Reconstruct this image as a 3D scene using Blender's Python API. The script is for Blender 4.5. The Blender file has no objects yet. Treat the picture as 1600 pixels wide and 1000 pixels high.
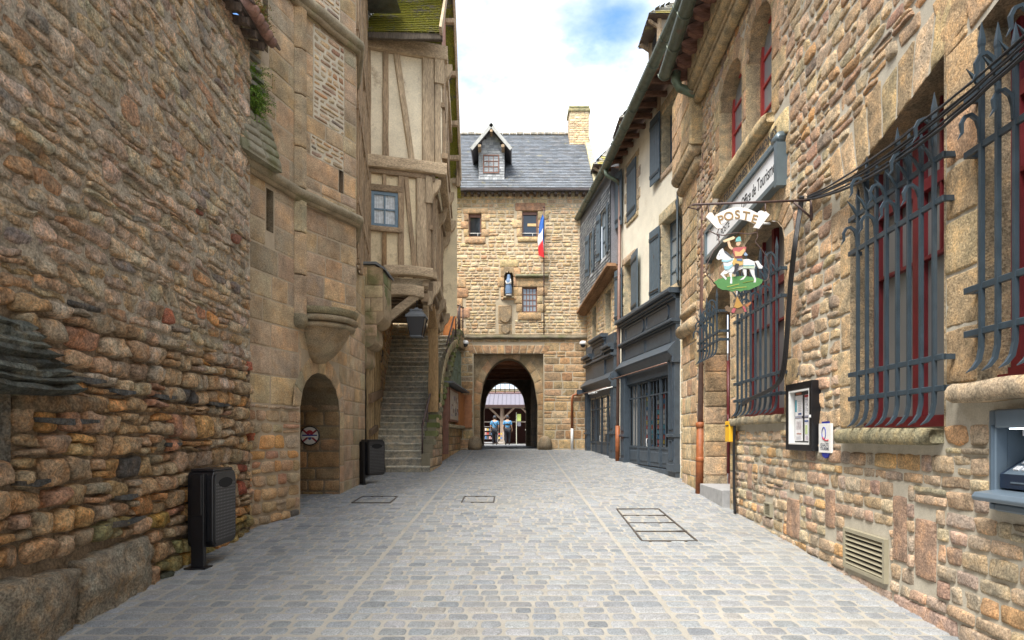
import bpy, math, random
import numpy as np
from mathutils import Vector, Matrix
random.seed(7)
R = math.radians
SC = bpy.context.scene
COL = SC.collection
ROOT = {}            # object name -> world location of the top-level root

# ------------------------------------------------------------------ noise
def _h(ix, iy, iz):
    n = (ix.astype(np.int64) * 73856093) ^ (iy.astype(np.int64) * 19349663) ^ (iz.astype(np.int64) * 83492791)
    n = (n ^ (n >> 13)) * 1274126177
    n = n & 0x7fffffff
    n = (n ^ (n >> 15)) * 2246822519
    return ((n & 0xffffff) / float(0xffffff)) * 2 - 1
def noise(x, y, z=0.0):
    x = np.asarray(x, float); y = np.asarray(y, float); z = np.asarray(z, float) + 0 * x
    xi, yi, zi = np.floor(x), np.floor(y), np.floor(z)
    fx, fy, fz = x - xi, y - yi, z - zi
    fx = fx * fx * (3 - 2 * fx); fy = fy * fy * (3 - 2 * fy); fz = fz * fz * (3 - 2 * fz)
    r = 0
    for a in (0, 1):
        wx = fx if a else 1 - fx
        for b in (0, 1):
            wy = fy if b else 1 - fy
            for c in (0, 1):
                wz = fz if c else 1 - fz
                r = r + wx * wy * wz * _h(xi + a, yi + b, zi + c)
    return r

# ------------------------------------------------------------------ frames and mesh building
class F:                                    # a plane: origin, two directions, outward normal
    def __init__(s, o, U, V=(0, 0, 1), N=None):
        s.o = np.array(o, float); s.U = np.array(U, float); s.V = np.array(V, float)
        c = np.cross(s.U, s.V)
        if N is None: N = c
        s.N = np.array(N, float); s.N /= np.linalg.norm(s.N)
        s.flip = np.dot(c, s.N) < 0
    def pt(s, u, v, h=0.0):
        return s.o + s.U * u + s.V * v + s.N * h
    def pts(s, u, v, h):
        return s.o + np.multiply.outer(u, s.U) + np.multiply.outer(v, s.V) + np.multiply.outer(h, s.N)
    def off(s, h):
        return F(s.o + s.N * h, s.U, s.V, s.N)

class MB:
    def __init__(s):
        s.v = []; s.f = []; s.c = []; s.n = 0; s.sm = []
    def add(s, verts, faces, col=(.5, .5, .5), smooth=False):
        verts = np.asarray(verts, float).reshape(-1, 3)
        s.v.append(verts)
        c = np.asarray(col, float)
        if c.ndim == 1: c = np.tile(c[:3], (len(verts), 1))
        s.c.append(c)
        for f in faces: s.f.append([i + s.n for i in f])
        s.sm += [smooth] * len(faces)
        s.n += len(verts)
    def quad(s, a, b, c, d, col=(.5, .5, .5)): s.add([a, b, c, d], [(0, 1, 2, 3)], col)
    def poly(s, pts, col=(.5, .5, .5)): s.add(pts, [tuple(range(len(pts)))], col)
    def box8(s, p, col=(.5, .5, .5)):       # p: 8 points, bottom ring 0-3, top ring 4-7
        s.add(p, [(3, 2, 1, 0), (4, 5, 6, 7), (0, 1, 5, 4), (1, 2, 6, 5), (2, 3, 7, 6), (3, 0, 4, 7)], col)
    def fbox(s, f, u0, u1, v0, v1, h0, h1, col=(.5, .5, .5), bev=0.0):
        if u1 < u0: u0, u1 = u1, u0
        if v1 < v0: v0, v1 = v1, v0
        if h1 < h0: h0, h1 = h1, h0
        p = [f.pt(u0, v0, h0), f.pt(u1, v0, h0), f.pt(u1, v0, h1), f.pt(u0, v0, h1),
             f.pt(u0, v1, h0), f.pt(u1, v1, h0), f.pt(u1, v1, h1), f.pt(u0, v1, h1)]
        if bev <= 0:
            if f.flip: fs = [(3, 2, 1, 0), (4, 5, 6, 7), (0, 1, 5, 4), (1, 2, 6, 5), (2, 3, 7, 6), (3, 0, 4, 7)]
            else: fs = [(0, 1, 2, 3), (7, 6, 5, 4), (4, 5, 1, 0), (5, 6, 2, 1), (6, 7, 3, 2), (7, 4, 0, 3)]
            s.add(p, fs, col); return
        # outer face chamfered
        b = min(bev, (u1 - u0) * .45, (v1 - v0) * .45, (h1 - h0) * .9)
        hb = h1 - b
        q = [f.pt(u0, v0, h0), f.pt(u1, v0, h0), f.pt(u1, v1, h0), f.pt(u0, v1, h0),
             f.pt(u0, v0, hb), f.pt(u1, v0, hb), f.pt(u1, v1, hb), f.pt(u0, v1, hb),
             f.pt(u0 + b, v0 + b, h1), f.pt(u1 - b, v0 + b, h1), f.pt(u1 - b, v1 - b, h1), f.pt(u0 + b, v1 - b, h1)]
        fs = [(3, 2, 1, 0)]
        for k in (0, 4):
            for i in range(4):
                j = (i + 1) % 4
                fs.append((k + i, k + j, k + 4 + j, k + 4 + i))
        fs.append((8, 9, 10, 11))
        if f.flip: fs = [tuple(reversed(a)) for a in fs]
        s.add(q, fs, col)
    def prism(s, f, poly, h0, h1, col=(.5, .5, .5)):     # poly: (u,v) outline extruded h0..h1
        n = len(poly)
        a = [f.pt(u, v, h0) for u, v in poly] + [f.pt(u, v, h1) for u, v in poly]
        fs = [tuple(reversed(range(n))), tuple(range(n, 2 * n))]
        for i in range(n):
            j = (i + 1) % n
            fs.append((i, j, n + j, n + i))
        ar = sum(poly[i][0] * poly[(i + 1) % n][1] - poly[(i + 1) % n][0] * poly[i][1] for i in range(n))
        fl = (ar < 0) ^ bool(f.flip) ^ (h1 < h0)
        if fl: fs = [tuple(reversed(x)) for x in fs]
        s.add(a, fs, col)
    def tube(s, pts, r, n=8, col=(.5, .5, .5), cap=True, smooth=True, flat=None):
        pts = [Vector(p) for p in pts]
        rs = r if hasattr(r, '__len__') else [r] * len(pts)
        vs = []; ref = None
        for i, p in enumerate(pts):
            d = (pts[min(i + 1, len(pts) - 1)] - pts[max(i - 1, 0)])
            if d.length < 1e-9: d = Vector((0, 0, 1))
            d.normalize()
            if ref is None:
                ref = Vector((0, 0, 1)) if abs(d.z) < .9 else Vector((1, 0, 0))
                if flat is not None: ref = Vector(flat)
            x = ref - d * ref.dot(d)
            if x.length < 1e-5: x = d.orthogonal()
            x.normalize(); y = d.cross(x); ref = x
            for k in range(n):
                a = 2 * math.pi * (k + .5) / n
                vs.append(p + (x * math.cos(a) + y * math.sin(a)) * rs[i])
        fs = []
        for i in range(len(pts) - 1):
            for k in range(n):
                k2 = (k + 1) % n
                fs.append((i * n + k, i * n + k2, (i + 1) * n + k2, (i + 1) * n + k))
        if cap:
            fs.append(tuple(reversed(range(n)))); fs.append(tuple(range((len(pts) - 1) * n, len(pts) * n)))
        s.add([tuple(v) for v in vs], fs, col, smooth)
    def lathe(s, c, prof, n=16, col=(.5, .5, .5), a0=0, a1=2 * math.pi, smooth=True):   # prof: (r, z)
        full = abs(a1 - a0 - 2 * math.pi) < 1e-6
        m = n if full else n + 1
        vs = []
        for r, z in prof:
            for k in range(m):
                a = a0 + (a1 - a0) * k / n
                vs.append((c[0] + r * math.cos(a), c[1] + r * math.sin(a), c[2] + z))
        fs = []
        for i in range(len(prof) - 1):
            for k in range(n):
                k2 = (k + 1) % m
                fs.append((i * m + k, i * m + k2, (i + 1) * m + k2, (i + 1) * m + k))
        s.add(vs, fs, col, smooth)
    def beam(s, p0, p1, w, d, side=(0, 0, 1), col=(.3, .2, .12), seg=None, rough=.012, bend=0.0, seed=None):
        # an irregular hewn timber from p0 to p1; w across 'side', d across the other way
        p0, p1 = Vector(p0), Vector(p1)
        L = (p1 - p0).length; ax = (p1 - p0).normalized()
        sd = Vector(side); sd = (sd - ax * sd.dot(ax)).normalized(); ot = ax.cross(sd)
        seg = seg or max(2, int(L / .25))
        sx = random.uniform(0, 100) if seed is None else seed
        vs = []
        for i in range(seg + 1):
            t = i / seg
            c = p0 + ax * (L * t) + sd * (bend * math.sin(math.pi * t))
            for k, (a, b) in enumerate(((-1, -1), (-.62, -1.0), (.62, -1), (1, -1), (1, -.3), (1, 1), (.6, 1), (-.6, 1), (-1, 1), (-1, .3))):
                j = float(noise(t * L * 2.2 + sx, k * .9, sx)) * rough
                q = .92 if abs(a) == 1 and abs(b) == 1 else 1
                vs.append(tuple(c + sd * (a * q * (w / 2 + j)) + ot * (b * q * (d / 2 + j * .7))))
        fs = []
        n = 10
        for i in range(seg):
            for k in range(n):
                k2 = (k + 1) % n
                fs.append((i * n + k, i * n + k2, (i + 1) * n + k2, (i + 1) * n + k))
        fs.append(tuple(reversed(range(n)))); fs.append(tuple(range(seg * n, seg * n + n)))
        cc = np.array(col) * random.uniform(.85, 1.15)
        s.add(vs, fs, cc)
    def build_each(s, name, mat, parent):      # every added piece becomes a part of its own
        fi = 0; base = 0; F_ = s.f; SM = s.sm
        cuts = []; n0 = 0
        for vv in s.v: cuts.append((n0, n0 + len(vv))); n0 += len(vv)
        k = 0; groups = [[] for _ in cuts]; sms = [[] for _ in cuts]
        for f, sm in zip(F_, SM):
            while f[0] >= cuts[k][1] or f[0] < cuts[k][0]: k += 1
            groups[k].append([i - cuts[k][0] for i in f]); sms[k].append(sm)
        out = []
        for vv, cc, fs, sm in zip(s.v, s.c, groups, sms):
            q = MB(); q.v = [vv]; q.c = [cc]; q.f = fs; q.sm = sm; q.n = len(vv); out.append(q.build(name, mat, parent))
        return out
    def build(s, name, mat, parent=None, loc=None, bevel=0):
        me = bpy.data.meshes.new(name)
        V = np.concatenate(s.v) if s.v else np.zeros((0, 3))
        if parent is not None: base = ROOT[parent.name]
        else: base = np.array(loc if loc is not None else (0, 0, 0), float)
        me.from_pydata((V - base).tolist(), [], s.f)
        ca = me.color_attributes.new('Col', 'FLOAT_COLOR', 'POINT')
        C = np.concatenate(s.c) if s.c else np.zeros((0, 3))
        ca.data.foreach_set('color', np.column_stack([C, np.ones(len(C))]).astype(np.float32).ravel())
        me.polygons.foreach_set('use_smooth', s.sm)
        me.materials.append(mat)
        me.validate()
        me.update()
        o = bpy.data.objects.new(name, me); COL.objects.link(o)
        if parent is not None:
            o.parent = parent; ROOT[o.name] = ROOT[parent.name]
        else:
            o.location = base; ROOT[o.name] = base
        if bevel:
            b = o.modifiers.new('bevel', 'BEVEL'); b.width = bevel; b.segments = 2; b.limit_method = 'ANGLE'
        return o

def thing(name, label, cat, loc=(0, 0, 0), group=None):
    o = bpy.data.objects.new(name, None); COL.objects.link(o)
    o.empty_display_size = .2
    o.location = loc; o['label'] = label; o['category'] = cat
    if group: o['group'] = group
    ROOT[o.name] = np.array(loc, float)
    return o
def tag(o, label=None, cat=None, group=None, kind=None):
    if label: o['label'] = label
    if cat: o['category'] = cat
    if group: o['group'] = group
    if kind: o['kind'] = kind
    return o

# ------------------------------------------------------------------ stone pads and masonry
def pick(pal, rng):
    t = rng.random() * sum(w for w, _ in pal)
    for w, c in pal:
        t -= w
        if t <= 0: break
    c = np.array(c); k = 1 + rng.uniform(-.14, .14)
    if c[0] > c[2] * 1.25:                  # warm granite: keep its ochre
        c = np.clip(c * np.array((1.18, 1.12, 1.08)), .01, .9)
    jj = .05 if c[0] > c[2] * 1.25 else .012
    return np.clip(c * k * (1 + np.array([rng.uniform(-jj, jj) for _ in range(3)])), .01, .9)

_GF = {}
def grid_faces(nu, nv, flip):
    key = (nu, nv, bool(flip))
    if key not in _GF:
        fs = []
        for j in range(nv - 1):
            for i in range(nu - 1):
                a = j * nu + i
                q = (a, a + 1, a + nu + 1, a + nu)
                fs.append(tuple(reversed(q)) if flip else q)
        _GF[key] = fs
    return _GF[key]

def pad(M, f, q, H, col, sink=.006, k=.25, rough=.004, step=.06, fr=9., jit=.006, q_pow=.35, tilt=.0, rng=random):
    """one stone: q = (u,v) corners 00,10,11,01 ; an uneven patch rising steeply from the joint, with cut corners"""
    q = np.array(q, float)
    lu = max(np.linalg.norm(q[1] - q[0]), .02); lv = max(np.linalg.norm(q[3] - q[0]), .02)
    edge = (.003 + .034 * min(q_pow, .5)) * min(1, min(lu, lv) / .12)
    nu = int(min(12, max(2, lu / step + 1))); nv = int(min(10, max(2, lv / step + 1)))
    eu = min(.2, edge / (lu / 2)); ev = min(.2, edge / (lv / 2))
    s = np.concatenate([[-1, -1 + eu], np.linspace(-1 + 2.1 * eu, 1 - 2.1 * eu, nu), [1 - eu, 1]]); t = np.concatenate([[-1, -1 + ev], np.linspace(-1 + 2.1 * ev, 1 - 2.1 * ev, nv), [1 - ev, 1]])
    S, T = np.meshgrid(s, t)
    k2 = k * rng.uniform(.3, 1.1)
    S2 = S * np.sqrt(1 - k2 * T * T / 2); T2 = T * np.sqrt(1 - k2 * S * S / 2)
    if k > .1:
        for sx in (-1, 1):
            for sy in (-1, 1):
                w = np.clip(S * sx, 0, 1) ** 3 * np.clip(T * sy, 0, 1) ** 3 * rng.uniform(0, 1) ** 2 * min(1.0, k * 2)
                S2 = S2 - sx * w * .40 * min(1, lv / lu * 1.2); T2 = T2 - sy * w * .40 * min(1, lu / lv * 1.2)
    a, b = (S2 + 1) / 2, (T2 + 1) / 2
    P = (q[0] * ((1 - a) * (1 - b))[..., None] + q[1] * (a * (1 - b))[..., None] + q[2] * (a * b)[..., None] + q[3] * ((1 - a) * b)[..., None])
    u, v = P[..., 0], P[..., 1]
    sd = rng.uniform(0, 50)
    if jit:
        u = u + jit * noise(P[..., 0] * 11, P[..., 1] * 11, sd); v = v + jit * noise(P[..., 0] * 11 + 40, P[..., 1] * 11, sd)
    d = np.minimum((1 - np.abs(S)) * lu / 2, (1 - np.abs(T)) * lv / 2)
    dome = np.clip((1 - np.abs(S) ** 2.6) * (1 - np.abs(T) ** 2.6), 0, 1) ** .5
    prof = (1 - np.exp(-2.0 * d / edge)) * (1 - min(q_pow, .5) * .8 * (1 - dome))
    h = -min(sink, .04) + (H + min(sink, .04)) * prof
    if tilt: h = h + prof * (S * rng.uniform(-tilt, tilt) + T * rng.uniform(-tilt, tilt))
    if rough:
        h = h + prof * rough * (noise(u * fr, v * fr, sd) + .6 * noise(u * fr * 2.7, v * fr * 2.7, sd))
    W = f.pts(u, v, h).reshape(-1, 3)
    M.add(W, grid_faces(nu + 4, nv + 4, f.flip), col, True)

def hole_iv(holes, va, vb):
    """blocked u-intervals for a course between va and vb"""
    out = []
    for hfn in holes:
        lo, hi = None, None
        for t in (.15, .5, .85):
            r = hfn(va + (vb - va) * t)
            if r:
                lo = r[0] if lo is None else min(lo, r[0]); hi = r[1] if hi is None else max(hi, r[1])
        if lo is not None: out.append((lo, hi))
    return sorted(out)
def rect(u0, u1, v0, v1):
    return lambda v: (min(u0, u1), max(u0, u1)) if v0 < v < v1 else None
def band(u0, u1, z0, z1, h):
    """slanting strip: lower edge z0 at u0 to z1 at u1, height h"""
    def fn(v):
        us = [u0 + (u1 - u0) * i / 40 for i in range(41)]
        ok = [u for u in us if z0 + (z1 - z0) * (u - u0) / (u1 - u0) - .01 < v < z0 + (z1 - z0) * (u - u0) / (u1 - u0) + h]
        return (min(ok), max(ok)) if ok else None
    return fn
def arch(uc, a, v0, vs, rise):
    def fn(v):
        if v < v0 or v > vs + rise: return None
        if v <= vs: return (uc - a, uc + a)
        w = a * math.sqrt(max(0, 1 - ((v - vs) / rise) ** 2))
        return (uc - w, uc + w)
    return fn

def masonry(M, f, u0, u1, v0, v1, ch=(.12, .2), ln=(.15, .35), joint=.014, H=.03, pal=None, holes=(), seed=1,
            wav=.02, slant=.03, k=.3, rough=.006, sink=.012, step=.06, split=.0, jit=.006, Hvar=.5, q_pow=.35, tilt=.0,
            top=None, bot=None, keep=None, fr=9., colfn=None):
    """irregular courses of stones over a plane; top/bot optional functions of u clip the field"""
    rng = random.Random(seed)
    def bnd(vb, u, idx): return vb + wav * float(noise(u * 1.3, idx * 7.7 + seed, 3.3)) + wav * .5 * float(noise(u * 4.1, idx * 3.1, 9.3))
    va = v0; idx = 0
    while va < v1 - .03:
        hh = rng.uniform(*ch)
        vb = min(v1, va + hh)
        if v1 - vb < ch[0] * .5: vb = v1
        iv = hole_iv(holes, va, vb)
        spans = []; cur = u0
        for lo, hi in iv:
            if lo > cur: spans.append((cur, min(lo, u1)))
            cur = max(cur, hi)
        if cur < u1: spans.append((cur, u1))
        for a, b in spans:
            if b - a < .04: continue
            u = a; sl0 = 0
            while u < b - .02:
                L = rng.uniform(*ln) * (1.35 if rng.random() < .12 else 1)
                e = u + L
                if b - e < ln[0] * .6: e = b
                sl1 = 0 if e == b else rng.uniform(-slant, slant)
                z0 = va if va == v0 else None; z1 = vb if vb == v1 else None
                j = joint / 2
                q = [(u + j - sl0, (z0 if z0 is not None else bnd(va, u, idx)) + j), (e - j - sl1, (z0 if z0 is not None else bnd(va, e, idx)) + j),
                     (e - j + sl1, (z1 if z1 is not None else bnd(vb, e, idx + 1)) - j), (u + j + sl0, (z1 if z1 is not None else bnd(vb, u, idx + 1)) - j)]
                um = (u + e) / 2; vm = (va + vb) / 2
                ok = True
                if top is not None and vm > top(um): ok = False
                if bot is not None and vm < bot(um): ok = False
                if keep is not None and not keep(um, vm): ok = False
                if ok:
                    hcol = (lambda: colfn(um, vm, rng)) if colfn else (lambda: pick(pal, rng))
                    parts = [q]
                    if split and rng.random() < split and vb - va > .13:
                        m = rng.uniform(.35, .65); g = joint * .5 / (vb - va)
                        lerp = lambda A, B, t: (A[0] + (B[0] - A[0]) * t, A[1] + (B[1] - A[1]) * t)
                        parts = [[q[0], q[1], lerp(q[1], q[2], m - g), lerp(q[0], q[3], m - g)], [lerp(q[0], q[3], m + g), lerp(q[1], q[2], m + g), q[2], q[3]]]
                    for qq in parts:
                        pad(M, f, qq, H * (1 + rng.uniform(-Hvar, Hvar)), hcol(), sink, k, rough, step, fr, jit, q_pow, tilt, rng)
                u = e; sl0 = sl1
        va = vb; idx += 1

def sheet(M, f, u0, u1, v0, v1, holes=(), h=0.0, col=(.5, .45, .35), top=None, cell=None):
    """backing wall plane with rectangular holes (u0,u1,v0,v1)"""
    us = sorted({u0, u1} | {x for r in holes for x in (r[0], r[1]) if u0 < x < u1})
    vs = sorted({v0, v1} | {x for r in holes for x in (r[2], r[3]) if v0 < x < v1})
    for i in range(len(us) - 1):
        for j in range(len(vs) - 1):
            uc, vc = (us[i] + us[i + 1]) / 2, (vs[j] + vs[j + 1]) / 2
            if any(r[0] < uc < r[1] and r[2] < vc < r[3] for r in holes): continue
            q = [f.pt(us[i], vs[j], h), f.pt(us[i + 1], vs[j], h), f.pt(us[i + 1], vs[j + 1], h), f.pt(us[i], vs[j + 1], h)]
            if f.flip: q.reverse()
            M.quad(*q, col=col)

def spandrel(M, f, uc, a, vs, rise, vtop, h=0.0, n=16, col=(.5, .45, .35), u0=None, u1=None):
    """fills between an elliptical arch and the top of its bounding rectangle"""
    u0 = uc - a if u0 is None else u0; u1 = uc + a if u1 is None else u1
    for i in range(n):
        x0 = u0 + (u1 - u0) * i / n; x1 = u0 + (u1 - u0) * (i + 1) / n
        y = lambda x: vs + rise * math.sqrt(max(0, 1 - ((x - uc) / a) ** 2))
        q = [f.pt(x0, y(x0), h), f.pt(x1, y(x1), h), f.pt(x1, vtop, h), f.pt(x0, vtop, h)]
        if f.flip: q.reverse()
        M.quad(*q, col=col)

def arch_pts(uc, a, vs, rise, n=16, t0=0, t1=math.pi):
    return [(uc - a * math.cos(t0 + (t1 - t0) * i / n), vs + rise * math.sin(t0 + (t1 - t0) * i / n)) for i in range(n + 1)]
def voussoirs(M, f, uc, a, vs, rise, w, n, H, pal, seed=1, joint=.012, t0=0, t1=math.pi, rough=.003):
    rng = random.Random(seed)
    for i in range(n):
        ta = t0 + (t1 - t0) * i / n; tb = t0 + (t1 - t0) * (i + 1) / n
        g = joint / 2 / a
        def P(t, e): return (uc - (a + e) * math.cos(t), vs + (rise + e) * math.sin(t))
        q = [P(tb - g, .0), P(ta + g, .0), P(ta + g * a / (a + w), w), P(tb - g * a / (a + w), w)]
        q = [q[1], q[0], q[3], q[2]]
        pad(M, f, q, H, pick(pal, rng), .01, .06, rough, .1, 9, .002, .2, 0, rng)

def reveal(M, f, pts, h0, h1, col=(.36, .27, .16), close=False, inward=True):
    """strip of faces running into the wall behind an outline"""
    n = len(pts)
    for i in range(n if close else n - 1):
        a, b = pts[i], pts[(i + 1) % n]
        L = math.hypot(b[0] - a[0], b[1] - a[1])
        q = [f.pt(a[0], a[1], h0), f.pt(b[0], b[1], h0), f.pt(b[0], b[1], h1), f.pt(a[0], a[1], h1)]
        M.quad(*q, col=np.array(col) * random.uniform(.85, 1.15))

# ------------------------------------------------------------------ materials
def newmat(name):
    m = bpy.data.materials.new(name); m.use_nodes = True
    nt = m.node_tree; b = nt.nodes['Principled BSDF']
    return m, nt, b
def N(nt, t, **kw):
    n = nt.nodes.new(t)
    for k, v in kw.items():
        if k.startswith('i_'):
            key = k[2:]
            n.inputs[int(key) if key.isdigit() else key.replace('_', ' ')].default_value = v
        else: setattr(n, k, v)
    return n
def ramp(nt, fac, stops):
    r = N(nt, 'ShaderNodeValToRGB'); e = r.color_ramp.elements
    e[0].position, e[0].color = stops[0][0], (*stops[0][1], 1)
    e[1].position, e[1].color = stops[1][0], (*stops[1][1], 1)
    for p, c in stops[2:]:
        x = e.new(p); x.color = (*c, 1)
    nt.links.new(fac, r.inputs['Fac'])
    return r.outputs['Color']
def mix(nt, mode, fac, a, b):
    m = N(nt, 'ShaderNodeMix', data_type='RGBA', blend_type=mode)
    for s, v in ((0, fac), (6, a), (7, b)):
        if hasattr(v, 'node'): nt.links.new(v, m.inputs[s])
        else: m.inputs[s].default_value = v if s == 0 else (*v, 1)
    return m.outputs[2]
def g3(v): return (v, v, v)
def obj_noise(nt, scale, detail=4, rough=.6, stretch=None, w=0):
    tc = N(nt, 'ShaderNodeTexCoord'); src = tc.outputs['Object']
    if stretch:
        mp = N(nt, 'ShaderNodeMapping'); mp.inputs['Scale'].default_value = stretch
        nt.links.new(src, mp.inputs['Vector']); src = mp.outputs['Vector']
    n = N(nt, 'ShaderNodeTexNoise', i_Scale=scale, i_Detail=detail, i_Roughness=rough)
    nt.links.new(src, n.inputs['Vector'])
    return n.outputs['Fac']
def attr_mat(name, mott=(.72, 1.28), s1=7, s2=70, speck=(.8, 1.2), rough=.9, bump=.5, bscale=30, dist=.01, stain=None, stretch=None, metal=0, spec=.3, grain=None, big=None, hue=None):
    """base colour = per-stone colour attribute x natural mottling"""
    m, nt, b = newmat(name)
    at = N(nt, 'ShaderNodeAttribute', attribute_name='Col')
    c = at.outputs['Color']
    n1 = obj_noise(nt, s1, 5, .65, stretch)
    c = mix(nt, 'MULTIPLY', 1.0, c, ramp(nt, n1, [(.3, g3(mott[0])), (.7, g3(mott[1]))]))
    if hue:
        nh = obj_noise(nt, hue[0], 4, .6)
        c = mix(nt, 'MULTIPLY', 1.0, c, ramp(nt, nh, [(.32, hue[1]), (.5, (1, 1, 1)), (.68, hue[2])]))
    n2 = obj_noise(nt, s2, 3, .7, stretch)
    c = mix(nt, 'MULTIPLY', 1.0, c, ramp(nt, n2, [(.35, g3(speck[0])), (.65, g3(speck[1]))]))
    if big:
        nb = obj_noise(nt, big[0], 4, .6)
        c = mix(nt, 'MIX', ramp(nt, nb, [(big[1], (0, 0, 0)), (big[2], g3(big[3]))]), c, big[4])
    if stain:
        ns = obj_noise(nt, stain[0], 6, .7)
        c = mix(nt, 'MIX', ramp(nt, ns, [(stain[1], (0, 0, 0)), (stain[2], g3(stain[3]))]), c, stain[4])
    nt.links.new(c, b.inputs['Base Color'])
    b.inputs['Roughness'].default_value = rough; b.inputs['Metallic'].default_value = metal
    b.inputs['Specular IOR Level'].default_value = spec
    if bump:
        nb = obj_noise(nt, bscale, 8, .7, stretch)
        bp = N(nt, 'ShaderNodeBump', i_Strength=bump, i_Distance=dist)
        nt.links.new(nb, bp.inputs['Height']); nt.links.new(bp.outputs['Normal'], b.inputs['Normal'])
    return m
def plain(name, col, rough=.5, metal=0, spec=.5, bump=0, bscale=40, var=.12, wear=None, dist=.004, vscale=8):
    m, nt, b = newmat(name)
    n = obj_noise(nt, vscale, 4, .6)
    c = mix(nt, 'MULTIPLY', 1.0, col, ramp(nt, n, [(.3, g3(1 - var)), (.7, g3(1 + var))]))
    if wear:
        nw = obj_noise(nt, wear[0], 8, .75)
        c = mix(nt, 'MIX', ramp(nt, nw, [(wear[1], (0, 0, 0)), (wear[1] + .05, g3(1))]), c, wear[2])
    nt.links.new(c, b.inputs['Base Color'])
    b.inputs['Roughness'].default_value = rough; b.inputs['Metallic'].default_value = metal
    b.inputs['Specular IOR Level'].default_value = spec
    if bump:
        nb = obj_noise(nt, bscale, 6, .6)
        bp = N(nt, 'ShaderNodeBump', i_Strength=bump, i_Distance=dist)
        nt.links.new(nb, bp.inputs['Height']); nt.links.new(bp.outputs['Normal'], b.inputs['Normal'])
    return m
def glass(name, col=(.02, .025, .03), rough=.06, trans=0, alpha=1, fk=.35):
    m, nt, b = newmat(name)
    b.inputs['Base Color'].default_value = (*col, 1); b.inputs['Roughness'].default_value = rough
    b.inputs['Specular IOR Level'].default_value = .8
    n = obj_noise(nt, 2.5, 2, .5); bp = N(nt, 'ShaderNodeBump', i_Strength=.12, i_Distance=.02)
    nt.links.new(n, bp.inputs['Height']); nt.links.new(bp.outputs['Normal'], b.inputs['Normal'])
    if trans:
        out = nt.nodes['Material Output']
        tr = N(nt, 'ShaderNodeBsdfTransparent'); mx = N(nt, 'ShaderNodeMixShader')
        fr = N(nt, 'ShaderNodeFresnel', i_IOR=1.45)
        ad = N(nt, 'ShaderNodeMath', operation='MULTIPLY_ADD', i_1=fk, i_2=1 - trans); nt.links.new(fr.outputs[0], ad.inputs[0])
        nt.links.new(ad.outputs[0], mx.inputs[0]); nt.links.new(tr.outputs[0], mx.inputs[1]); nt.links.new(b.outputs[0], mx.inputs[2])
        nt.links.new(mx.outputs[0], out.inputs[0])
    return m
def mossy(name):
    m, nt, b = newmat(name)
    at = N(nt, 'ShaderNodeAttribute', attribute_name='Col')
    n = obj_noise(nt, 2.2, 6, .75); n2 = obj_noise(nt, 26, 4, .7)
    g = ramp(nt, n2, [(.3, (.10, .12, .012)), (.6, (.28, .26, .03)), (.75, (.22, .12, .03))])
    ad = N(nt, 'ShaderNodeMath', operation='MULTIPLY_ADD', i_1=.5, i_2=.25); nt.links.new(n2, ad.inputs[0])
    ml = N(nt, 'ShaderNodeMath', operation='MULTIPLY'); ml2 = N(nt, 'ShaderNodeMath', operation='ADD')
    nt.links.new(n, ml2.inputs[0]); nt.links.new(ad.outputs[0], ml2.inputs[1])
    c = mix(nt, 'MIX', ramp(nt, ml2.outputs[0], [(.88, (0, 0, 0)), (.98, g3(1))]), at.outputs['Color'], g)
    nt.links.new(c, b.inputs['Base Color']); b.inputs['Roughness'].default_value = .9
    bp = N(nt, 'ShaderNodeBump', i_Strength=.8, i_Distance=.03); nt.links.new(n2, bp.inputs['Height']); nt.links.new(bp.outputs['Normal'], b.inputs['Normal'])
    return m

M_LEFT = attr_mat('rubble_brown', mott=(.5, 1.45), s1=8, s2=48, speck=(.55, 1.45), bump=1, bscale=26, dist=.07, hue=(9, (.84, .94, 1.0), (1.2, 1.0, .78)), big=(1.1, .52, .72, .35, (.2, .165, .13)))
M_LMORT = attr_mat('mortar_brown', mott=(.6, 1.3), s1=6, s2=45, speck=(.6, 1.3), bump=1, bscale=22, dist=.03)
M_STONE = attr_mat('granite_blocks', mott=(.62, 1.34), s1=7, s2=65, speck=(.6, 1.4), bump=1, bscale=26, dist=.028, hue=(7, (.90, .95, .98), (1.10, 1.0, .86)))
M_TOWER = attr_mat('granite_weathered', mott=(.66, 1.3), s1=3.5, s2=80, speck=(.58, 1.38), bump=1, bscale=28, dist=.026, hue=(4, (.90, .96, .98), (1.10, 1.0, .86)), big=(.55, .5, .7, .45, (.15, .125, .085)))
M_MORT = attr_mat('lime_mortar', mott=(.88, 1.1), s1=8, s2=90, speck=(.88, 1.1), bump=.5, bscale=60, dist=.006)
M_SETT = attr_mat('granite_setts', mott=(.86, 1.14), s1=14, s2=80, speck=(.66, 1.34), bump=.8, bscale=40, dist=.012, big=(.45, .5, .75, .4, (.31, .30, .27)), stain=(.9, .56, .72, .45, (.17, .168, .16)), rough=.75)
M_SAND = attr_mat('sand_joint', mott=(.88, 1.1), s1=3, s2=90, speck=(.88, 1.1), bump=.5, bscale=50, dist=.006, big=(.6, .5, .7, .35, (.3, .28, .24)))
M_SLATE = attr_mat('slate', mott=(.85, 1.15), s1=4, s2=40, bump=.5, bscale=25, rough=.55, spec=.5, stain=(3.2, .6, .68, .55, (.34, .29, .12)))
M_SLATE2 = attr_mat('slate_hanging', mott=(.85, 1.15), s1=4, s2=40, bump=.3, bscale=25, rough=.6, spec=.4)
M_MOSS = mossy('mossy_slate')
M_WOOD = attr_mat('weathered_oak', mott=(.7, 1.25), s1=2.5, s2=22, speck=(.6, 1.25), bump=.9, bscale=14, dist=.012, stretch=(3, 3, .35))
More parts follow.
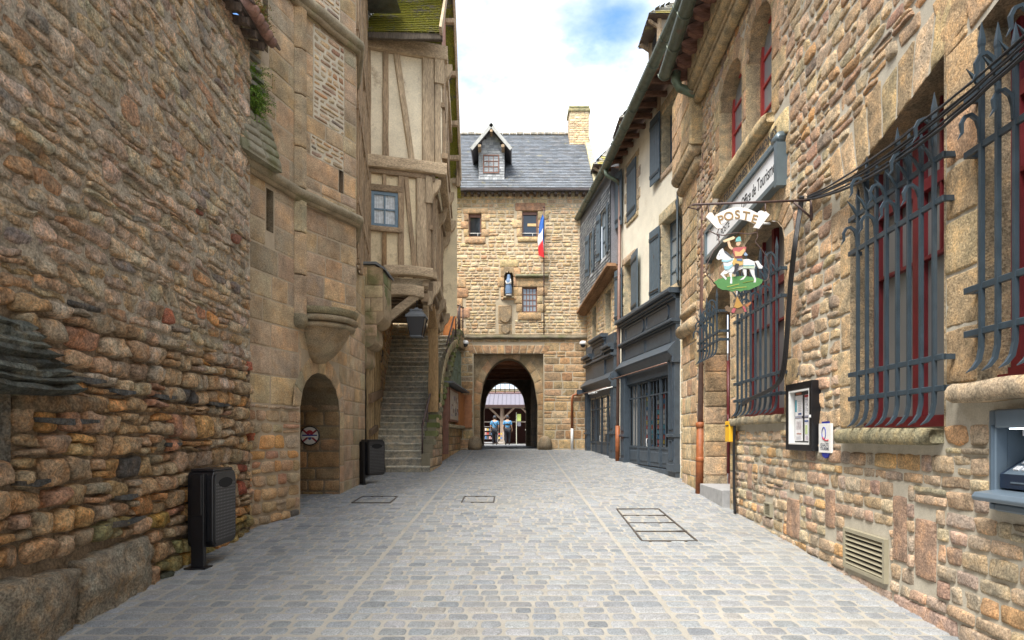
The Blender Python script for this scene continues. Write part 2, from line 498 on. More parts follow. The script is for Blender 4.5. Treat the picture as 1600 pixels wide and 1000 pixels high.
M_WOODH = attr_mat('weathered_oak_beam', mott=(.7, 1.25), s1=2.5, s2=22, speck=(.6, 1.25), bump=.9, bscale=14, dist=.012, stretch=(.35, 3, 3))
M_WOODY = attr_mat('weathered_oak_long', mott=(.7, 1.25), s1=2.5, s2=22, speck=(.6, 1.25), bump=.9, bscale=14, dist=.012, stretch=(3, .35, 3))
M_COB = attr_mat('cob_infill', mott=(.85, 1.12), s1=1.8, s2=30, speck=(.9, 1.08), bump=.35, bscale=9, dist=.02, stain=(2.1, .57, .68, .7, (.34, .25, .16)))
M_REND = attr_mat('lime_render', mott=(.88, 1.1), s1=1.5, s2=60, speck=(.93, 1.06), bump=.3, bscale=14, dist=.012, stain=(1.3, .58, .75, .4, (.5, .4, .26)))
M_SHUT = plain('shutter_blue_grey', (.07, .10, .125), .55, bump=.2, var=.15, wear=(8, .66, (.18, .21, .23)))
M_SHOP = plain('shopfront_blue', (.05, .066, .084), .45, bump=.15, var=.2, wear=(6, .66, (.15, .17, .19)))
M_IRON = plain('grille_iron_paint', (.032, .048, .062), .40, bump=.25, bscale=25, var=.2, wear=(14, .76, (.2, .2, .24)))
M_RED = plain('red_paint', (.13, .013, .017), .4, var=.2)
M_REDL = plain('red_window_paint', (.42, .05, .045), .45, var=.15)
M_BLACK = plain('black_paint', (.007, .007, .009), .32, var=.2, bump=.3, bscale=60, wear=(20, .66, (.28, .28, .28)))
M_BLACKD = plain('black_void', (.004, .004, .005), .9, var=.1)
M_CABLE = plain('black_cable', (.012, .012, .013), .45, var=.1)
M_COPPER = plain('brown_pipe', (.19, .11, .085), .45, var=.2, metal=.2, bump=.2, bscale=10)
M_RUST = plain('rust_pipe', (.26, .075, .02), .6, var=.35, bump=.3)
M_VERD = plain('verdigris_copper', (.12, .16, .11), .5, metal=.2, var=.35, wear=(5, .56, (.13, .085, .05)))
M_VERD2 = plain('verdigris_dark', (.10, .12, .09), .5, metal=.2, var=.3, wear=(3, .6, (.14, .1, .07)))
M_DOOR = plain('varnished_door', (.42, .16, .05), .45, var=.2, bump=.2)
M_BROWN = plain('brown_frame', (.19, .085, .055), .5, var=.2)
M_WHITE = plain('white_paint', (.72, .72, .70), .5, var=.06)
M_SIGNW = plain('sign_white', (.78, .79, .80), .35, var=.03)
M_SIGNF = plain('sign_frame_steel', (.13, .17, .19), .35, metal=.3, var=.1)
M_CURT = plain('net_curtain', (.55, .58, .6), .8, var=.25, vscale=14)
M_GREY = plain('grey_stone_step', (.3, .3, .3), .8, var=.15, bump=.3)
M_LEAD = plain('lead_grey', (.13, .14, .15), .6, var=.15)
M_GLASS = glass('window_glass'); M_GLASSL = glass('pale_window_glass', (.25, .28, .3), .12); M_GLASSG = glass('leaded_glass', (.06, .09, .085), .2)
M_GLASSR = glass('obscured_glass', (.16, .165, .165), .3)
M_SHOPG = glass('shop_glass', (.03, .035, .04), .03, trans=.92, fk=.5); M_CASEG = glass('case_glass', (.05, .05, .05), .05, trans=.97, fk=.1)
M_LETB = plain('tan_lettering', (.30, .19, .08), .5); M_FADE = plain('faded_gold', (.11, .10, .085), .6)
M_LEAF = attr_mat('leaves', mott=(.75, 1.25), s1=9, s2=60, bump=0, rough=.6)
M_ATM = plain('cash_machine_grey', (.12, .16, .20), .38, metal=.2, var=.06)
M_NAVY = plain('cash_machine_navy', (.012, .022, .045), .35, var=.1)
M_YEL = plain('yellow_paint', (.75, .42, .02), .45, var=.06)
def cmat(name, c, rough=.6, **k): return plain(name, c, rough, **k)
M_PAINT = attr_mat('painted_colours', mott=(.92, 1.06), s1=6, s2=40, speck=(.94, 1.05), bump=.1, rough=.5)

FOC = 1000.0
def wx(px, Y): return (px - 800) * Y / FOC
def wz(py, Y): return 1.7 + (681 - py) * Y / FOC
def g(Y): return .049 * min(Y, 24.0) - max(0, Y - 24) * .003

def text(name, s, f, u, v, h, size, mat, parent, right=None, extrude=.002, align='CENTER', shear=0, sx=1.0, font=None):
    cu = bpy.data.curves.new(name, 'FONT'); cu.body = s; cu.size = size; cu.extrude = extrude
    cu.align_x = align; cu.align_y = 'CENTER'; cu.shear = shear; cu.offset = size * .008
    t = bpy.data.objects.new(name + '_tmp', cu); COL.objects.link(t)
    dg = bpy.context.evaluated_depsgraph_get(); dg.update()
    me = bpy.data.meshes.new_from_object(t.evaluated_get(dg)); me.name = name
    bpy.data.objects.remove(t); bpy.data.curves.remove(cu)
    U = Vector(f.U).normalized() * (right or 1); V = Vector(f.V).normalized(); W = U.cross(V)
    o = Vector(f.pt(u, v, h)) - Vector(ROOT[parent.name])
    for vt in me.vertices:
        p = vt.co; vt.co = o + U * p.x * sx + V * p.y + W * p.z
    me.materials.clear(); me.materials.append(mat)
    ob = bpy.data.objects.new(name, me); COL.objects.link(ob); ob.parent = parent; ROOT[ob.name] = ROOT[parent.name]
    return ob
# ================================================================== camera
cam = bpy.data.cameras.new('camera'); co = bpy.data.objects.new('camera', cam); COL.objects.link(co)
co.location = (0, 0, 1.7); co.rotation_euler = (R(90), 0, 0)
cam.lens = 22.5; cam.sensor_width = 36; cam.shift_y = .113; cam.clip_end = 3000
SC.camera = co
SC.render.resolution_x = 1024; SC.render.resolution_y = 640

# ================================================================== sky and light
w = bpy.data.worlds.new("World"); SC.world = w; w.use_nodes = True
nt = w.node_tree; bg = nt.nodes['Background']
SUN_EL, SUN_AZ = 60, 216           # azimuth: from behind the camera, to the left
sky = N(nt, 'ShaderNodeTexSky', sky_type='NISHITA'); sky.sun_disc = False
sky.sun_elevation = R(SUN_EL); sky.sun_rotation = R(SUN_AZ)
tc = N(nt, 'ShaderNodeTexCoord')
mp = N(nt, 'ShaderNodeMapping'); mp.inputs['Scale'].default_value = (1, 1, 1.9); mp.inputs['Location'].default_value = (3.715, .40, .045)
nt.links.new(tc.outputs['Generated'], mp.inputs['Vector'])
cn = N(nt, 'ShaderNodeTexNoise', i_Scale=2.1, i_Detail=9, i_Roughness=.52); nt.links.new(mp.outputs[0], cn.inputs['Vector'])
cover = ramp(nt, cn.outputs['Fac'], [(.33, g3(0)), (.50, g3(1))])
cn2 = N(nt, 'ShaderNodeTexNoise', i_Scale=5.0, i_Detail=6, i_Roughness=.6); nt.links.new(mp.outputs[0], cn2.inputs['Vector'])
shade = ramp(nt, cn2.outputs['Fac'], [(.36, (2.5, 2.75, 3.05)), (.62, (8.3, 8.3, 8.3)), (.50, (4.6, 4.75, 4.9))])
skyb = mix(nt, 'MULTIPLY', 1.0, sky.outputs[0], (.62, .8, .95))
c = mix(nt, 'MIX', cover, skyb, shade)
nt.links.new(c, bg.inputs['Color']); bg.inputs['Strength'].default_value = .13
sl = bpy.data.lights.new('sun', 'SUN'); sl.energy = 2.7; sl.angle = R(30); sl.color = (1, .95, .87)
so = bpy.data.objects.new('sun', sl); COL.objects.link(so)
az = R(SUN_AZ); el = R(SUN_EL)
sd = Vector((math.sin(az) * math.cos(el), math.cos(az) * math.cos(el), math.sin(el)))
so.rotation_euler = sd.to_track_quat('Z', 'Y').to_euler()
so.location = (-8, -8, 20)
SC.view_settings.view_transform = 'Standard'; SC.view_settings.look = 'None'; SC.view_settings.gamma = 1
SC.view_settings.exposure = 1.68

# ================================================================== palettes
P_LEFT_HI = [(4, (.41, .335, .245)), (3, (.45, .37, .27)), (2, (.36, .295, .22)), (2, (.48, .405, .31)), (.15, (.27, .11, .07)), (.4, (.25, .22, .19)), (.6, (.37, .25, .15))]
P_LEFT_LO = [(4, (.42, .29, .165)), (4, (.38, .28, .18)), (1.8, (.48, .28, .12)), (1.0, (.38, .22, .14)), (3, (.35, .285, .20)), (.2, (.30, .10, .06)), (.3, (.13, .12, .11)), (2, (.41, .31, .2))]
P_TOWER = [(3, (.39, .30, .195)), (3, (.36, .285, .19)), (2, (.41, .325, .215)), (1, (.32, .265, .19)), (1, (.43, .31, .19))]
P_RIGHT = [(4, (.44, .335, .22)), (3, (.41, .325, .225)), (2, (.37, .28, .195)), (1.2, (.33, .225, .16)), (1.8, (.49, .395, .27)), (.6, (.40, .25, .14)), (.4, (.23, .19, .155))]
P_RIGHT_LO = [(4, (.40, .32, .22)), (3, (.34, .285, .22)), (2, (.37, .275, .19)), (1.3, (.31, .23, .175)), (.6, (.44, .29, .15)), (1.3, (.43, .365, .265))]
P_ASH = [(4, (.44, .34, .21)), (3, (.40, .30, .185)), (1.5, (.36, .26, .16)), (1, (.46, .37, .25))]
P_GATE = [(5, (.50, .39, .245)), (4, (.46, .355, .22)), (1.5, (.43, .31, .18)), (1, (.40, .315, .21)), (1, (.55, .46, .32))]
P_GATE_LO = [(4, (.42, .31, .18)), (3, (.38, .27, .155)), (2, (.36, .23, .12)), (1.2, (.30, .22, .14)), (1, (.46, .36, .22))]
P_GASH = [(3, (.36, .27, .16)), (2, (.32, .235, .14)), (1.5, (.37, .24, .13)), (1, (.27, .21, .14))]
C_LIME = (.56, .49, .37); C_SNAIL = (.46, .42, .34)

# ================================================================== ground
m = MB()
for y0, y1 in ((-40, 24), (24, 60), (60, 260)):
    m.quad((-80, y0, g(y0)), (80, y0, g(y0)), (80, y1, g(y1)), (-80, y1, g(y1)), col=(.305, .287, .25))
tag(m.build('ground', M_SAND), kind='structure')
GF = F((0, 0, 0), (1, 0, 0), (0, 1, .049), (0, -.049, 1))
GF2 = F((0, 24, g(24)), (1, 0, 0), (0, 1, -.003), (0, .003, 1))
P_SETT = [(6, (.212, .222, .230)), (4, (.236, .243, .248)), (1.4, (.182, .195, .208)), (2, (.243, .246, .25)), (.5, (.24, .232, .218))]
COVERS = [(1.55, 2.55, 7.45, 10.3), (-.87, -.35, 10.75, 11.4), (-2.7, -1.95, 10.9, 11.7)]
m = MB(); rng = random.Random(5)
y = 1.2; row = 0
while y < 46:
    p = .166
    f = GF if y < 24 else GF2; yy = y if y < 24 else y - 24
    bands = ((-4.6, -1.458), (-1.44, 1.28), (1.298, 4.6)) if y < 24 else ((-3.2, 3.2),)
    for b0, b1 in bands:
        x = b0 - rng.uniform(0, .1) if b0 < -4 or b0 > 4 else b0
        off = .012 * rng.uniform(-1, 1)
        while x < b1 - .06:
            L = rng.uniform(.15, .25); e = x + L
            if b1 - e < .1: e = b1
            j = .019 + rng.uniform(-.005, .010)
            dy = lambda X: yy + off + .012 * float(noise(X * .9, row * .6, 2.2)) + .05 * float(noise(X * .25, yy * .15, 7))
            cx = (x + e) / 2
            if not any(a - .02 < cx < b and c0 < y + p / 2 < d for a, b, c0, d in COVERS[:1] if False):
                q = [(x + j / 2, dy(x) + .010), (e - j / 2, dy(e) + .010), (e - j / 2 + rng.uniform(-.01, .01), dy(e) + p - .011), (x + j / 2 + rng.uniform(-.01, .01), dy(x) + p - .011)]
                pad(m, f, q, .0075 + rng.uniform(-.003, .004), pick(P_SETT, rng), .0008, .30, .0022, .07 if y < 9 else 1, 20, .005, .3, 0, rng)
            x = e
    y += p; row += 1
tag(m.build('cobbled_street', M_SETT), kind='structure')

# manhole covers: steel frames let into the setts
def cover(name, label, x0, x1, y0, y1, bars, skew=0):
    m = MB(); c = (.05, .045, .04)
    def bar(xa, ya, xb, yb, wd=.011):
        f = GF; d = math.hypot(xb - xa, yb - ya); nx, ny = -(yb - ya) / d * wd, (xb - xa) / d * wd
        m.prism(f, [(xa + nx, ya + ny), (xa - nx, ya - ny), (xb - nx, yb - ny), (xb + nx, yb + ny)], -.01, .017, c)
    cr = [(x0 + skew, y0), (x1 + skew, y0), (x1 - skew, y1), (x0 - skew, y1)]
    for i in range(4): bar(*cr[i], *cr[(i + 1) % 4])
    for k in range(1, bars + 1):
        t = k / (bars + 1); ya = y0 + (y1 - y0) * t
        bar(x0 + skew * (1 - 2 * t), ya, x1 + skew * (1 - 2 * t), ya, .006)
        m.prism(GF, [(x1 - .14, ya - .02), (x1, ya - .02), (x1, ya + .02), (x1 - .14, ya + .02)], -.01, .018, c)
    o = m.build(name, M_RUSTD, loc=((x0 + x1) / 2, (y0 + y1) / 2, g((y0 + y1) / 2)))
    tag(o, label, 'manhole cover')
M_RUSTD = plain('dark_steel', (.06, .05, .042), .6, var=.3)
cover('manhole_cover', 'large rectangular steel framed cover in four sections set in the grey cobbles at right', 1.65, 2.33, 7.92, 10.35, 3, -.04)
cover('manhole_cover', 'small square steel framed cover at the middle of the cobbled street', -.87, -.32, 11.05, 11.75, 0)
cover('manhole_cover', 'square cobble filled cover frame near the black bin and stone steps', -2.75, -2.1, 11.0, 11.75, 0)

# ================================================================== left rubble wall
LF = F((-3.262, 0, 0), (-.03, 1, 0), (0, 0, 1), (1, .03, 0))
lw = thing('rubble_wall', 'tall brown rubble stone wall with orange stones low down, filling the left side', 'wall', (-3.4, 4, g(4)))
m = MB()
sheet(m, LF, -3, 8.6, -.4, 2.62, [(3.0, 4.33, 1.52, 2.06)], h=-.03, col=(.26, .205, .145)); sheet(m, LF, -3, 8.6, 2.62, 7.0, [], col=(.38, .33, .255))
ef = F(LF.pt(8.6, 0), (-1, 0, 0), (0, 0, 1), (0, 1, 0))
sheet(m, ef, 0, .7, -.4, 7, col=(.3, .24, .17))
m.build('mortar', M_LMORT, lw)
def lcol(u, v, rng):
    t = min(1, max(0, (v - 1.9 - .35 * float(noise(u * .8, v * .8, 4))) / 1.5))
    c = pick(P_LEFT_HI, rng) if rng.random() < t else pick(P_LEFT_LO, rng)
    if v < .9 and rng.random() < .35: c = c * np.array((.72, .85, .62))
    return c * 1.08
m = MB(); LH = [rect(2.6, 4.36, 1.55, 2.48), rect(3.2, 6.0, -1, .72)]
masonry(m, LF, -3, 8.58, -.1, 2.7, (.12, .25), (.12, .34), .015, .05, None, LH, 11, .05, .05, .40, .022, .028, .04, .30, .018, .7, .28, .02, colfn=lcol, fr=12)
masonry(m, LF, -3, 8.58, 2.7, 4.4, (.10, .18), (.14, .40), .012, .026, None, (), 12, .06, .05, .4, .020, .01, .05, .3, .02, .7, .26, .015, colfn=lcol, fr=11)
masonry(m, LF, -3, 8.58, 4.4, 6.95, (.11, .21), (.14, .40), .016, .018, None, (), 13, .07, .06, .35, .018, .006, .05, .3, .02, .7, .26, .01, colfn=lcol, fr=11)
# big blocks
pad(m, LF, [(3.0, 0.0), (4.85, .1), (4.95, .74), (3.0, .70)], .15, (.34, .28, .20), .03, .3, .05, .05, 6, .04, .25, .03)
pad(m, LF, [(4.88, .1), (6.05, .22), (6.0, .80), (4.98, .74)], .10, (.38, .32, .235), .03, .3, .045, .05, 6, .04, .25, .03)
pad(m, LF, [(4.36, 1.86), (5.35, 1.87), (5.35, 2.02), (4.36, 2.02)], .07, (.26, .18, .105), .02, .2, .02, .05, 7, .012, .3)
m.build('stones', M_LEFT, lw)
m = MB()
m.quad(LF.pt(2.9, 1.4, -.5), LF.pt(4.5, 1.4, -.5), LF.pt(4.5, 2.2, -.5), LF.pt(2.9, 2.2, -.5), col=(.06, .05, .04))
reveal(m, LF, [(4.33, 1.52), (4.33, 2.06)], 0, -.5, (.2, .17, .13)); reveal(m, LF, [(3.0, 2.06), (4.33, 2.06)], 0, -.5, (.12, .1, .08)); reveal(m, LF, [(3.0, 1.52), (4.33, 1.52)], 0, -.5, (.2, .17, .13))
m.build('recess', M_LEFT, lw)
# dark slate slabs corbelled out above the recess
m = MB(); rng = random.Random(3)
for k in range(8):
    cc = np.array((.12, .125, .105)) * rng.uniform(.6, 1.7); ue = 4.86 - .055 * k + rng.uniform(-.03, .03); n = 16; vs = []
    for i in range(n + 1):
        t = i / n; u = 3.2 + (ue - 3.2) * t; zc = 2.09 + .052 * k - .09 * math.sin(math.pi * t * .9) * (1 - k / 9) + .10 * (1 - t) ** 2; th = (.046 if t < .95 else .046 * (1 - t) * 20 + .008); dp_ = .20 - .014 * k
        for a in range(8):
            an = 2 * math.pi * a / 8; nn = float(noise(u * 7, a * 1.7 + k * 5, k)) 
            vs.append(tuple(LF.pt(u, zc + math.sin(an) * (th + .012 * nn), max(-.05, dp_ * (.35 + .65 * math.cos(an)) + .035 * nn))))
    fs = [(i * 8 + j, i * 8 + (j + 1) % 8, (i + 1) * 8 + (j + 1) % 8, (i + 1) * 8 + j) for i in range(n) for j in range(8)] + [tuple(range(n * 8, n * 8 + 8))]
    m.add(vs, fs, cc)
for a, b, z, l in ((4.9, 5.3, 2.13, .05), (4.5, 5.2, 1.80, .06), (4.36, 4.62, 1.36, .08), (5.5, 5.8, 1.15, .06), (5.3, 5.9, .93, .04), (6.9, 7.1, 1.28, .03), (5.4, 5.75, 2.07, .03), (6.1, 6.5, 2.07, .03), (7.3, 7.8, 2.06, .02), (6.3, 6.6, 1.6, .04)):
    m.prism(LF, [(a, z), ((a + b) / 2, z - .02), (b, z + .005), (b, z + .03), (a, z + .03)], -.02, .05 + l * .3, np.array((.10, .10, .095)) * rng.uniform(.8, 1.3))
m.build('slate_slabs', M_LEFT, lw)
# eave with tiles at the far top corner
m = MB()
for k in range(30):
    u = 8.55 - k * .26
    m.beam(LF.pt(u, 6.98, -.3), LF.pt(u, 6.90, .2), .07, .09, (0, 1, 0), (.12, .09, .07))
m.beam(LF.pt(-1, 6.99, .16), LF.pt(8.7, 6.99, .16), .05, .05, (1, 0, 0), (.1, .08, .07))
m.build_each('eave_rafter', M_WOOD, lw)
m = MB(); rf = F(LF.pt(0, 7.05, .27), (-.03, 1, 0), (-.75, 0, .66), (.66, 0, .75))
for r_ in range(7):
    for k in range(54):
        c = np.array((.16, .12, .10)) * rng.uniform(.6, 1.3); u0 = -4.6 + k * .25
        m.fbox(rf, u0 + 0.005, u0 + .245, r_ * .28 - .02, r_ * .28 + .36, .02, .045 + rng.uniform(0, .01), c)
for k in range(5): m.tube([LF.pt(8.0 + k * .16, 7.0, .30), LF.pt(8.0 + k * .16, 7.22, .05)], .07, 8, np.array((.22, .12, .09)) * rng.uniform(.7, 1.2))
m.build('roof_tiles', M_SLATE2, lw)

m = MB(); m.quad(rf.pt(-5, 1.9), rf.pt(9, 1.9), rf.pt(9, 8), rf.pt(-5, 8), (.12, .1, .09)); m.build('roof_slope', M_SLATE2, lw)
# ================================================================== ferns and leafy plants growing from walls
def plant(name, label, c, size, n, cols, seed, normal=(1, 0, 0), grp=None, droop=.4, leaf=.05):
    rng = random.Random(seed); m = MB(); c = Vector(c); nn = Vector(normal).normalized()
    for s in range(n):
        d = Vector((rng.gauss(0, 1), rng.gauss(0, 1), rng.gauss(.25, .9))).normalized()
        if d.dot(nn) < 0: d -= nn * 1.6 * d.dot(nn)
        L = rng.uniform(.4, 1) * size[0]; p = c + Vector((rng.uniform(-1, 1) * .04, rng.uniform(-1, 1) * size[1] * .45, rng.uniform(-1, 1) * size[2] * .5))
        steps = max(4, int(L / (leaf * .45))); v = d.copy()
        for i in range(steps):
            v += Vector((0, 0, -droop * .12)); v.normalize()
            p = p + v * (L / steps)
            for sgn in (-1, 1):
                sdv = v.cross(Vector((rng.uniform(-.4, .4), rng.uniform(-.4, .4), 1))).normalized() * sgn
                l = leaf * (1 - .6 * i / steps) * rng.uniform(.7, 1.2); q = p + sdv * l + v * l * .3 + Vector((0, 0, rng.uniform(-.3, .3) * l))
                wd = v * l * .28; up = Vector((0, 0, l * .15))
                cc = np.array(rng.choice(cols)) * rng.uniform(.6, 1.35)
                m.add([tuple(p), tuple((p + q) / 2 + wd + up), tuple(q), tuple((p + q) / 2 - wd + up)], [(0, 1, 2, 3)], cc)
    o = m.build(name, M_LEAF, loc=tuple(c)); tag(o, label, 'plant', grp); return o
GRN = [(.13, .24, .03), (.20, .32, .05), (.09, .17, .03)]
plant('fern', 'bright green fern growing out of the mossy stone slope beside the rubble wall', (-3.58, 8.78, 6.38), (.36, .28, .60), 150, GRN, 4, (1, -.6, 0), None, .9, .05)
plant('wall_plant', 'small reddish green plant hanging from the tile eave at top left', (-3.42, 8.62, 7.35), (.3, .2, .35), 26, [(.14, .17, .04), (.2, .12, .04)], 5, (1, -.3, 0), None, .6, .05)

# ================================================================== stone tower with corbelled bay
tw = thing('stone_tower', 'weathered granite turret with corbelled bay, string courses and low arched doorway on the left', 'tower', (-3.3, 11, g(11)))
A0 = Vector((-3.62, 8.6, 0)); C1 = Vector((-3.28, 9.85, 0)); B2 = Vector((-2.68, 11.0, 0)); B3 = Vector((-3.03, 12.2, 0)); B4 = Vector((-3.3, 12.6, 0))
def vf(a, b):
    d = Vector(b) - Vector(a); L = d.length; d.normalize()
    nrm = Vector((d.y, -d.x, 0))
    if nrm.x < 0 and abs(nrm.x) > .1: nrm = -nrm
    return F(tuple(a), tuple(d), (0, 0, 1), tuple(nrm)), L
T1, L1 = vf(A0, C1); TB, LB = vf(C1, B2); TB2, LB2 = vf(B2, B3)
TL, LL = vf(C1, Vector((-3.24, 14.1, 0)))
TOPZ = 12.0
slits = [(.50, .66, 4.62, 5.22), (.42, .54, 7.15, 8.9)]
mo = MB(); ms = MB(); cm = (.38, .31, .22)
sheet(mo, T1, 0, L1, -.3, TOPZ, slits, col=cm)
ashl = dict(joint=.012, H=.010, k=.05, rough=.004, sink=.008, step=.12, wav=.004, slant=.004, jit=.004, Hvar=.6, q_pow=.18)
masonry(ms, T1, 0, L1, .3, 2.15, (.13, .24), (.16, .36), .02, .035, P_LEFT_LO, (), 21, .02, .015, .4, .015, .015, .05, .1, .01)
masonry(ms, T1, 0, L1, 2.15, TOPZ, (.28, .42), (.38, .8), pal=P_TOWER, holes=[rect(s[0] - .02, s[1] + .02, s[2], s[3]) for s in slits], seed=22, **ashl)
sheet(mo, TB, 0, LB, 3.6, TOPZ, [(.88, .98, 5.75, 6.35)], col=cm)
for r_ in ((.24, .98, 6.12, 6.45), (.30, 1.0, 6.72, 8.22), (.2, .9, 8.5, 10.5)): sheet(mo, TB, *r_, h=.003, col=(.52, .46, .35))
pass; sheet(mo, TB2, 0, LB2, 3.6, TOPZ, col=cm)
for za, zb_, ho in ((3.6, 5.75, []), (5.75, 6.12, [rect(.87, .99, 5, 7)]), (6.12, 6.45, [rect(.24, .98, 6, 7)]), (6.45, 6.72, []), (6.72, 8.22, [rect(.30, 1.0, 6, 9)]), (8.22, 8.5, []), (8.5, 10.5, [rect(.2, .9, 8, 11)]), (10.5, TOPZ, [])): masonry(ms, TB, 0, LB, za, zb_, (.27, .38), (.35, .7), pal=P_TOWER, holes=ho, seed=int(za * 10), **ashl)
masonry(ms, TB, .24, .98, 6.12, 6.45, (.06, .11), (.1, .3), .03, .018, P_RIGHT, (), 24, .02, .02, .4, .006, .01, .05, 0, .01)
masonry(ms, TB, .30, 1.0, 6.72, 8.22, (.06, .12), (.1, .34), .03, .018, P_RIGHT, (), 25, .02, .02, .4, .006, .01, .05, 0, .01)
masonry(ms, TB, .2, .9, 8.5, 10.5, (.06, .12), (.1, .34), .03, .018, P_RIGHT, (), 25, .02, .02, .4, .006, .01, .05, 0, .01)
masonry(ms, TB2, 0, LB2, 3.6, TOPZ, (.26, .40), (.35, .7), pal=P_TOWER, seed=26, **ashl)
# lower street face with the arch
uc, aa, vs_, ri = 1.16, 1.10, 2.15, .62
sheet(mo, TL, 0, LL, -.3, 5.2, [(uc - aa, uc + aa, -.3, vs_ + ri)], col=cm); spandrel(mo, TL, uc, aa, vs_, ri, vs_ + ri, col=cm)
masonry(ms, TL, .0, LL, .45, 5.2, (.27, .42), (.34, .7), pal=P_TOWER, holes=[arch(uc, aa + .28, 0, vs_, ri + .3)], seed=27, **ashl)
voussoirs(ms, TL, uc, aa, vs_, ri, .30, 9, .012, P_TOWER, 3, rough=.005)
masonry(ms, TL, uc + aa, uc + aa + .3, .5, vs_, (.3, .4), (.3, .31), pal=P_TOWER, seed=28, **ashl)
mo.build('mortar', M_MORT, tw)
# passage interior
mi = MB()
JF = F(TL.pt(uc + aa, 0), tuple(-np.array(TL.N)), (0, 0, 1), (0, -1, 0))
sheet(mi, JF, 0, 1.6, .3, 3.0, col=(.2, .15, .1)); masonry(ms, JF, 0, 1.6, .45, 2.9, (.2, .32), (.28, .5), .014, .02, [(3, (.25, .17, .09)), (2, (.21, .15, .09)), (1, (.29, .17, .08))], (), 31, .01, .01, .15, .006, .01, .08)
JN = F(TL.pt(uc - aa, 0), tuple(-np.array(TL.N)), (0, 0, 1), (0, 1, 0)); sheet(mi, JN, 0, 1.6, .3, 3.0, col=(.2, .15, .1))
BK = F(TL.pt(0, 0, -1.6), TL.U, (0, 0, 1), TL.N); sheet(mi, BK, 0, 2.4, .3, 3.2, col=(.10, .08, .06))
reveal(mi, TL, arch_pts(uc, aa, vs_, ri), 0, -1.6, (.22, .165, .1))
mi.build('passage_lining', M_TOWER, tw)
# corner shaft, sloping mossy weathering, back mass
sh = [C1.x - .02, C1.y]
for z0, z1 in ((3.5, 4.15), (4.17, 4.8), (4.82, 5.3), (5.5, 6.1), (6.12, 6.9), (6.92, 7.6), (7.62, 8.25)):
    c = np.array(pick(P_TOWER, random))
    ms.lathe((sh[0], sh[1], 0), [(0.0, z0), (.13, z0), (.14, z0 + .02), (.14, z1 - .02), (.13, z1), (0, z1)], 8, c, smooth=False)
ms.lathe((sh[0], sh[1], 0), [(0, 3.34), (.12, 3.36), (.155, 3.42), (.16, 3.48), (.15, 3.53), (.13, 3.6)], 8, (.24, .2, .13))
ms.build('granite_blocks', M_TOWER, tw)
m = MB()
pr = F(A0, tuple(-np.array(T1.N)), (0, 0, 1), tuple(T1.U))
m.prism(pr, [(-.24, 5.42), (-.22, 5.52), (-.02, 6.15), (.1, 6.2), (.1, 5.42)], -.3, .54, (.24, .22, .155))
for i in range(5):
    for j in range(2): pad(m, F(Vector(A0) + Vector(T1.N) * .24 + Vector((0, 0, 5.45)), tuple(T1.U), tuple((Vector((0, 0, .72)) - Vector(T1.N) * .22).normalized()), tuple(Vector(T1.N) + Vector((0, 0, .3)))), [(-.2 + j * .37, .01 + i * .14), (.16 + j * .37, .01 + i * .14), (.16 + j * .37, .14 + i * .14), (-.2 + j * .37, .14 + i * .14)], .03, (.25, .23, .17), rough=.01, jit=.01)
for k in range(5): m.fbox(T1, -.2, .34 - .02 * k, 6.45 + k * .13, 6.50 + k * .13, -.02, .05 + .06 * (5 - k) / 5, (.2, .19, .16))
m.build('weathering', M_MOSSY_STONE if 'M_MOSSY_STONE' in globals() else M_TOWER, tw)
M_MSTONE = attr_mat('mossy_granite', mott=(.7, 1.25), s1=4, s2=70, bump=.8, bscale=25, dist=.02, big=(2.2, .50, .68, .7, (.12, .135, .045)))
tw.children[-1].data.materials[0] = M_MSTONE
def string_course(z, r):
    m = MB(); path = [A0 - Vector(T1.N) * -.02 - Vector((.05, .3, 0)), C1 + Vector((.05, -.12, 0)), B2 + Vector((.07, -.03, 0)), B3 + Vector((.03, .02, 0))]
    seg = []
    for a, b in zip(path, path[1:]):
        n = max(2, int((b - a).length / .2))
        for i in range(n): seg.append(a + (b - a) * (i / n) + Vector((0, 0, z + .012 * float(noise(i, z, 3)))))
    seg.append(path[-1] + Vector((0, 0, z)))
    m.tube(seg, [r * (1 + .12 * float(noise(i * .9, z, 1))) for i in range(len(seg))], 10, (.27, .225, .15))
    seg2 = [p + Vector((-.03, 0, -r * 1.05)) for p in seg]
    m.tube(seg2, r * .6, 8, (.28, .22, .14))
    m.build('string_course', M_MSTONE, tw)
string_course(5.40, .075); string_course(8.38, .095)
# round corbel carrying the bay
m = MB()
for k, (r0, r1, z0, z1) in enumerate(((.60, .64, 3.62, 3.72), (.62, .58, 3.52, 3.61), (.57, .53, 3.42, 3.51))):
    m.lathe((-3.18, 10.55, 0), [(0, z0), (r0, z0), (r0 + .02, (z0 + z1) / 2), (r1, z1), (0, z1)], 28, (.33, .26, .17) if k else (.27, .23, .14))
m.lathe((-3.18, 10.55, 0), [(.50, 3.42), (.46, 3.30), (.36, 3.15), (.24, 3.0), (.1, 2.9), (0, 2.88)], 28, (.32, .245, .155))
m.build('corbel', M_TOWER, tw)
for i, s in enumerate(slits):
    m = MB(); c = (.03, .035, .04)
    m.fbox(T1, s[0], s[1], s[2], s[3], -.14, -.12, c)
    m.build('slit_window', M_GLASSG, tw)
    m = MB(); reveal(m, T1, [(s[0], s[2]), (s[1], s[2]), (s[1], s[3]), (s[0], s[3])], .005, -.13, (.22, .17, .11), True); m.build('slit_reveal', M_TOWER, tw)
m = MB(); m.fbox(TB, .88, .98, 5.75, 6.35, -.2, -.18, (.01, .01, .01)); reveal(m, TB, [(.88, 5.75), (.98, 5.75), (.98, 6.35), (.88, 6.35)], .005, -.18, (.2, .15, .1), True); m.build('slit_reveal', M_TOWER, tw)
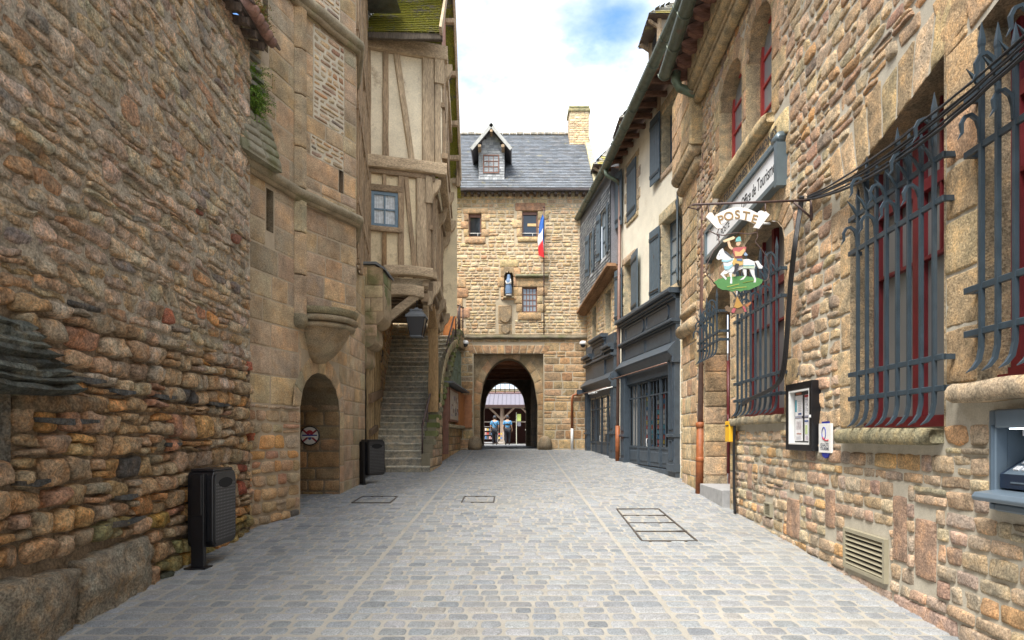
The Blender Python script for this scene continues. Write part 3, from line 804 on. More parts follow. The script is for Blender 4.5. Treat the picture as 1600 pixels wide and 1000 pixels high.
m = MB(); m.quad((-9, 7.5, TOPZ), (-3.0, 8.6, TOPZ), (-2.7, 15.6, TOPZ), (-9, 15.6, TOPZ), (.1, .1, .1)); m.quad((-9, 8.6, 0), (-9, 24, 0), (-9, 24, TOPZ), (-9, 8.6, TOPZ), (.2, .15, .1)); m.quad((-9, 8.3, 0), (-3.9, 8.3, 0), (-3.9, 8.3, TOPZ), (-9, 8.3, TOPZ), (.2, .15, .1)); m.build('outer_wall', M_TOWER, tw)  # flat roof and back walls out of view, added to block light leaks
# round plaque inside the arch
pc = JF.pt(.55, wz(681, 12.0) , .03)
pl = thing('round_plaque', 'small round red, white and blue plaque on the far jamb of the low arch', 'sign', tuple(pc))
fp = F(pc, (1, 0, 0), (0, 0, 1), (0, -1, 0))
def disc(m, f, uc, vc, r, h0, h1, col, n=28, a0=0, a1=2 * math.pi):
    pts = [(uc + r * math.cos(a0 + (a1 - a0) * i / n), vc + r * math.sin(a0 + (a1 - a0) * i / n)) for i in range(n if a1 - a0 > 6.2 else n + 1)]
    m.prism(f, pts, h0, h1, col)
m = MB(); disc(m, fp, 0, 0, .175, 0, .03, (.55, .53, .48)); m.build('plate', M_PAINT, pl)
m = MB()
for a in (40, 140, 220, 320):
    ca, sa = math.cos(R(a)), math.sin(R(a)); px_, py_ = -sa * .018, ca * .018
    m.prism(fp, [(px_, py_), (ca * .17 + px_, sa * .17 + py_), (ca * .17 - px_, sa * .17 - py_), (-px_, -py_)], .03, .034, (.22, .03, .04))
disc(m, fp, 0, .035, .07, .03, .036, (.3, .03, .04), 16, 0, math.pi)
m.fbox(fp, -.14, .14, -.005, .02, .03, .040, (.02, .03, .2)); m.fbox(fp, -.13, .13, -.03, -.005, .03, .038, (.6, .6, .55))
disc(m, fp, 0, -.05, .03, .03, .038, (.05, .07, .2))
m.build('emblem', M_PAINT, pl)
m = MB(); m.lathe((0, 0, 0), [(.165, 0), (.185, 0), (.185, .04), (.165, .04)], 28, (.02, .02, .03))
# rim turned to face the street
vv = m.v[0]; m.v[0] = np.column_stack([vv[:, 0], -vv[:, 2], vv[:, 1]]) + np.array(pc)
m.build('rim', M_BLACK, pl)
# ================================================================== half-timbered house over the steps
hh = thing('half_timbered_house', 'old half timbered house with cream infill, jettied floors and mossy roof above the stone steps', 'house', (-3.0, 17, g(17)))
cu = math.hypot(1, .3)
HF = F((-3.57, 15.6, 0), (1 / cu, .3 / cu, 0), (0, 0, 1), (.3, -1, 0))
def hu(px, dh=0):
    p = (px - 800) / FOC; X = p * (15.6 + .3 * 3.57) / (1 - .3 * p); return (X + 3.57) * cu
def hz(py, px=620):
    Y = 15.6 + .3 * (hu(px) / cu); return wz(py, Y)
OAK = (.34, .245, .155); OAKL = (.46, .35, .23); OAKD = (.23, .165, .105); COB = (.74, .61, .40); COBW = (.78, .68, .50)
uC1, uC2 = hu(672), hu(690)
Z0, Z1, Z2 = 5.62, 8.25, 11.35
P1 = Vector(HF.pt(uC1, 0)); P2 = Vector(HF.pt(uC2, 0))
Q1 = Vector((-2.25, 20.4, 0)); Q2 = Vector((-2.06, 20.5, 0))
S1, SL1 = vf(P1, Q1); S2, SL2 = vf(P2, Q2)
m = MB()      # infill
WINH = (hu(580), hu(622), hz(357), hz(303))
sheet(m, HF, 0, uC1, Z0, Z1, [WINH], col=COB)
UF = HF.off(.06); sheet(m, UF, 0, uC2, Z1, Z2, col=COBW)
sheet(m, S1, 0, SL1, Z0, Z1, col=(.52, .42, .28)); sheet(m, S2, 0, SL2, Z1, Z2, col=(.60, .50, .36))
Bk = F((-6.5, 21, 0), (1, 0, 0), (0, 0, 1), (0, 1, 0)); sheet(m, Bk, 0, 4.7, Z0, 10.2, col=COB)
TW, TWL = vf((-3.0, 12.25, 0), (-3.56, 15.6, 0)); WINT = (TWL * .34, TWL * .62, 6.62, 7.35)
sheet(m, TW, 0, TWL, 5.1, 12.5, [WINT], col=COBW)
# gable triangle
m.poly([S2.pt(-.1, Z2), S2.pt(SL2, 10.2), S2.pt(SL2 * .5, 14.6)], col=(.30, .15, .10))
m.build('cob_infill', M_COB, hh)
m = MB()      # horizontals (front)
def HB(ua, ub, za, zb, h0=0, h1=.05, c=OAK, f=HF, bend=0): m.beam(f.pt(ua, (za + zb) / 2, (h0 + h1) / 2), f.pt(ub, (za + zb) / 2, (h0 + h1) / 2), abs(zb - za), h1 - h0 + .06, (0, 0, 1), c, bend=bend)
HB(-.05, uC2 + .12, 11.08, 11.45, .0, .16, OAKL); HB(-.1, uC2 + .10, 8.22, 8.52, .02, .16, OAKL); HB(-.1, uC1 + .05, 8.10, 8.22, .0, .06)
HB(hu(578), hu(628), hz(303), hz(292)); HB(hu(578), hu(628), hz(365), hz(357), 0, .08)
HB(hu(598), hu(674), hz(434), hz(419), .0, .26, OAKL, bend=.03); HB(hu(600), hu(660), hz(466), hz(448), -.05, .22, OAKL, bend=.04)
HB(hu(572), hu(672), hz(449), hz(434), -.1, .0, (.50, .42, .30))
HB(0, uC2, 13.0, 13.1)
m.build_each('horizontal_timber', M_WOODH, hh)
m = MB()
def VBm(f, u, z0, z1, w, c=OAK, h=.02, lean=0, d=.09): m.beam(f.pt(u - lean / 2, z0, h), f.pt(u + lean / 2, z1, h), w, d, tuple(f.U), c, rough=.014)
for px, wd in ((575, .13), (602, .15)): VBm(UF, hu(px), Z1 + .2, 11.1, wd)
VBm(UF, hu(631), Z1 + .25, 11.1, .15, OAKL, lean=-(hu(642) - hu(618)))
VBm(UF, hu(668), Z1 + .2, 11.1, .30, OAKL, .03); VBm(UF, hu(683), Z1 + .2, 11.1, .16, OAKL, .02)
VBm(UF, hu(685), 10.5, 11.1, .26, OAKL, .06)
VBm(HF, hu(575), Z0, Z1, .13); VBm(HF, hu(600.5), hz(293), Z1, .11); VBm(HF, hu(600.5), Z0, hz(364), .11, (.30, .19, .10))
VBm(HF, hu(626.5), Z0, Z1, .15); VBm(HF, hu(641), Z0, Z1, .12, lean=-(hu(649) - hu(633))); VBm(HF, hu(658), Z0, Z1, .27, OAKL, .03); VBm(HF, hu(669), 7.5, 8.15, .18, OAKL, .08); VBm(HF, hu(669), 5.62, 8.0, .12, OAK, .03)
for f, L, z0, z1, st in ((S1, SL1, Z0, Z1, .36), (S2, SL2, Z1, Z2, .36)):
    u = .1
    while u < L:
        VBm(f, u, z0, z1 if f is S1 else z1 - .4, .15, np.array(OAK) * random.uniform(.8, 1.25), .03); u += st * random.uniform(.85, 1.15)
VBm(S2, .7, Z1, Z2 - .3, .15, OAKL, .06, lean=1.1); VBm(S2, 1.9, Z1, Z2 - .3, .15, OAKL, .06, lean=-.9); VBm(S1, .8, Z0, Z1, .14, OAKL, .05, lean=.8)
for k in range(9): VBm(TW, TWL * k / 8, 5.1, 12.5, .13 + .03 * (k % 2)) if abs(k - 4) > .5 else None
m.build_each('vertical_timber', M_WOOD, hh)
m = MB()      # beams running along the street side
def SB(f, L, z, w, d, h, c=OAK, u0=-.1): m.beam(f.pt(u0, z, h), f.pt(L, z, h), w, d, (0, 0, 1), c)
SB(S1, SL1, 5.72, .22, .22, .06, OAKL); SB(S1, SL1, 5.42, .2, .2, -.02, OAKD); SB(S1, SL1, 5.15, .22, .2, -.12, OAK); SB(S1, SL1, 6.9, .12, .08, .03)
SB(S1, SL1, 8.12, .16, .16, .05, OAKD); SB(S2, SL2, 8.36, .26, .22, .02, OAKL); SB(S2, SL2, 8.72, .14, .16, .08, OAK); SB(S2, SL2, 10.0, .12, .1, .04); SB(S2, SL2, 11.2, .26, .25, .03, OAKL)
for z in (6.2, 8.0, 9.5, 11.5): SB(TW, TWL, z, .16, .12, .02, OAK)
# jetty underside
for k in range(11):
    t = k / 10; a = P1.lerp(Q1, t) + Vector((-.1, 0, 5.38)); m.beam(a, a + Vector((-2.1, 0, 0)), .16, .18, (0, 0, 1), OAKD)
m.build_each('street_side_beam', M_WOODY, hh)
m = MB()
zt = 5.46
m.quad((-2.75, 20.4, 5.95), (-2.75, 23.95, 5.95), (-6, 23.95, 5.95), (-6, 20.4, 5.95), col=(.12, .09, .06)); m.quad((-2.75, 20.4, 5.4), (-6, 20.4, 5.4), (-6, 20.4, 6.0), (-2.75, 20.4, 6.0), col=(.14, .1, .07))  # soffit and end panel added to keep sky light off the stair top
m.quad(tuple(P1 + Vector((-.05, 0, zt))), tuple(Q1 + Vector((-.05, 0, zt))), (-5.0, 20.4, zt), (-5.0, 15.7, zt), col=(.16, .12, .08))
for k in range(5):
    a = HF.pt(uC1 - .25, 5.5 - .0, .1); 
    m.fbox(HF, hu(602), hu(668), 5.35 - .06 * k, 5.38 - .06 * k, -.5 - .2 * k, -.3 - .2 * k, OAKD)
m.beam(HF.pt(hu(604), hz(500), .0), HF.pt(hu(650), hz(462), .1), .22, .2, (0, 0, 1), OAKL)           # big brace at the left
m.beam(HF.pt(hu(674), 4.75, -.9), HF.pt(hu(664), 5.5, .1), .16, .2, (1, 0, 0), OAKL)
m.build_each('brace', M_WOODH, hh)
# carved consoles at the corners and along the jetty
m = MB()
for f, u, z in ((S1, .02, 8.05), (S1, 2.3, 8.05), (S1, 4.5, 8.05), (S2, 2.2, 8.6), (S2, 4.6, 8.6), (S1, 2.3, 5.55), (S1, 4.4, 5.55), (S2, .05, 11.0), (S1, .0, 5.5)):
    ff = F(f.pt(u, 0), tuple(f.N), (0, 0, 1), tuple(-np.array(f.U)))
    m.prism(ff, [(-.05, z - .55), (.05, z - .5), (.10, z - .32), (.2, z - .22), (.27, z - .05), (.27, z + .05), (-.05, z + .05)], -.09, .09, OAKL)
m.build_each('console', M_WOOD, hh)
# post below the jetty
m = MB(); m.beam((-2.16, 17.6, 2.35), (-2.16, 17.6, 4.75), .27, .26, (1, 0, 0), (.36, .23, .11)); m.beam((-2.16, 17.6, 4.62), (-2.2, 17.2, 5.2), .26, .22, (1, 0, 0), (.34, .22, .11)); m.beam((-2.16, 17.6, 4.7), (-2.18, 18.6, 5.25), .22, .2, (1, 0, 0), (.30, .2, .11))
m.beam((-2.2, 16.1, 5.2), (-2.35, 20.3, 5.05), .2, .2, (0, 0, 1), OAKL)
m.build_each('post', M_WOOD, hh)
# windows
def window(parent, f, u0, u1, v0, v1, nc, nr, dep, fm, gm, fw=.05, bw=.025, th=.05, ftop=0, name='window', curtain=None, arch_r=0):
    """frame part with a glass sub-part; dep = distance behind the frame plane f"""
    m = MB(); c = (.5, .5, .5)
    m.fbox(f, u0, u0 + fw, v0, v1, -dep - th, -dep); m.fbox(f, u1 - fw, u1, v0, v1, -dep - th, -dep)
    m.fbox(f, u0 + fw, u1 - fw, v0, v0 + fw, -dep - th, -dep - .002); m.fbox(f, u0 + fw, u1 - fw, v1 - fw, v1, -dep - th, -dep - .002)
    for i in range(1, nc): x = u0 + fw + (u1 - u0 - 2 * fw) * i / nc; m.fbox(f, x - bw / 2, x + bw / 2, v0 + fw, v1 - fw, -dep - th * .8, -dep - .008)
    for i in range(1, nr): y = v0 + fw + (v1 - v0 - 2 * fw) * i / nr; m.fbox(f, u0 + fw, u1 - fw, y - bw / 2, y + bw / 2, -dep - th * .8, -dep - .010)
    w_ = m.build(name, fm, parent)
    m = MB(); m.fbox(f, u0 + fw * .6, u1 - fw * .6, v0 + fw * .6, v1 - fw * .6, -dep - th * .75, -dep - th * .6)
    m.build('glass', gm, w_)
    if curtain:
        m = MB(); rng = random.Random(int(u0 * 100)); 
        for s_ in (0, 1):
            n = 14; a0 = u0 + fw + s_ * (u1 - u0 - 2 * fw) * .54; a1 = a0 + (u1 - u0 - 2 * fw) * .46; vs = []
            for j, (vv, sp) in enumerate(((v1 - fw, 0), ((v0 + v1) / 2, .0), (v0 + fw, .1))):
                for i in range(n + 1):
                    t = i / n; uu = a0 + (a1 - a0) * t; uu += (sp * (a1 - a0)) * ((1 - t) if s_ == 0 and False else 0)
                    vs.append(tuple(f.pt(uu, vv, -dep - th * .5 + .008 * math.sin(t * 25 + j))))
            m.add(vs, grid_faces(n + 1, 3, f.flip), (.6, .6, .6), True)
        m.build('curtain', curtain, w_)
    return w_
M_BLUEW = plain('blue_window_paint', (.12, .19, .25), .5, var=.15)
window(hh, HF, *WINH, 2, 2, -.035, M_BLUEW, M_GLASS, .075, .035, .09, curtain=M_CURT)
window(hh, TW, *WINT, 1, 3, .0, M_BLUEW, M_GLASSG, .05)
# roof
def slates(M, f, W, Lh, sw, sh, cols, seed, th=.012, u0=0, v0=0, keep=None, tilt=.02):
    rng = random.Random(seed); nr = int(Lh / sh)
    for r_ in range(nr):
        x = u0 - rng.uniform(0, sw)
        while x < u0 + W:
            w_ = sw * rng.uniform(.8, 1.15); c = np.array(rng.choice(cols)) * rng.uniform(.8, 1.2)
            a = max(x, u0); b = min(x + w_ - .006, u0 + W); va = v0 + r_ * sh + rng.uniform(-.006, .006)
            if b - a > .03 and (keep is None or keep((a + b) / 2, va)):
                q = [f.pt(a, va, tilt + th), f.pt(b, va, tilt + th), f.pt(b, va + sh * 1.25, th * .3), f.pt(a, va + sh * 1.25, th * .3), f.pt(a, va, tilt), f.pt(b, va, tilt)]
                fs = [(0, 1, 2, 3), (4, 5, 1, 0)]
                if f.flip: fs = [tuple(reversed(k)) for k in fs]
                M.add(q, fs, c)
            x += w_
RX0, RX1 = -6.5, -1.66
m = MB(); ra = Vector((RX0, 15.05, 11.28)); rdg = Vector((RX0, 18.1, 15.4)); dv = (rdg - ra); Lr = dv.length; dv.normalize()
RF = F(ra, (1, .04, 0), tuple(dv), (0, -dv.z, dv.y))
slates(m, RF, RX1 - RX0, Lr, .17, .10, [(.16, .15, .14), (.22, .20, .18), (.12, .11, .11), (.19, .16, .12)], 4, .018, tilt=.03)
m.quad(RF.pt(0, 0, 0), RF.pt(RX1 - RX0, 0, 0), RF.pt(RX1 - RX0, Lr, 0), RF.pt(0, Lr, 0), col=(.1, .09, .08))
rb = Vector((RX0, 21.3, 9.6)); dv2 = (rdg - rb); L2_ = dv2.length; dv2.normalize(); RF2 = F(rb, (1, 0, 0), tuple(dv2), (0, dv2.z, -dv2.y))
m.quad(RF2.pt(0, 0), RF2.pt(4.8, 0), RF2.pt(4.8, L2_), RF2.pt(0, L2_), col=(.12, .11, .1))
m.build('roof', M_MOSS, hh)
m = MB()
m.beam(RF.pt(0, -.03, -.08), RF.pt(4.84, -.03, -.08), .16, .10, (0, 0, 1), (.10, .08, .06))
for k in range(14):
    x = .3 + k * .34; m.beam(RF.pt(x, -.02, -.13), RF.pt(x, .55, -.13), .1, .1, (1, 0, 0), OAKD)
m.build_each('eave_rafter', M_WOOD, hh)
m = MB()      # barge boards and brackets of the street gable
bx = -1.68
m.beam((bx, 15.1, 11.25), (bx, 18.1, 15.35), .2, .06, (0, 0, 1), OAKL); m.beam((bx, 20.9, 10.05), (bx, 18.1, 15.35), .26, .07, (0, 0, 1), OAKL)
m.beam((bx - .07, 20.8, 9.8), (bx - .07, 20.8, 10.9), .12, .12, (1, 0, 0), OAK)
for z, y_ in ((10.5, 20.3), (11.4, 19.9), (12.6, 19.3), (13.8, 18.7)): m.beam((-2.0, y_, z), (bx, y_, z), .14, .14, (0, 0, 1), OAKL)
m.beam((-1.95, 20.9, 10.0), (bx - .0, 20.9, 10.0), .2, .2, (0, 0, 1), OAKL)
m.build_each('barge_board', M_WOOD, hh)
m = MB(); DC = F((-3.72, 14.9, 11.6), (.35, 1, 0), (0, 0, 1), (1, -.35, 0)); slates(m, DC, 1.5, 2.2, .12, .09, [(.2, .2, .21), (.28, .28, .28), (.15, .15, .16)], 6)
m.quad(DC.pt(0, 0), DC.pt(1.5, 0), DC.pt(1.5, 2.2), DC.pt(0, 2.2), col=(.1, .1, .1)); m.build('slate_cheek', M_SLATE2, hh)
# corbelled stone block at the foot of the front
m = MB()
XB = F((0, 14.2, 0), (1, 0, 0), (0, 0, 1), (0, -1, 0))
outer = [(-3.6, 5.5), (-3.0, 5.5), (-2.86, 5.32)]
def qr(xc, zc, r, n=5): return [(xc + r * math.cos(R(-90 * i / n)), zc + r * math.sin(R(-90 * i / n)) + 0) for i in range(n + 1)]
prof = [(-3.6, 5.48), (-3.05, 5.48), (-2.86, 5.36), (-2.84, 4.5)] + qr(-3.1, 4.42, .26) + [(-3.06, 4.1)] + qr(-3.24, 3.86, .2) + [(-3.24, 3.58)] + qr(-3.4, 3.4, .18) + [(-3.6, 3.2)]
m.prism(XB, prof, -.9, 0, (.33, .25, .16))
def inb(u, v): return u < (-2.86 if v > 4.45 else (-2.95 if v > 4.2 else (-3.1 if v > 3.8 else -3.3)))
masonry(m, XB, -3.58, -2.86, 4.45, 5.45, (.28, .36), (.35, .74), pal=P_TOWER, seed=41, joint=.012, H=.015, k=.06, rough=.005, wav=.004, slant=.004, q_pow=.2, jit=.004)
masonry(m, XB, -3.58, -3.0, 3.9, 4.45, (.25, .28), (.5, .6), pal=P_TOWER, seed=42, joint=.012, H=.015, k=.06, rough=.005, wav=.004, slant=.004, q_pow=.2, jit=.004)
XS = F((-2.86, 14.2, 0), (0, 1, 0), (0, 0, 1), (1, 0, 0))
masonry(m, XS, 0, .9, 4.45, 5.35, (.28, .36), (.4, .5), pal=[(1, (.13, .15, .07)), (1, (.2, .17, .1))], seed=43, joint=.012, H=.015, k=.06, rough=.005, wav=.004, slant=.004, q_pow=.2, jit=.004)
m.build('corbel_block', M_MSTONE, hh)
m = MB(); m.prism(XB, [(-3.6, 5.5), (-3.02, 5.5), (-2.8, 5.36), (-2.8, 5.41), (-3.0, 5.55), (-3.6, 5.55)], -.95, .06, (.1, .1, .11)); m.build('lead_flashing', M_LEAD, hh)

# ================================================================== stone steps
st = thing('stone_staircase', 'long flight of worn stone steps climbing beneath the half timbered house', 'stairs', (-2.8, 16, g(16)))
def sz(i): return .76 + .19 * i
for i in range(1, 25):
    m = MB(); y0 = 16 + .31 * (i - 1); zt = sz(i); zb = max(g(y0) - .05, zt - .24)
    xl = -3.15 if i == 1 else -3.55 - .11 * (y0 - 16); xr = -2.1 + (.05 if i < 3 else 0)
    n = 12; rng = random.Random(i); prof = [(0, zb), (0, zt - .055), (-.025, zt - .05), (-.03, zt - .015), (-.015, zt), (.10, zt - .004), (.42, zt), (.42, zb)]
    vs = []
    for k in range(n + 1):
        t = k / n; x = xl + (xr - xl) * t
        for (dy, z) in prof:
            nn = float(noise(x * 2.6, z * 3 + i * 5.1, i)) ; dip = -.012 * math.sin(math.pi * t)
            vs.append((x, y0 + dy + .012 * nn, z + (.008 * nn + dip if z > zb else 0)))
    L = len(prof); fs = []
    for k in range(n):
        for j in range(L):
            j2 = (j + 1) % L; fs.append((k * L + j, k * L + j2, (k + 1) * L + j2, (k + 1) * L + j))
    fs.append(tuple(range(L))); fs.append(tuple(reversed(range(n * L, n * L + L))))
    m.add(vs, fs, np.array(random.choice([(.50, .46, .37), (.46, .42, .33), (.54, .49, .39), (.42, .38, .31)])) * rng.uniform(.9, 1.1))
    cc_ = m.c[-1]; cc_[:] = cc_ * np.array([.8, .85, 1.0, 1.15, 1.3, 1.15, 1.0, .8] * (n + 1))[:, None]; m.build('step', M_STONE, st)  # light from above put into the vertex colour: pale tread edges, darker risers
m = MB()      # landing
m.fbox(F((0, 0, 5.1), (1, 0, 0), (0, 1, 0), (0, 0, 1)), -4.6, -1.86, 23.3, 24.0, 0, .22, (.25, .22, .16)); m.build('landing', M_TOWER, st)
# stone side wall with stepped mossy top and blind quarter arch
PW, PL = vf((-2.05, 16.0, 0), (-1.80, 24.0, 0))
def ptop(u): return min(5.35, .76 + .19 * (int((u) / .31) + 1) + .28 + .22 * min(1, u / 2))
m = MB(); ms = MB(); mo = MB()
qa, qvs, qr_ = 5.9, 2.55, 2.35
def inarch(u, v): return u > PL - qa and v < qvs + qr_ * math.sqrt(max(0, 1 - ((PL - u) / qa) ** 2)) and u > PL - qa
n = 26
for k in range(n):
    ua, ub = PL * k / n, PL * (k + 1) / n; um = (ua + ub) / 2; tp = ptop(um)
    cols = (.22, .19, .13)
    if um > PL - qa:
        za = qvs + qr_ * math.sqrt(max(0, 1 - ((PL - um) / qa) ** 2))
        mo.fbox(PW, ua, ub, min(za, tp - .15), tp, -.22, 0, cols)
        mo.fbox(PW, ua, ub, g(16) - .2, za, -.22, -.14, cols)
    else: mo.fbox(PW, ua, ub, g(16) - .2, tp, -.22, 0, cols)
mo.build('core', M_MORT, st)
masonry(ms, PW, 0, PL, .7, 5.35, (.19, .24), (.3, .55), .014, .02, P_TOWER, [], 51, .008, .01, .1, .006, .01, .1, keep=lambda u, v: v < ptop(u) - .05 and not inarch(u + .1, v - .05) and not inarch(u - .1, v))
ms.build('masonry', M_TOWER, st); ms = MB()
masonry(ms, PW.off(-.14), PL - qa, PL, .9, 3.2, (.2, .3), (.3, .55), .014, .02, P_GATE_LO, [], 52, .008, .01, .1, .006, .01, .1, keep=lambda u, v: v < 2.2)
ms.build('lower_masonry', M_TOWER, st)
ms = MB()
voussoirs(ms, PW, PL, qa, qvs, qr_, .26, 14, .03, [(1, (.34, .27, .17)), (1, (.27, .24, .14))], 5, t0=.02, t1=math.pi / 2)
ms.build('arch_ring', M_TOWER, st)
m = MB(); k = 0; u = .45
while u < PL - .7:
    t = ptop(u + .15); m.fbox(PW, u, u + .33, t - .03, t + .12, -.26, .045 + .02 * random.random(), np.array(random.choice([(.16, .17, .07), (.2, .18, .12), (.13, .15, .05)])), .03); u += .31
m.build('coping', M_MSTONE, st)
# far end cheek wall of the steps (left)
lwl, lL = vf((-3.72, 17.7, 0), (-4.4, 23.5, 0)); m = MB(); sheet(m, lwl, 0, lL, 1.5, 7.5, col=(.3, .25, .17)); masonry(m, lwl, 0, lL, 1.5, 7.2, (.14, .22), (.2, .4), .02, .03, P_LEFT_LO, (), 55, .02, .02, .3, .01, .01, .08); m.build('left_wall', M_TOWER, st)
bkF = F((-5, 23.9, 0), (1, 0, 0), (0, 0, 1), (0, -1, 0))
# timber boarding left of the steps
bd = thing('board_fence', 'tall weathered vertical board screen along the left of the stone steps', 'fence', (-3.5, 15.5, g(15.5)))
BF, BL = vf((-3.33, 14.75, 0), (-3.72, 18.0, 0))
m = MB(); u = 0; rng = random.Random(9)
while u < BL: 
    m.beam(BF.pt(u, .8 + max(0, u - 1) * .55, rng.uniform(-.01, .01)), BF.pt(u, 5.2, rng.uniform(-.01, .01)), .11, .05, tuple(BF.U), np.array((.38, .27, .14)) * rng.uniform(.7, 1.2)); u += .17
m.build_each('board', M_WOOD, bd)
m = MB(); m.beam(BF.pt(0, 2.55, .05), BF.pt(BL, 2.9, .05), .22, .1, (0, 0, 1), (.17, .11, .065)); m.beam(BF.pt(0, 1.75, .05), BF.pt(BL * .5, 1.9, .05), .16, .1, (0, 0, 1), (.15, .1, .06)); m.beam(BF.pt(0, 5.2, .03), BF.pt(BL, 5.3, .03), .2, .12, (0, 0, 1), (.2, .14, .09)); m.build_each('rail', M_WOOD, bd)
m = MB(); m.quad(BF.pt(-.1, .6, -.09), BF.pt(BL, .6, -.09), BF.pt(BL, 5.3, -.09), BF.pt(-.1, 5.3, -.09), (.05, .04, .03)); m.build('backing', M_WOOD, bd)

# handrails
def rail_thing(name, label, path, posts, r=.027):
    o = thing(name, label, 'railing', tuple(posts[0][0]))
    m = MB(); m.tube(path, r, 8, (.1, .06, .05)); m.build('handrail', M_RUSTR, o)
    for a, b in posts:
        m = MB(); m.tube([a, b], r * .8, 8, (.1, .06, .05)); m.build('post', M_RUSTR, o)
    return o
M_RUSTR = plain('rusty_iron', (.075, .045, .04), .6, var=.35, bump=.3)
rail_thing('handrail', 'rusty iron handrail at the lower right edge of the stone steps', [(-2.3, 16.42, 1.95), (-2.28, 16.5, 2.1), (-2.2, 18.3, 3.45), (-2.17, 18.5, 3.6), (-2.3, 18.5, 3.6)],
           [((-2.3, 16.42, sz(2) - .02), (-2.3, 16.42, 2.0)), ((-2.26, 17.1, sz(4)), (-2.26, 17.1, 2.52)), ((-2.22, 17.9, sz(6)), (-2.22, 17.9, 3.12))])
pz = lambda Y: ptop((Y - 16) * PL / 8.0)
rp = [(Y, -2.0 + (Y - 16) * .028 - .1) for Y in (19.6, 20.4, 21.2, 22.0, 22.7, 23.3)]
o = rail_thing('iron_railing', 'dark iron stair railing rising to the varnished upper door', [(rp[0][1], rp[0][0], pz(rp[0][0]) + .95), (rp[-1][1] - .1, 23.25, 6.45), (-1.80, 23.8, 6.45)],
           [((x, Y, pz(Y) + .02), (x, Y, 6.45 - (23.25 - Y) * .575)) for Y, x in rp] + [((-1.82, 23.75, 5.33), (-1.82, 23.75, 6.45)), ((-1.95, 23.5, 5.33), (-1.95, 23.5, 6.45))])
m = MB(); m.tube([(rp[0][1], rp[0][0], pz(rp[0][0]) + .5), (rp[-1][1] - .05, 23.25, 5.95), (-1.80, 23.8, 5.95)], .012, 6, (.1, .06, .05)); m.build('mid_rail', M_RUSTR, o)
# leaded window and shelf below the quarter arch
lwn = thing('arched_window_bay', 'green leaded window under the mossy quarter arch, above a wooden shelf roof', 'window', (-1.95, 21, 1.2))
IW = PW.off(-.135)
m = MB()
for k in range(8):
    ua = PL - 3.9 + k * .45; ub = ua + .43; za = qvs + qr_ * math.sqrt(max(0, 1 - ((PL - ua - .2) / qa) ** 2)) - .12
    m.fbox(IW, ua, ub, 3.5, za, -.01, .01, (.1, .14, .13))
m.build('glass', M_GLASSG, lwn)
m = MB()
for k in range(9):
    ua = PL - 3.92 + k * .45; za = qvs + qr_ * math.sqrt(max(0, 1 - ((PL - ua - .2) / qa) ** 2)) - .1
    m.fbox(IW, ua - .025, ua + .025, 3.45, za, .0, .06, (.2, .23, .17))
m.fbox(IW, PL - 4.0, PL - .2, 4.0, 4.04, .01, .04, (.2, .23, .17)); m.fbox(IW, PL - 4.2, PL - .1, 3.35, 3.5, .0, .1, (.25, .22, .17)); m.build('mullions', M_MSTONE, lwn)
m = MB(); m.fbox(PW, PL - 5.0, PL - .15, 3.28, 3.33, -.14, .22, (.12, .12, .13)); m.build('shelf_roof', M_LEAD, lwn)
nb = thing('notice_case', 'dark framed notice case with street map under the quarter arch beside the gateway', 'notice board', tuple(PW.pt(PL - 3.3, 2.1)))
m = MB(); m.fbox(PW, PL - 4.3, PL - 2.0, 2.15, 3.2, -.12, .02, (.06, .04, .03)); m.build('frame', M_BROWND if 'M_BROWND' in globals() else M_BROWN, nb)
m = MB(); m.fbox(PW, PL - 4.2, PL - 2.1, 2.22, 3.12, .02, .03, (.42, .36, .30))
rng = random.Random(2)
for k in range(26): a, b = rng.uniform(PL - 4.1, PL - 2.4), rng.uniform(2.3, 2.95); m.fbox(PW, a, a + rng.uniform(.1, .4), b, b + rng.uniform(.03, .14), .030, .034, random.choice([(.5, .42, .33), (.2, .12, .1), (.3, .25, .3), (.55, .5, .45), (.1, .1, .12)]))
m.build('poster', M_PAINT, nb)
m = MB(); m.fbox(PW, PL - 5.0, PL - 4.85, 1.15, 3.28, -.1, .06, (.1, .05, .03)); m.build('post', M_BROWN, nb)
wd = thing('wooden_shutter_door', 'varnished orange wooden panel beside the left foot of the gateway', 'door', (-1.7, 23.85, 2.0))
GW = F((0, 24, 0), (1, 0, 0), (0, 0, 1), (0, -1, 0))
m = MB(); m.fbox(GW, -1.93, -1.50, 2.0, 3.22, .05, .11, (.4, .2, .08), .01); m.fbox(PW, PL - 1.9, PL - .4, 2.0, 3.22, -.1, .04, (.4, .2, .08)); m.build('panel', M_DOOR, wd)
m = MB(); m.fbox(GW, -1.80, -1.62, 2.2, 3.0, .11, .12, (.4, .2, .08)); m.build('inset', M_DOOR, wd)
m = MB(); m.fbox(PW, PL - 4.6, PL - .1, 1.95, 2.06, -.14, .06, (.36, .3, .2), .02); sl_ = m.build('stone_sill', M_TOWER, st)

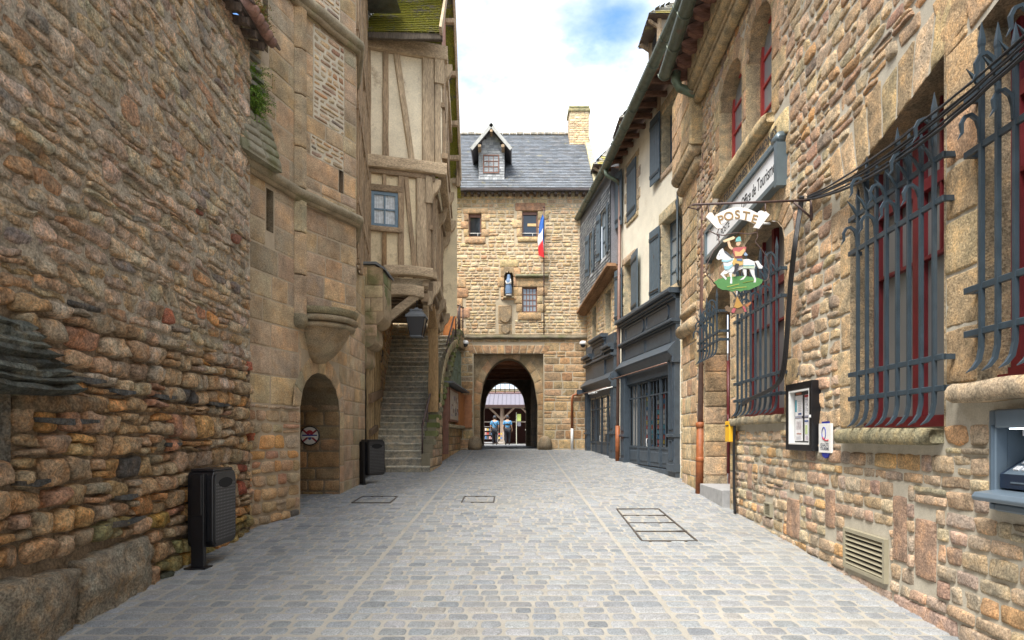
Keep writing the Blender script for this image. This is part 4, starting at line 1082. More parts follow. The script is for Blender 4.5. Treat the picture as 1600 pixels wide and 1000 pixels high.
# ================================================================== gatehouse
gh = thing('gatehouse', 'pale rubble stone gatehouse with pointed archway and slate roof closing the street', 'building', (0, 24, g(24)))
WL = (wx(732.5, 24), wx(752, 24), wz(370, 24), wz(334, 24)); WR = (wx(816, 24), wx(840, 24), wz(370, 24), wz(330, 24)); WS = (wx(816, 24), wx(839, 24), wz(488, 24), wz(449, 24))
NI = (wx(788, 24), wx(802, 24), wz(464, 24), wz(418, 24)); DU = (wx(690, 24), wx(713, 24), 5.35, wz(450, 24))
AR = (wx(740, 24), wx(849, 24), -.3, wz(553, 24))
mo = MB(); ms = MB()
sheet(mo, GW, -5, 3.3, -.5, 10.9, [WL, WR, WS, NI, DU, AR], col=(.50, .42, .30))
mo.build('mortar', M_MORT, gh)
ring = []
def surr(M, f, r, jw, lh, sh, pal, seed, H=.035, jn=3):
    """dressed lintel, sill and alternating jamb stones round an opening"""
    rng = random.Random(seed); u0, u1, v0, v1 = r
    kw = dict(sink=.01, k=.08, rough=.006, step=.1, jit=.01, q_pow=.2, rng=rng)
    pad(M, f, [(u0 - jw * .9, v1 + .01), (u1 + jw, v1 + .01), (u1 + jw, v1 + lh), (u0 - jw * .9, v1 + lh * .95)], H, pick(pal, rng), **kw)
    pad(M, f, [(u0 - jw * .6, v0 - sh), (u1 + jw * .6, v0 - sh), (u1 + jw * .6, v0 - .01), (u0 - jw * .6, v0 - .01)], H + .02, pick(pal, rng), **kw)
    for sgn, ue in ((-1, u0), (1, u1)):
        for i in range(jn):
            a = v0 + (v1 - v0) * i / jn + .006; b = v0 + (v1 - v0) * (i + 1) / jn - .006; w_ = jw * (1.25 if (i + (sgn > 0)) % 2 else .7) * rng.uniform(.85, 1.15)
            x0, x1 = (ue - w_, ue - .004) if sgn < 0 else (ue + .004, ue + w_)
            pad(M, f, [(x0, a), (x1, a), (x1, b), (x0, b)], H, pick(pal, rng), **kw)
    return rect(u0 - jw * .95, u1 + jw * .95, v0 - sh * .8, v1 + lh * .9)
PG = [(2, (.42, .30, .18)), (2, (.47, .36, .22)), (1, (.38, .25, .16))]
hl = [surr(ms, GW, WL, .26, .2, .26, PG, 61), surr(ms, GW, WR, .30, .32, .2, PG, 62), surr(ms, GW, WS, .28, .36, .3, PG, 63), surr(ms, GW, NI, .20, .30, .12, PG, 64), surr(ms, GW, DU, .36, .4, .0001, PG, 65, jn=5)]
hl += [rect(-.60, .1, 5.5, 6.75)]
masonry(ms, GW, -5, 3.1, 5.45, 10.85, (.09, .17), (.14, .38), .022, .018, P_GATE, hl, 66, .02, .02, .3, .006, .012, .08, .12, .01)
masonry(ms, GW, -2.6, 3.1, 1.0, 5.32, (.20, .36), (.28, .70), .010, .012, P_GATE_LO, [rect(AR[0] - .02, AR[1] + .02, -1, AR[3] + .33)], 67, .006, .01, .15, .008, .01, .1, .12, .006)
for k in range(8):      # flat arch above the gateway
    n_ = 11
for k in range(11):
    a = AR[0] - .15 + (AR[1] - AR[0] + .3) * k / 11; b = a + (AR[1] - AR[0] + .3) / 11; s0 = (a - .0 + .13) * .10; s1 = (b + .13) * .10
    pad(ms, GW, [(a + .006, AR[3] + .005), (b - .006, AR[3] + .005), (b + s1 - .006, AR[3] + .32), (a + s0 + .006, AR[3] + .32)], .02, pick([(2, (.36, .23, .13)), (2, (.40, .28, .17)), (1, (.3, .2, .12))], random), .008, .05, .004, .2)
pad(ms, GW, [(-.52, 5.9), (0, 5.9), (0, 6.6), (-.52, 6.6)], .02, (.36, .26, .16), .005, .05, .003, .1); pad(ms, GW, [(-.5, 5.47), (0, 5.47), (0, 5.88), (-.5, 5.88)], .02, (.38, .28, .17), .005, .05, .003, .1)
ms.build('stones', M_STONE, gh)
m = MB()
def shield(m, f, uc, v1, w_, h_, H, c):
    o = [(uc - w_ / 2, v1), (uc - w_ / 2, v1 - h_ * .5)] + [(uc - w_ / 2 * math.cos(R(a)), v1 - h_ * .5 - h_ * .5 * math.sin(R(a)) ** 1.3) for a in (15, 35, 55, 75, 90, 105, 125, 145, 165)] + [(uc + w_ / 2, v1 - h_ * .5), (uc + w_ / 2, v1), (uc, v1 - .03)]
    m.prism(f, o, .0, H, c)
shield(m, GW, -.26, 6.52, .46, .58, .07, (.33, .25, .16)); shield(m, GW, -.24, 5.86, .30, .34, .07, (.34, .26, .17))
m.build('carved_shield', M_STONE, gh)
m = MB()
m.fbox(GW, .12, 1.37, 7.62, 7.74, 0, .14, (.25, .23, .15), .04)
seg = [GW.pt(-2.2 + 5.3 * k / 30, 5.38 + .01 * float(noise(k * .7, 1, 1)), .03) for k in range(31)]; m.tube(seg, .07, 8, (.20, .17, .12)); m.fbox(GW, -2.2, 3.1, 5.42, 5.5, -.01, .05, (.3, .25, .17))
m.build('string_course', M_MSTONE, gh)
# the recessed arch front
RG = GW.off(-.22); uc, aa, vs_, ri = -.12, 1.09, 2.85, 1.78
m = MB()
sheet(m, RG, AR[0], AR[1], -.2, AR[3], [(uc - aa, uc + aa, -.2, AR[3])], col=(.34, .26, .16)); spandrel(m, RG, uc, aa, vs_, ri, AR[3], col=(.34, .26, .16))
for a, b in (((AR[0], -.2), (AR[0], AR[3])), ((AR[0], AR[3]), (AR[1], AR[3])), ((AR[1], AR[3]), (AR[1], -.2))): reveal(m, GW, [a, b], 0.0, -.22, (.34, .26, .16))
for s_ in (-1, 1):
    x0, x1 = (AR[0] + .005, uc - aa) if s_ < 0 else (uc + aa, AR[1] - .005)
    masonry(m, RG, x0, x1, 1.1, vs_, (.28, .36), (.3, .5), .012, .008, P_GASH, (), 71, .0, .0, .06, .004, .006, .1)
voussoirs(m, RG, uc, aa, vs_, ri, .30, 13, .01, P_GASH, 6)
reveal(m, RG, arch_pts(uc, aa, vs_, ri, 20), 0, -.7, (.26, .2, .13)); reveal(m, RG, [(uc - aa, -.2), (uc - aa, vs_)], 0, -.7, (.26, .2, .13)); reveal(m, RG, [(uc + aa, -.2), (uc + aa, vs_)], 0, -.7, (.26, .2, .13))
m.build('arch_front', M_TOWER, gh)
m = MB()       # passage behind
Y0, Y1 = 24.9, 33.4
for xa, xb, s_ in ((-1.45, -1.75, 1), (1.22, .98, -1)):
    WFm, WLm = vf((xa, Y0, 0), (xb, Y1, 0)); 
    if s_ < 0: WFm = F(WFm.o, WFm.U, WFm.V, tuple(-np.array(WFm.N)))
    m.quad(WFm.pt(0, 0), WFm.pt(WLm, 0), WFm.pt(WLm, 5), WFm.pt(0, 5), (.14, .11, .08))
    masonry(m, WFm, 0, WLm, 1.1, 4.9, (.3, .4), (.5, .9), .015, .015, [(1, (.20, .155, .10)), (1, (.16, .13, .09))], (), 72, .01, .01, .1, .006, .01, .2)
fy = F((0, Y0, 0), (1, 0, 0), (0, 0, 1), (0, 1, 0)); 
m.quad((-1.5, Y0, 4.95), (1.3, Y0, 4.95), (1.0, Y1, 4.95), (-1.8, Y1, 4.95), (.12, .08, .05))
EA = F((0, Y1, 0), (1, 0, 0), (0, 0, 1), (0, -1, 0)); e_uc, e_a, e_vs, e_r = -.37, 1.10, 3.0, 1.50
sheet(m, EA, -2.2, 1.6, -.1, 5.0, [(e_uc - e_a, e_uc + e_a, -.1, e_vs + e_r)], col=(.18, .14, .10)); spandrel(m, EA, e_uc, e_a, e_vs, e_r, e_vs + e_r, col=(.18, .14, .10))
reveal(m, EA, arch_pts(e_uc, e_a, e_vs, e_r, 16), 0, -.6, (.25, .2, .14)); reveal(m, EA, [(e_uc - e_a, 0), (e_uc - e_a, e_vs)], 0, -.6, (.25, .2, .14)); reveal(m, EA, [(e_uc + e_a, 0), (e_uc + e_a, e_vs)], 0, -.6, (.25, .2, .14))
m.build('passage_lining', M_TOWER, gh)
m = MB()
for k, yy in enumerate((25.2, 26.6, 28.2, 30, 31.8)): m.beam((-1.5, yy, 4.62), (1.25, yy, 4.62), .28, .26, (0, 0, 1), (.24, .10, .05))
m.build_each('ceiling_beam', M_WOODH, gh)
m = MB()
for k in range(9): x = e_uc - 1.0 + k * .25; m.tube([(x, Y1 + .35, 4.05 if k % 2 else 3.95), (x, Y1 + .35, 4.9)], .02, 6, (.03, .03, .03))
for z in (4.12, 4.45): m.tube([(e_uc - 1.1, Y1 + .35, z), (e_uc + 1.1, Y1 + .35, z)], .02, 6, (.03, .03, .03))
m.build('portcullis', M_BLACK, gh)
m = MB()
for x in (AR[0] + .06, AR[1] + .06):
    m.lathe((x, 23.98, g(24) - .1), [(0, .1), (.26, .1), (.27, .3), (.22, .5), (.1, .6), (0, .62)], 12, (.30, .23, .15))
m.build_each('guard_stone', M_TOWER, gh)
# sides, back and roof
m = MB()
sheet(m, F((-5, 24, 0), (0, 1, 0), (0, 0, 1), (-1, 0, 0)), 0, 10, 0, 10.9, col=(.4, .3, .2)); sheet(m, F((3.3, 24, 0), (0, 1, 0), (0, 0, 1), (1, 0, 0)), 0, 10, 0, 10.9, col=(.4, .3, .2))
BKF = F((0, 34.0, 0), (1, 0, 0), (0, 0, 1), (0, 1, 0)); sheet(m, BKF, -5, 3.3, 0, 10.9, [(e_uc - e_a, e_uc + e_a, -.1, e_vs + e_r)], col=(.4, .3, .2)); spandrel(m, BKF, e_uc, e_a, e_vs, e_r, e_vs + e_r)
m.build('outer_wall', M_STONE, gh)
m = MB(); ga = Vector((-4.6, 23.72, 10.82)); gr = Vector((-4.6, 27.7, 14.72)); dv = gr - ga; LG = dv.length; dv.normalize(); GR = F(ga, (1, 0, 0), tuple(dv), (0, -dv.z, dv.y))
slates(m, GR, 7.75, LG, .22, .15, [(.150, .165, .185), (.14, .155, .175), (.16, .172, .19), (.13, .145, .165), (.15, .155, .165)], 8, .012, tilt=.022)
m.quad(GR.pt(0, 0), GR.pt(7.75, 0), GR.pt(7.75, LG), GR.pt(0, LG), (.1, .11, .13)); m.quad((-4.6, 27.7, 14.7), (3.2, 27.7, 14.7), (3.2, 34.2, 10.8), (-4.6, 34.2, 10.8), (.1, .11, .13))
m.build('roof', M_SLATE, gh)
m = MB()
for k in range(26): m.fbox(F((-4.6 + k * .3, 27.6, 14.70), (1, 0, 0), (0, 1, 0), (0, 0, 1)), 0, .285, -.02, .2, 0, .09 + .02 * random.random(), np.array((.30, .27, .22)) * random.uniform(.8, 1.2), .03)
m.build('ridge_tiles', M_STONE, gh)
m = MB(); m.beam(GR.pt(7.78, 0, .03), GR.pt(7.78, LG, .03), .22, .14, (1, 0, 0), (.42, .37, .24)); m.build('verge', M_STONE, gh)
m = MB(); m.beam((-4.6, 23.66, 10.80), (3.2, 23.66, 10.80), .1, .1, (0, 0, 1), (.07, .06, .06))
for k in range(30): m.fbox(GW, -4.4 + k * .26, -4.3 + k * .26, 10.66, 10.78, 0, .3, (.10, .08, .07))
m.build('eave', M_WOODH, gh)
m = MB(); CFm = F((0, 26.85, 0), (1, 0, 0), (0, 0, 1), (0, -1, 0)); cx0, cx1 = wx(890, 26.9), wx(920, 26.9)
m.fbox(CFm, cx0, cx1, 12.5, 15.35, -.75, 0, (.5, .4, .26)); masonry(m, CFm, cx0, cx1, 13.8, 15.3, (.08, .13), (.14, .3), .012, .012, P_GATE, (), 75, .006, .01, .2, .004, .01, .1)
CS = F((cx0, 26.85, 0), (0, 1, 0), (0, 0, 1), (-1, 0, 0)); masonry(m, CS, 0, .75, 13.8, 15.3, (.08, .13), (.14, .3), .012, .012, P_GATE, (), 76, .006, .01, .2, .004, .01, .1)
m.fbox(CFm, cx0 - .06, cx1 + .06, 15.3, 15.42, -.8, .06, (.28, .25, .14), .02); m.fbox(CFm, cx0 - .02, cx1 + .02, 15.42, 15.56, -.78, .02, (.22, .21, .11), .05)
ch_ = m.build('chimney', M_STONE, gh)
m = MB(); m.tube([(wx(913, 27), 27.1, 15.5), (wx(913, 27), 27.1, 16.9)], .008, 5, (.1, .1, .1)); m.build('lightning_rod', M_BLACK, ch_)
for r, nc, nr, open_ in ((WL, 1, 1, 1), (WR, 1, 1, 1), (WS, 4, 4, 0)):
    m = MB(); reveal(m, GW, [(r[0], r[2]), (r[1], r[2]), (r[1], r[3]), (r[0], r[3])], .02, -.2, (.42, .32, .2), True); m.build('window_reveal', M_TOWER, gh)
    wn = window(gh, GW, *r, nc, nr, .08 if open_ else .06, M_BROWN, M_GLASS if open_ else M_GLASSL, .045, .028, .05)
    if open_:
        m = MB(); m.tube([GW.pt(r[0], r[2] + .14, -.05), GW.pt(r[1], r[2] + .14, -.05)], .014, 6, (.6, .6, .6)); m.tube([GW.pt((r[0] + r[1]) / 2 + .1, r[2], -.05), GW.pt((r[0] + r[1]) / 2 + .1, r[2] + .14, -.05)], .01, 6, (.6, .6, .6)); m.build('guard_bar', M_WHITE, wn)
        m = MB(); m.fbox(GW, r[0] + .02, r[1] - .02, r[3] - .12, r[3], -.1, -.06, (.3, .2, .14)); m.build('head_board', M_BROWN, wn)
m = MB(); m.fbox(GW, WR[0] + .2, WR[1] - .05, WR[2] + .42, WR[2] + .52, -.1, -.085, (.9, .6, .3)); m.build('inner_shelf', M_WOODH, gh)
m = MB(); reveal(m, GW, [(NI[0], NI[2]), (NI[1], NI[2]), (NI[1], NI[3]), (NI[0], NI[3])], .03, -.3, (.3, .22, .13), True); m.fbox(GW, NI[0], NI[1], NI[2], NI[3], -.34, -.3, (.2, .15, .1))
m.prism(GW, [(NI[0] - .02, NI[3] + .02), (NI[0] - .02, NI[3] - .35)] + [(NI[0] + .085 - .07 * math.cos(R(a)) , NI[3] - .28 + .09 * math.sin(R(a))) for a in (0, 45, 90, 135)] + [((NI[0] + NI[1]) / 2, NI[3] - .10)] + [(NI[1] - .085 - .07 * math.cos(R(a)), NI[3] - .28 + .09 * math.sin(R(a))) for a in (45, 90, 135, 180)] + [(NI[1] + .02, NI[3] - .35), (NI[1] + .02, NI[3] + .02)], -.05, .04, (.36, .27, .17))
m.fbox(GW, NI[0] - .04, NI[1] + .04, NI[2] - .07, NI[2], -.02, .12, (.4, .32, .2), .02)
m.build('niche', M_TOWER, gh)
m = MB(); m.fbox(GW, DU[0] + .04, DU[1], DU[2], DU[3] - .04, -.14, -.09, (.4, .2, .1)); d_ = m.build('upper_door', M_DOOR, gh)
m = MB(); m.fbox(GW, DU[0] + .14, DU[1] - .18, 6.95, 7.0, -.09, -.08, (.8, .8, .8)); m.build('name_plate', M_WHITE, d_)
m = MB(); reveal(m, GW, [(DU[0], DU[2]), (DU[1], DU[2]), (DU[1], DU[3]), (DU[0], DU[3])], .02, -.2, (.42, .32, .2), True); m.build('door_reveal', M_TOWER, gh)
# dormer
dm = MB(); DF = F((0, 24.35, 0), (1, 0, 0), (0, 0, 1), (0, -1, 0))
X0, X1, zb_, ze, za_ = -1.27, -.29, 11.15, 12.6, 13.36; xm = (X0 + X1) / 2
bodyF = lambda u, v: (v < ze + .0) or abs(u - xm) < (za_ - v) * .66
slates(dm, DF, X1 - X0, 2.3, .16, .10, [(.30, .31, .32), (.36, .37, .38), (.25, .26, .28)], 9, .008, u0=X0, v0=zb_, keep=bodyF, tilt=.01)
dm.prism(DF, [(X0, zb_), (X1, zb_), (X1, ze), (xm, za_ - .1), (X0, ze)], -2.2, -.005, (.25, .26, .28))
for s_, xx in ((-1, X0), (1, X1)):
    CFr = F((xx, 24.35, 0), (0, 1, 0), (0, 0, 1), (s_, 0, 0)); slates(dm, CFr, 1.6, 1.45, .16, .10, [(.30, .31, .32), (.25, .26, .28)], 10, .008, v0=zb_, tilt=.01)
dob = dm.build('dormer', M_SLATE2, gh)
dm = MB()
for s_ in (-1, 1):
    e = Vector((xm + s_ * .74, 24.0, 12.50)); a = Vector((xm, 24.0, za_ + .02)); d = (a - e).normalized(); n_ = Vector((-d.z * 1, 0, d.x)) if s_ > 0 else Vector((-d.z, 0, d.x)); n_ = Vector((s_ * abs(d.z), 0, abs(d.x)))
    fr_ = F(e, (0, 1, 0), tuple(d), tuple(n_)); slates(dm, fr_, 2.2, (a - e).length, .2, .12, [(.11, .13, .16), (.15, .17, .2)], 11, .01)
    dm.fbox(fr_, 0, 2.2, -.05, (a - e).length + .02, -.05, .0, (.1, .09, .09)); dm.fbox(fr_, -.03, .03, -.05, (a - e).length + .04, -.09, .03, (.38, .38, .36))
dm.build('dormer_roof', M_SLATE2, gh)
dm = MB()
for x in (X0 + .05, X1 - .05): dm.beam((x, 24.5, 12.5), (x, 23.95, 12.56), .11, .11, (0, 0, 1), OAK)
dm.beam((xm, 24.4, 13.12), (xm, 23.95, 13.12), .1, .1, (0, 0, 1), OAK); dm.build_each('dormer_bracket', M_WOOD, gh)
window(gh, DF, -1.1, -.49, 11.68, 12.38, 3, 3, -.04, M_BROWN, M_GLASSL, .04, .025, .05)
# statue
sta = thing('statue', 'small white and blue robed statue in the niche above the gateway', 'statue', (-.12, 23.88, NI[2]))
m = MB(); b0 = (-.12, 23.88, NI[2])
m.lathe(b0, [(0, 0), (.11, 0), (.12, .05), (.10, .07), (.115, .1), (.12, .3), (.10, .42), (.11, .5), (.10, .58), (.045, .63), (.035, .66), (0, .66)], 12, (.62, .6, .56)); m.lathe(b0, [(0, .65), (.045, .67), (.06, .72), (.05, .78), (.0, .81)], 10, (.66, .62, .56))
m.lathe((-.06, 23.80, NI[2]), [(0, .42), (.04, .45), (.045, .52), (.02, .56), (.03, .6), (0, .64)], 8, (.62, .6, .56)); m.tube([(-.22, 23.87, NI[2] + .56), (-.2, 23.79, NI[2] + .45), (-.08, 23.76, NI[2] + .45)], .03, 6, (.62, .6, .56))
m.build('robed_figure', M_PAINT, sta)
m = MB(); m.lathe(b0, [(.13, .08), (.132, .3), (.112, .42), (.12, .5), (.108, .6), (.07, .66), (.068, .74), (.05, .80)], 12, (.14, .22, .35), R(60), R(330)); m.build('cloak', M_PAINT, sta)
# flag pole, flag
fpx = wx(850, 23.7)
fpole = thing('flagpole', 'slender rusty flagpole fixed against the gatehouse front', 'flagpole', (fpx, 23.75, 5.45))
m = MB(); m.tube([(fpx, 23.75, 5.45), (fpx, 23.75, 10.15)], .022, 8, (.2, .1, .07)); m.build('pole', M_RUSTR, fpole)
m = MB(); m.lathe((fpx, 23.75, 10.15), [(0, 0), (.04, .02), (.04, .05), (0, .08)], 8, (.2, .15, .1)); m.tube([(fpx, 23.75, 6.0), (fpx, 23.98, 6.0)], .015, 6, (.1, .08, .07)); m.tube([(fpx, 23.75, 9.0), (fpx, 23.98, 9.0)], .015, 6, (.1, .08, .07)); m.build('fitting', M_RUSTR, fpole)
m = MB(); vs = []; cs = []; nu, nv = 22, 26
for j in range(nv + 1):
    t = j / nv
    for i in range(nu + 1):
        s = i / nu; wdt = .05 + .24 * math.sin(min(1, t * 1.6) * math.pi / 2) * (1 - .35 * t)
        x = fpx - wdt * abs(((s * 2.6 + .4 * t) % 2) - 1) - .0; yy = 23.72 - .10 * s + .03 * math.sin(s * 9 + t * 3)
        z = 9.92 - t * (1.35) - s * .45 * (1 - .3 * t)
        vs.append((x, yy, z)); k = s * .55 + t * .62
        cs.append((.03, .12, .42) if k < .62 else ((.72, .72, .72) if k < .82 else (.62, .02, .025)))
m.add(vs, grid_faces(nu + 1, nv + 1, False), cs, True)
fl = m.build('flag', M_PAINT, loc=(fpx, 23.72, 9.9)); tag(fl, 'blue, white and red flag hanging limp from the pole on the gatehouse', 'flag')
# security cameras and drain pipe on the gatehouse
def seccam(x, z, label, dx):
    o = thing('security_camera', label, 'security camera', (x, 24, z), 'security cameras on the gatehouse')
    m = MB(); m.tube([(x + dx, 24.0, z + .1), (x + dx, 23.8, z + .1), (x, 23.7, z + .08)], .03, 8, (.6, .6, .6)); m.build('bracket', M_WHITE, o)
    m = MB(); m.lathe((x, 23.7, z), [(0, .12), (.09, .10), (.13, .03), (.13, -.03), (.0, -.03)], 14, (.7, .7, .7)); m.build('housing', M_WHITE, o)
    m = MB(); m.lathe((x, 23.7, z - .03), [(.1, 0), (.09, -.06), (.05, -.1), (0, -.11)], 14, (.02, .02, .02)); m.build('dome', M_GLASS, o)
seccam(wx(727, 23.7), 5.12, 'white security camera left of the archway beside the mossy arch', -.1)
seccam(wx(911, 23.7), 5.10, 'white security camera right of the archway beside the small shopfront', .1)
dp = thing('drainpipe', 'short rust brown drainpipe with white lower end right of the archway', 'drainpipe', (2.25, 23.9, g(24)))
m = MB(); m.tube([(2.85, 23.88, 3.33), (2.5, 23.9, 3.28), (2.28, 23.9, 3.2), (2.24, 23.9, 3.05), (2.24, 23.9, 1.95)], .045, 10, (.2, .1, .05)); m.build('upper_pipe', M_RUST, dp)
m = MB(); m.tube([(2.24, 23.9, 1.97), (2.24, 23.9, 1.17)], .052, 10, (.6, .58, .5)); m.build('lower_pipe', M_WHITE, dp)
# ================================================================== post and tourist office (right)
RF1 = F((3.0, 0, 0), (.053, 1, 0), (0, 0, 1), (-1, .053, 0))
po = thing('post_office', 'rubble stone post and tourist office with red windows and blue grilles on the right', 'building', (3.3, 6, g(6)))
OA = (4.80, 6.28, 1.77, 4.56); OB = (2.7, 4.43, 2.07, 4.85); OC = (8.02, 10.08, 1.98, 4.62); OD = (10.38, 12.10, .3, 4.35)
OE = (9.76, 11.02, 5.98, 7.7); OF = (8.47, 9.56, 5.98, 7.7); OM = (3.3, 4.28, 1.22, 1.86)
mo = MB(); ms = MB()
sheet(mo, RF1, -4, 14.05, -.6, 8.7, [OA, OB, OC, OD, OE, OF, OM], col=C_SNAIL)
ccz, ccr, cca = 4.17, .45, (OC[1] - OC[0]) / 2; ccu = (OC[0] + OC[1]) / 2
spandrel(mo, RF1, ccu, cca, ccz, ccr, OC[3], col=C_SNAIL)
ddz, ddr, dda = 3.98, .37, (OD[1] - OD[0]) / 2; ddu = (OD[0] + OD[1]) / 2
spandrel(mo, RF1, ddu, dda, ddz, ddr, OD[3], col=C_SNAIL)
mo.poly([RF1.pt(6.28, 4.2), RF1.pt(6.28, 4.56), RF1.pt(4.8, 4.56)], col=C_SNAIL); mo.poly([RF1.pt(4.43, 4.52), RF1.pt(4.43, 4.85), RF1.pt(3.2, 4.85)], col=C_SNAIL)
ee = F((0, 14.05, 0), (1, 0, 0), (0, 0, 1), (0, 1, 0)); sheet(mo, ee, 3.74, 4.4, 0, 8.7, col=C_SNAIL)
mo.build('mortar', M_MORT, po)
def rcol(u, v, rng): return pick(P_RIGHT, rng)
A2 = dict(joint=.014, H=.014, k=.06, rough=.007, sink=.008, wav=.003, slant=.003, jit=.006, q_pow=.2, step=.07, fr=14)
kw2 = dict(sink=.008, k=.07, rough=.008, step=.06, jit=.006, q_pow=.2, fr=14)
dress = []
def jambs(uedge, sgn, v0, v1, wmin, wmax, hs, pal=P_ASH, seed=1, H=.016):
    rng = random.Random(seed); v = v0; i = 0
    while v < v1 - .05:
        h = min(rng.uniform(*hs), v1 - v); h = v1 - v if v1 - v - h < hs[0] * .6 else h
        w_ = wmax if i % 2 else wmin; w_ *= rng.uniform(.9, 1.1)
        a, b = (uedge - w_, uedge - .002) if sgn < 0 else (uedge + .002, uedge + w_)
        pad(ms, RF1, [(a + .006, v + .006), (b, v + .006), (b, v + h - .006), (a + .006, v + h - .006)] if sgn < 0 else [(a, v + .006), (b - .006, v + .006), (b - .006, v + h - .006), (a, v + h - .006)], H, pick(pal, rng), rng=rng, **kw2)
        v += h; i += 1
# big ashlar strips
masonry(ms, RF1, 4.43, 4.80, 2.07, 4.55, (.34, .5), (.4, .5), pal=P_ASH, seed=81, **{**A2, 'rough': .011})
jambs(6.28, 1, 1.77, 4.2, .22, .42, (.3, .42), seed=2)
jambs(8.02, -1, 1.98, 4.2, .2, .42, (.3, .45), seed=3); masonry(ms, RF1, 10.08, 10.38, 1.98, 4.1, (.3, .42), (.3, .31), pal=P_ASH, seed=82, **A2)
jambs(12.10, 1, .6, 4.0, .45, .7, (.28, .4), seed=4); masonry(ms, RF1, 12.7, 14.05, .55, 8.7, (.26, .4), (.4, .7), pal=P_ASH, seed=83, **A2)
jambs(8.47, -1, 5.9, 7.7, .25, .45, (.3, .42), seed=5); masonry(ms, RF1, 9.56, 9.76, 5.98, 7.7, (.4, .5), (.2, .21), pal=P_ASH, seed=84, **A2); jambs(11.02, 1, 5.9, 7.7, .3, .5, (.3, .42), seed=6)
jambs(10.38, -1, .6, 1.98, .2, .35, (.22, .34), seed=8)
# lintels: long flat-arch stones with wide joints
def flat_arch(u0, u1, z0, z1, h, n, seed, lean=.10):
    rng = random.Random(seed); mid = (u0 + u1) / 2
    for i in range(n):
        a = u0 + (u1 - u0) * i / n; b = u0 + (u1 - u0) * (i + 1) / n; zz = lambda x: z0 + (z1 - z0) * (x - u0) / (u1 - u0)
        la, lb = (a - mid) * lean, (b - mid) * lean; hh_ = h * rng.uniform(.9, 1.1)
        pad(ms, RF1, [(a + .014, zz(a) + .004), (b - .014, zz(b) + .004), (b + lb - .014, zz(b) + hh_), (a + la + .014, zz(a) + hh_)], .016, pick(P_ASH, rng), rng=rng, **kw2)
flat_arch(4.55, 6.62, 4.62, 4.12, .5, 9, 1, .16); flat_arch(2.6, 4.8, 4.95, 4.5, .5, 8, 2, .16)
voussoirs(ms, RF1, ccu, cca + .0, ccz, ccr, .34, 11, .014, P_ASH, 7, rough=.006, t0=.25, t1=math.pi - .25)
voussoirs(ms, RF1, ddu, dda, ddz, ddr, .3, 9, .014, P_ASH, 8, rough=.006, t0=.25, t1=math.pi - .25)
voussoirs(ms, RF1, (OF[0] + OF[1]) / 2, .52, 7.25, .45, .32, 7, .014, P_ASH, 9, rough=.006); voussoirs(ms, RF1, (OE[0] + OE[1]) / 2, .62, 7.25, .45, .3, 7, .014, P_ASH, 10, rough=.006)
HR = [rect(4.36, 4.84, 1.95, 4.6), band(4.5, 6.7, 4.63, 4.10, .50), (lambda v: (4.75, 6.28 - (v - 4.2) / .36 * 1.48) if 4.1 < v < 4.62 else None), (lambda v: (2.5, 4.43 - (v - 4.52) / .33 * 1.23) if 4.45 < v < 4.95 else None), rect(OA[0], OA[1] + .22, 1.6, 4.2), rect(OB[0], OB[1], 1.9, 4.6), band(2.5, 4.43, 4.95, 4.5, .1), band(2.5, 4.85, 4.97, 4.48, .50),
      rect(OC[0] - .22, OC[1] + .3, 1.86, 4.25), arch(ccu, cca + .3, 4.0, 4.2, .72), rect(OD[0] - .22, OD[1] + .5, -.5, 4.1), arch(ddu, dda + .25, 3.9, 4.0, .62),
      rect(OF[0] - .25, OE[1] + .3, 5.85, 7.70), rect(12.68, 14.1, -1, 9), rect(3.2, 4.32, 1.18, 1.9), rect(5.56, 6.42, .36, .84), rect(8.42, 8.74, .60, .83), rect(7.85, 11.7, 4.62, 5.9)]
masonry(ms, RF1, -4, 12.7, .35, 1.62, (.095, .16), (.13, .36), .013, .020, P_RIGHT_LO, HR + [rect(6.62, 6.86, .72, 1.15), rect(7.55, 7.95, .45, .95), rect(4.9, 5.2, .55, 1.05), rect(5.3, 5.52, .62, 1.2), rect(9.3, 9.5, .9, 1.3)], 85, .008, .006, .22, .010, .012, .045, .12, .006, .5, .28, .008, fr=12)
for a, b, c_, d in ((6.63, 6.85, .73, 1.14), (7.56, 7.94, .46, .94), (4.91, 5.19, .56, 1.04), (5.31, 5.51, .63, 1.19), (9.31, 9.49, .91, 1.29)): pad(ms, RF1, [(a, c_), (b, c_), (b, d), (a, d)], .02, (.36, .24, .17), **kw2)
masonry(ms, RF1, -4, 12.7, .0, .36, (.2, .36), (.35, .9), .02, .03, [(2, (.30, .24, .19)), (1, (.34, .25, .18))], HR, 86, .006, .006, .1, .01, .01, .08)
masonry(ms, RF1, -4, 12.7, 1.62, 3.0, (.13, .30), (.14, .42), .022, .018, P_RIGHT, HR, 87, .035, .035, .30, .012, .008, .05, .28, .014, .5, .28, .008, fr=12)
masonry(ms, RF1, -4, 12.7, 3.0, 8.65, (.10, .22), (.12, .36), .020, .020, P_RIGHT, HR, 88, .04, .035, .30, .012, .008, .05, .25, .014, .5, .28, .008, fr=12)
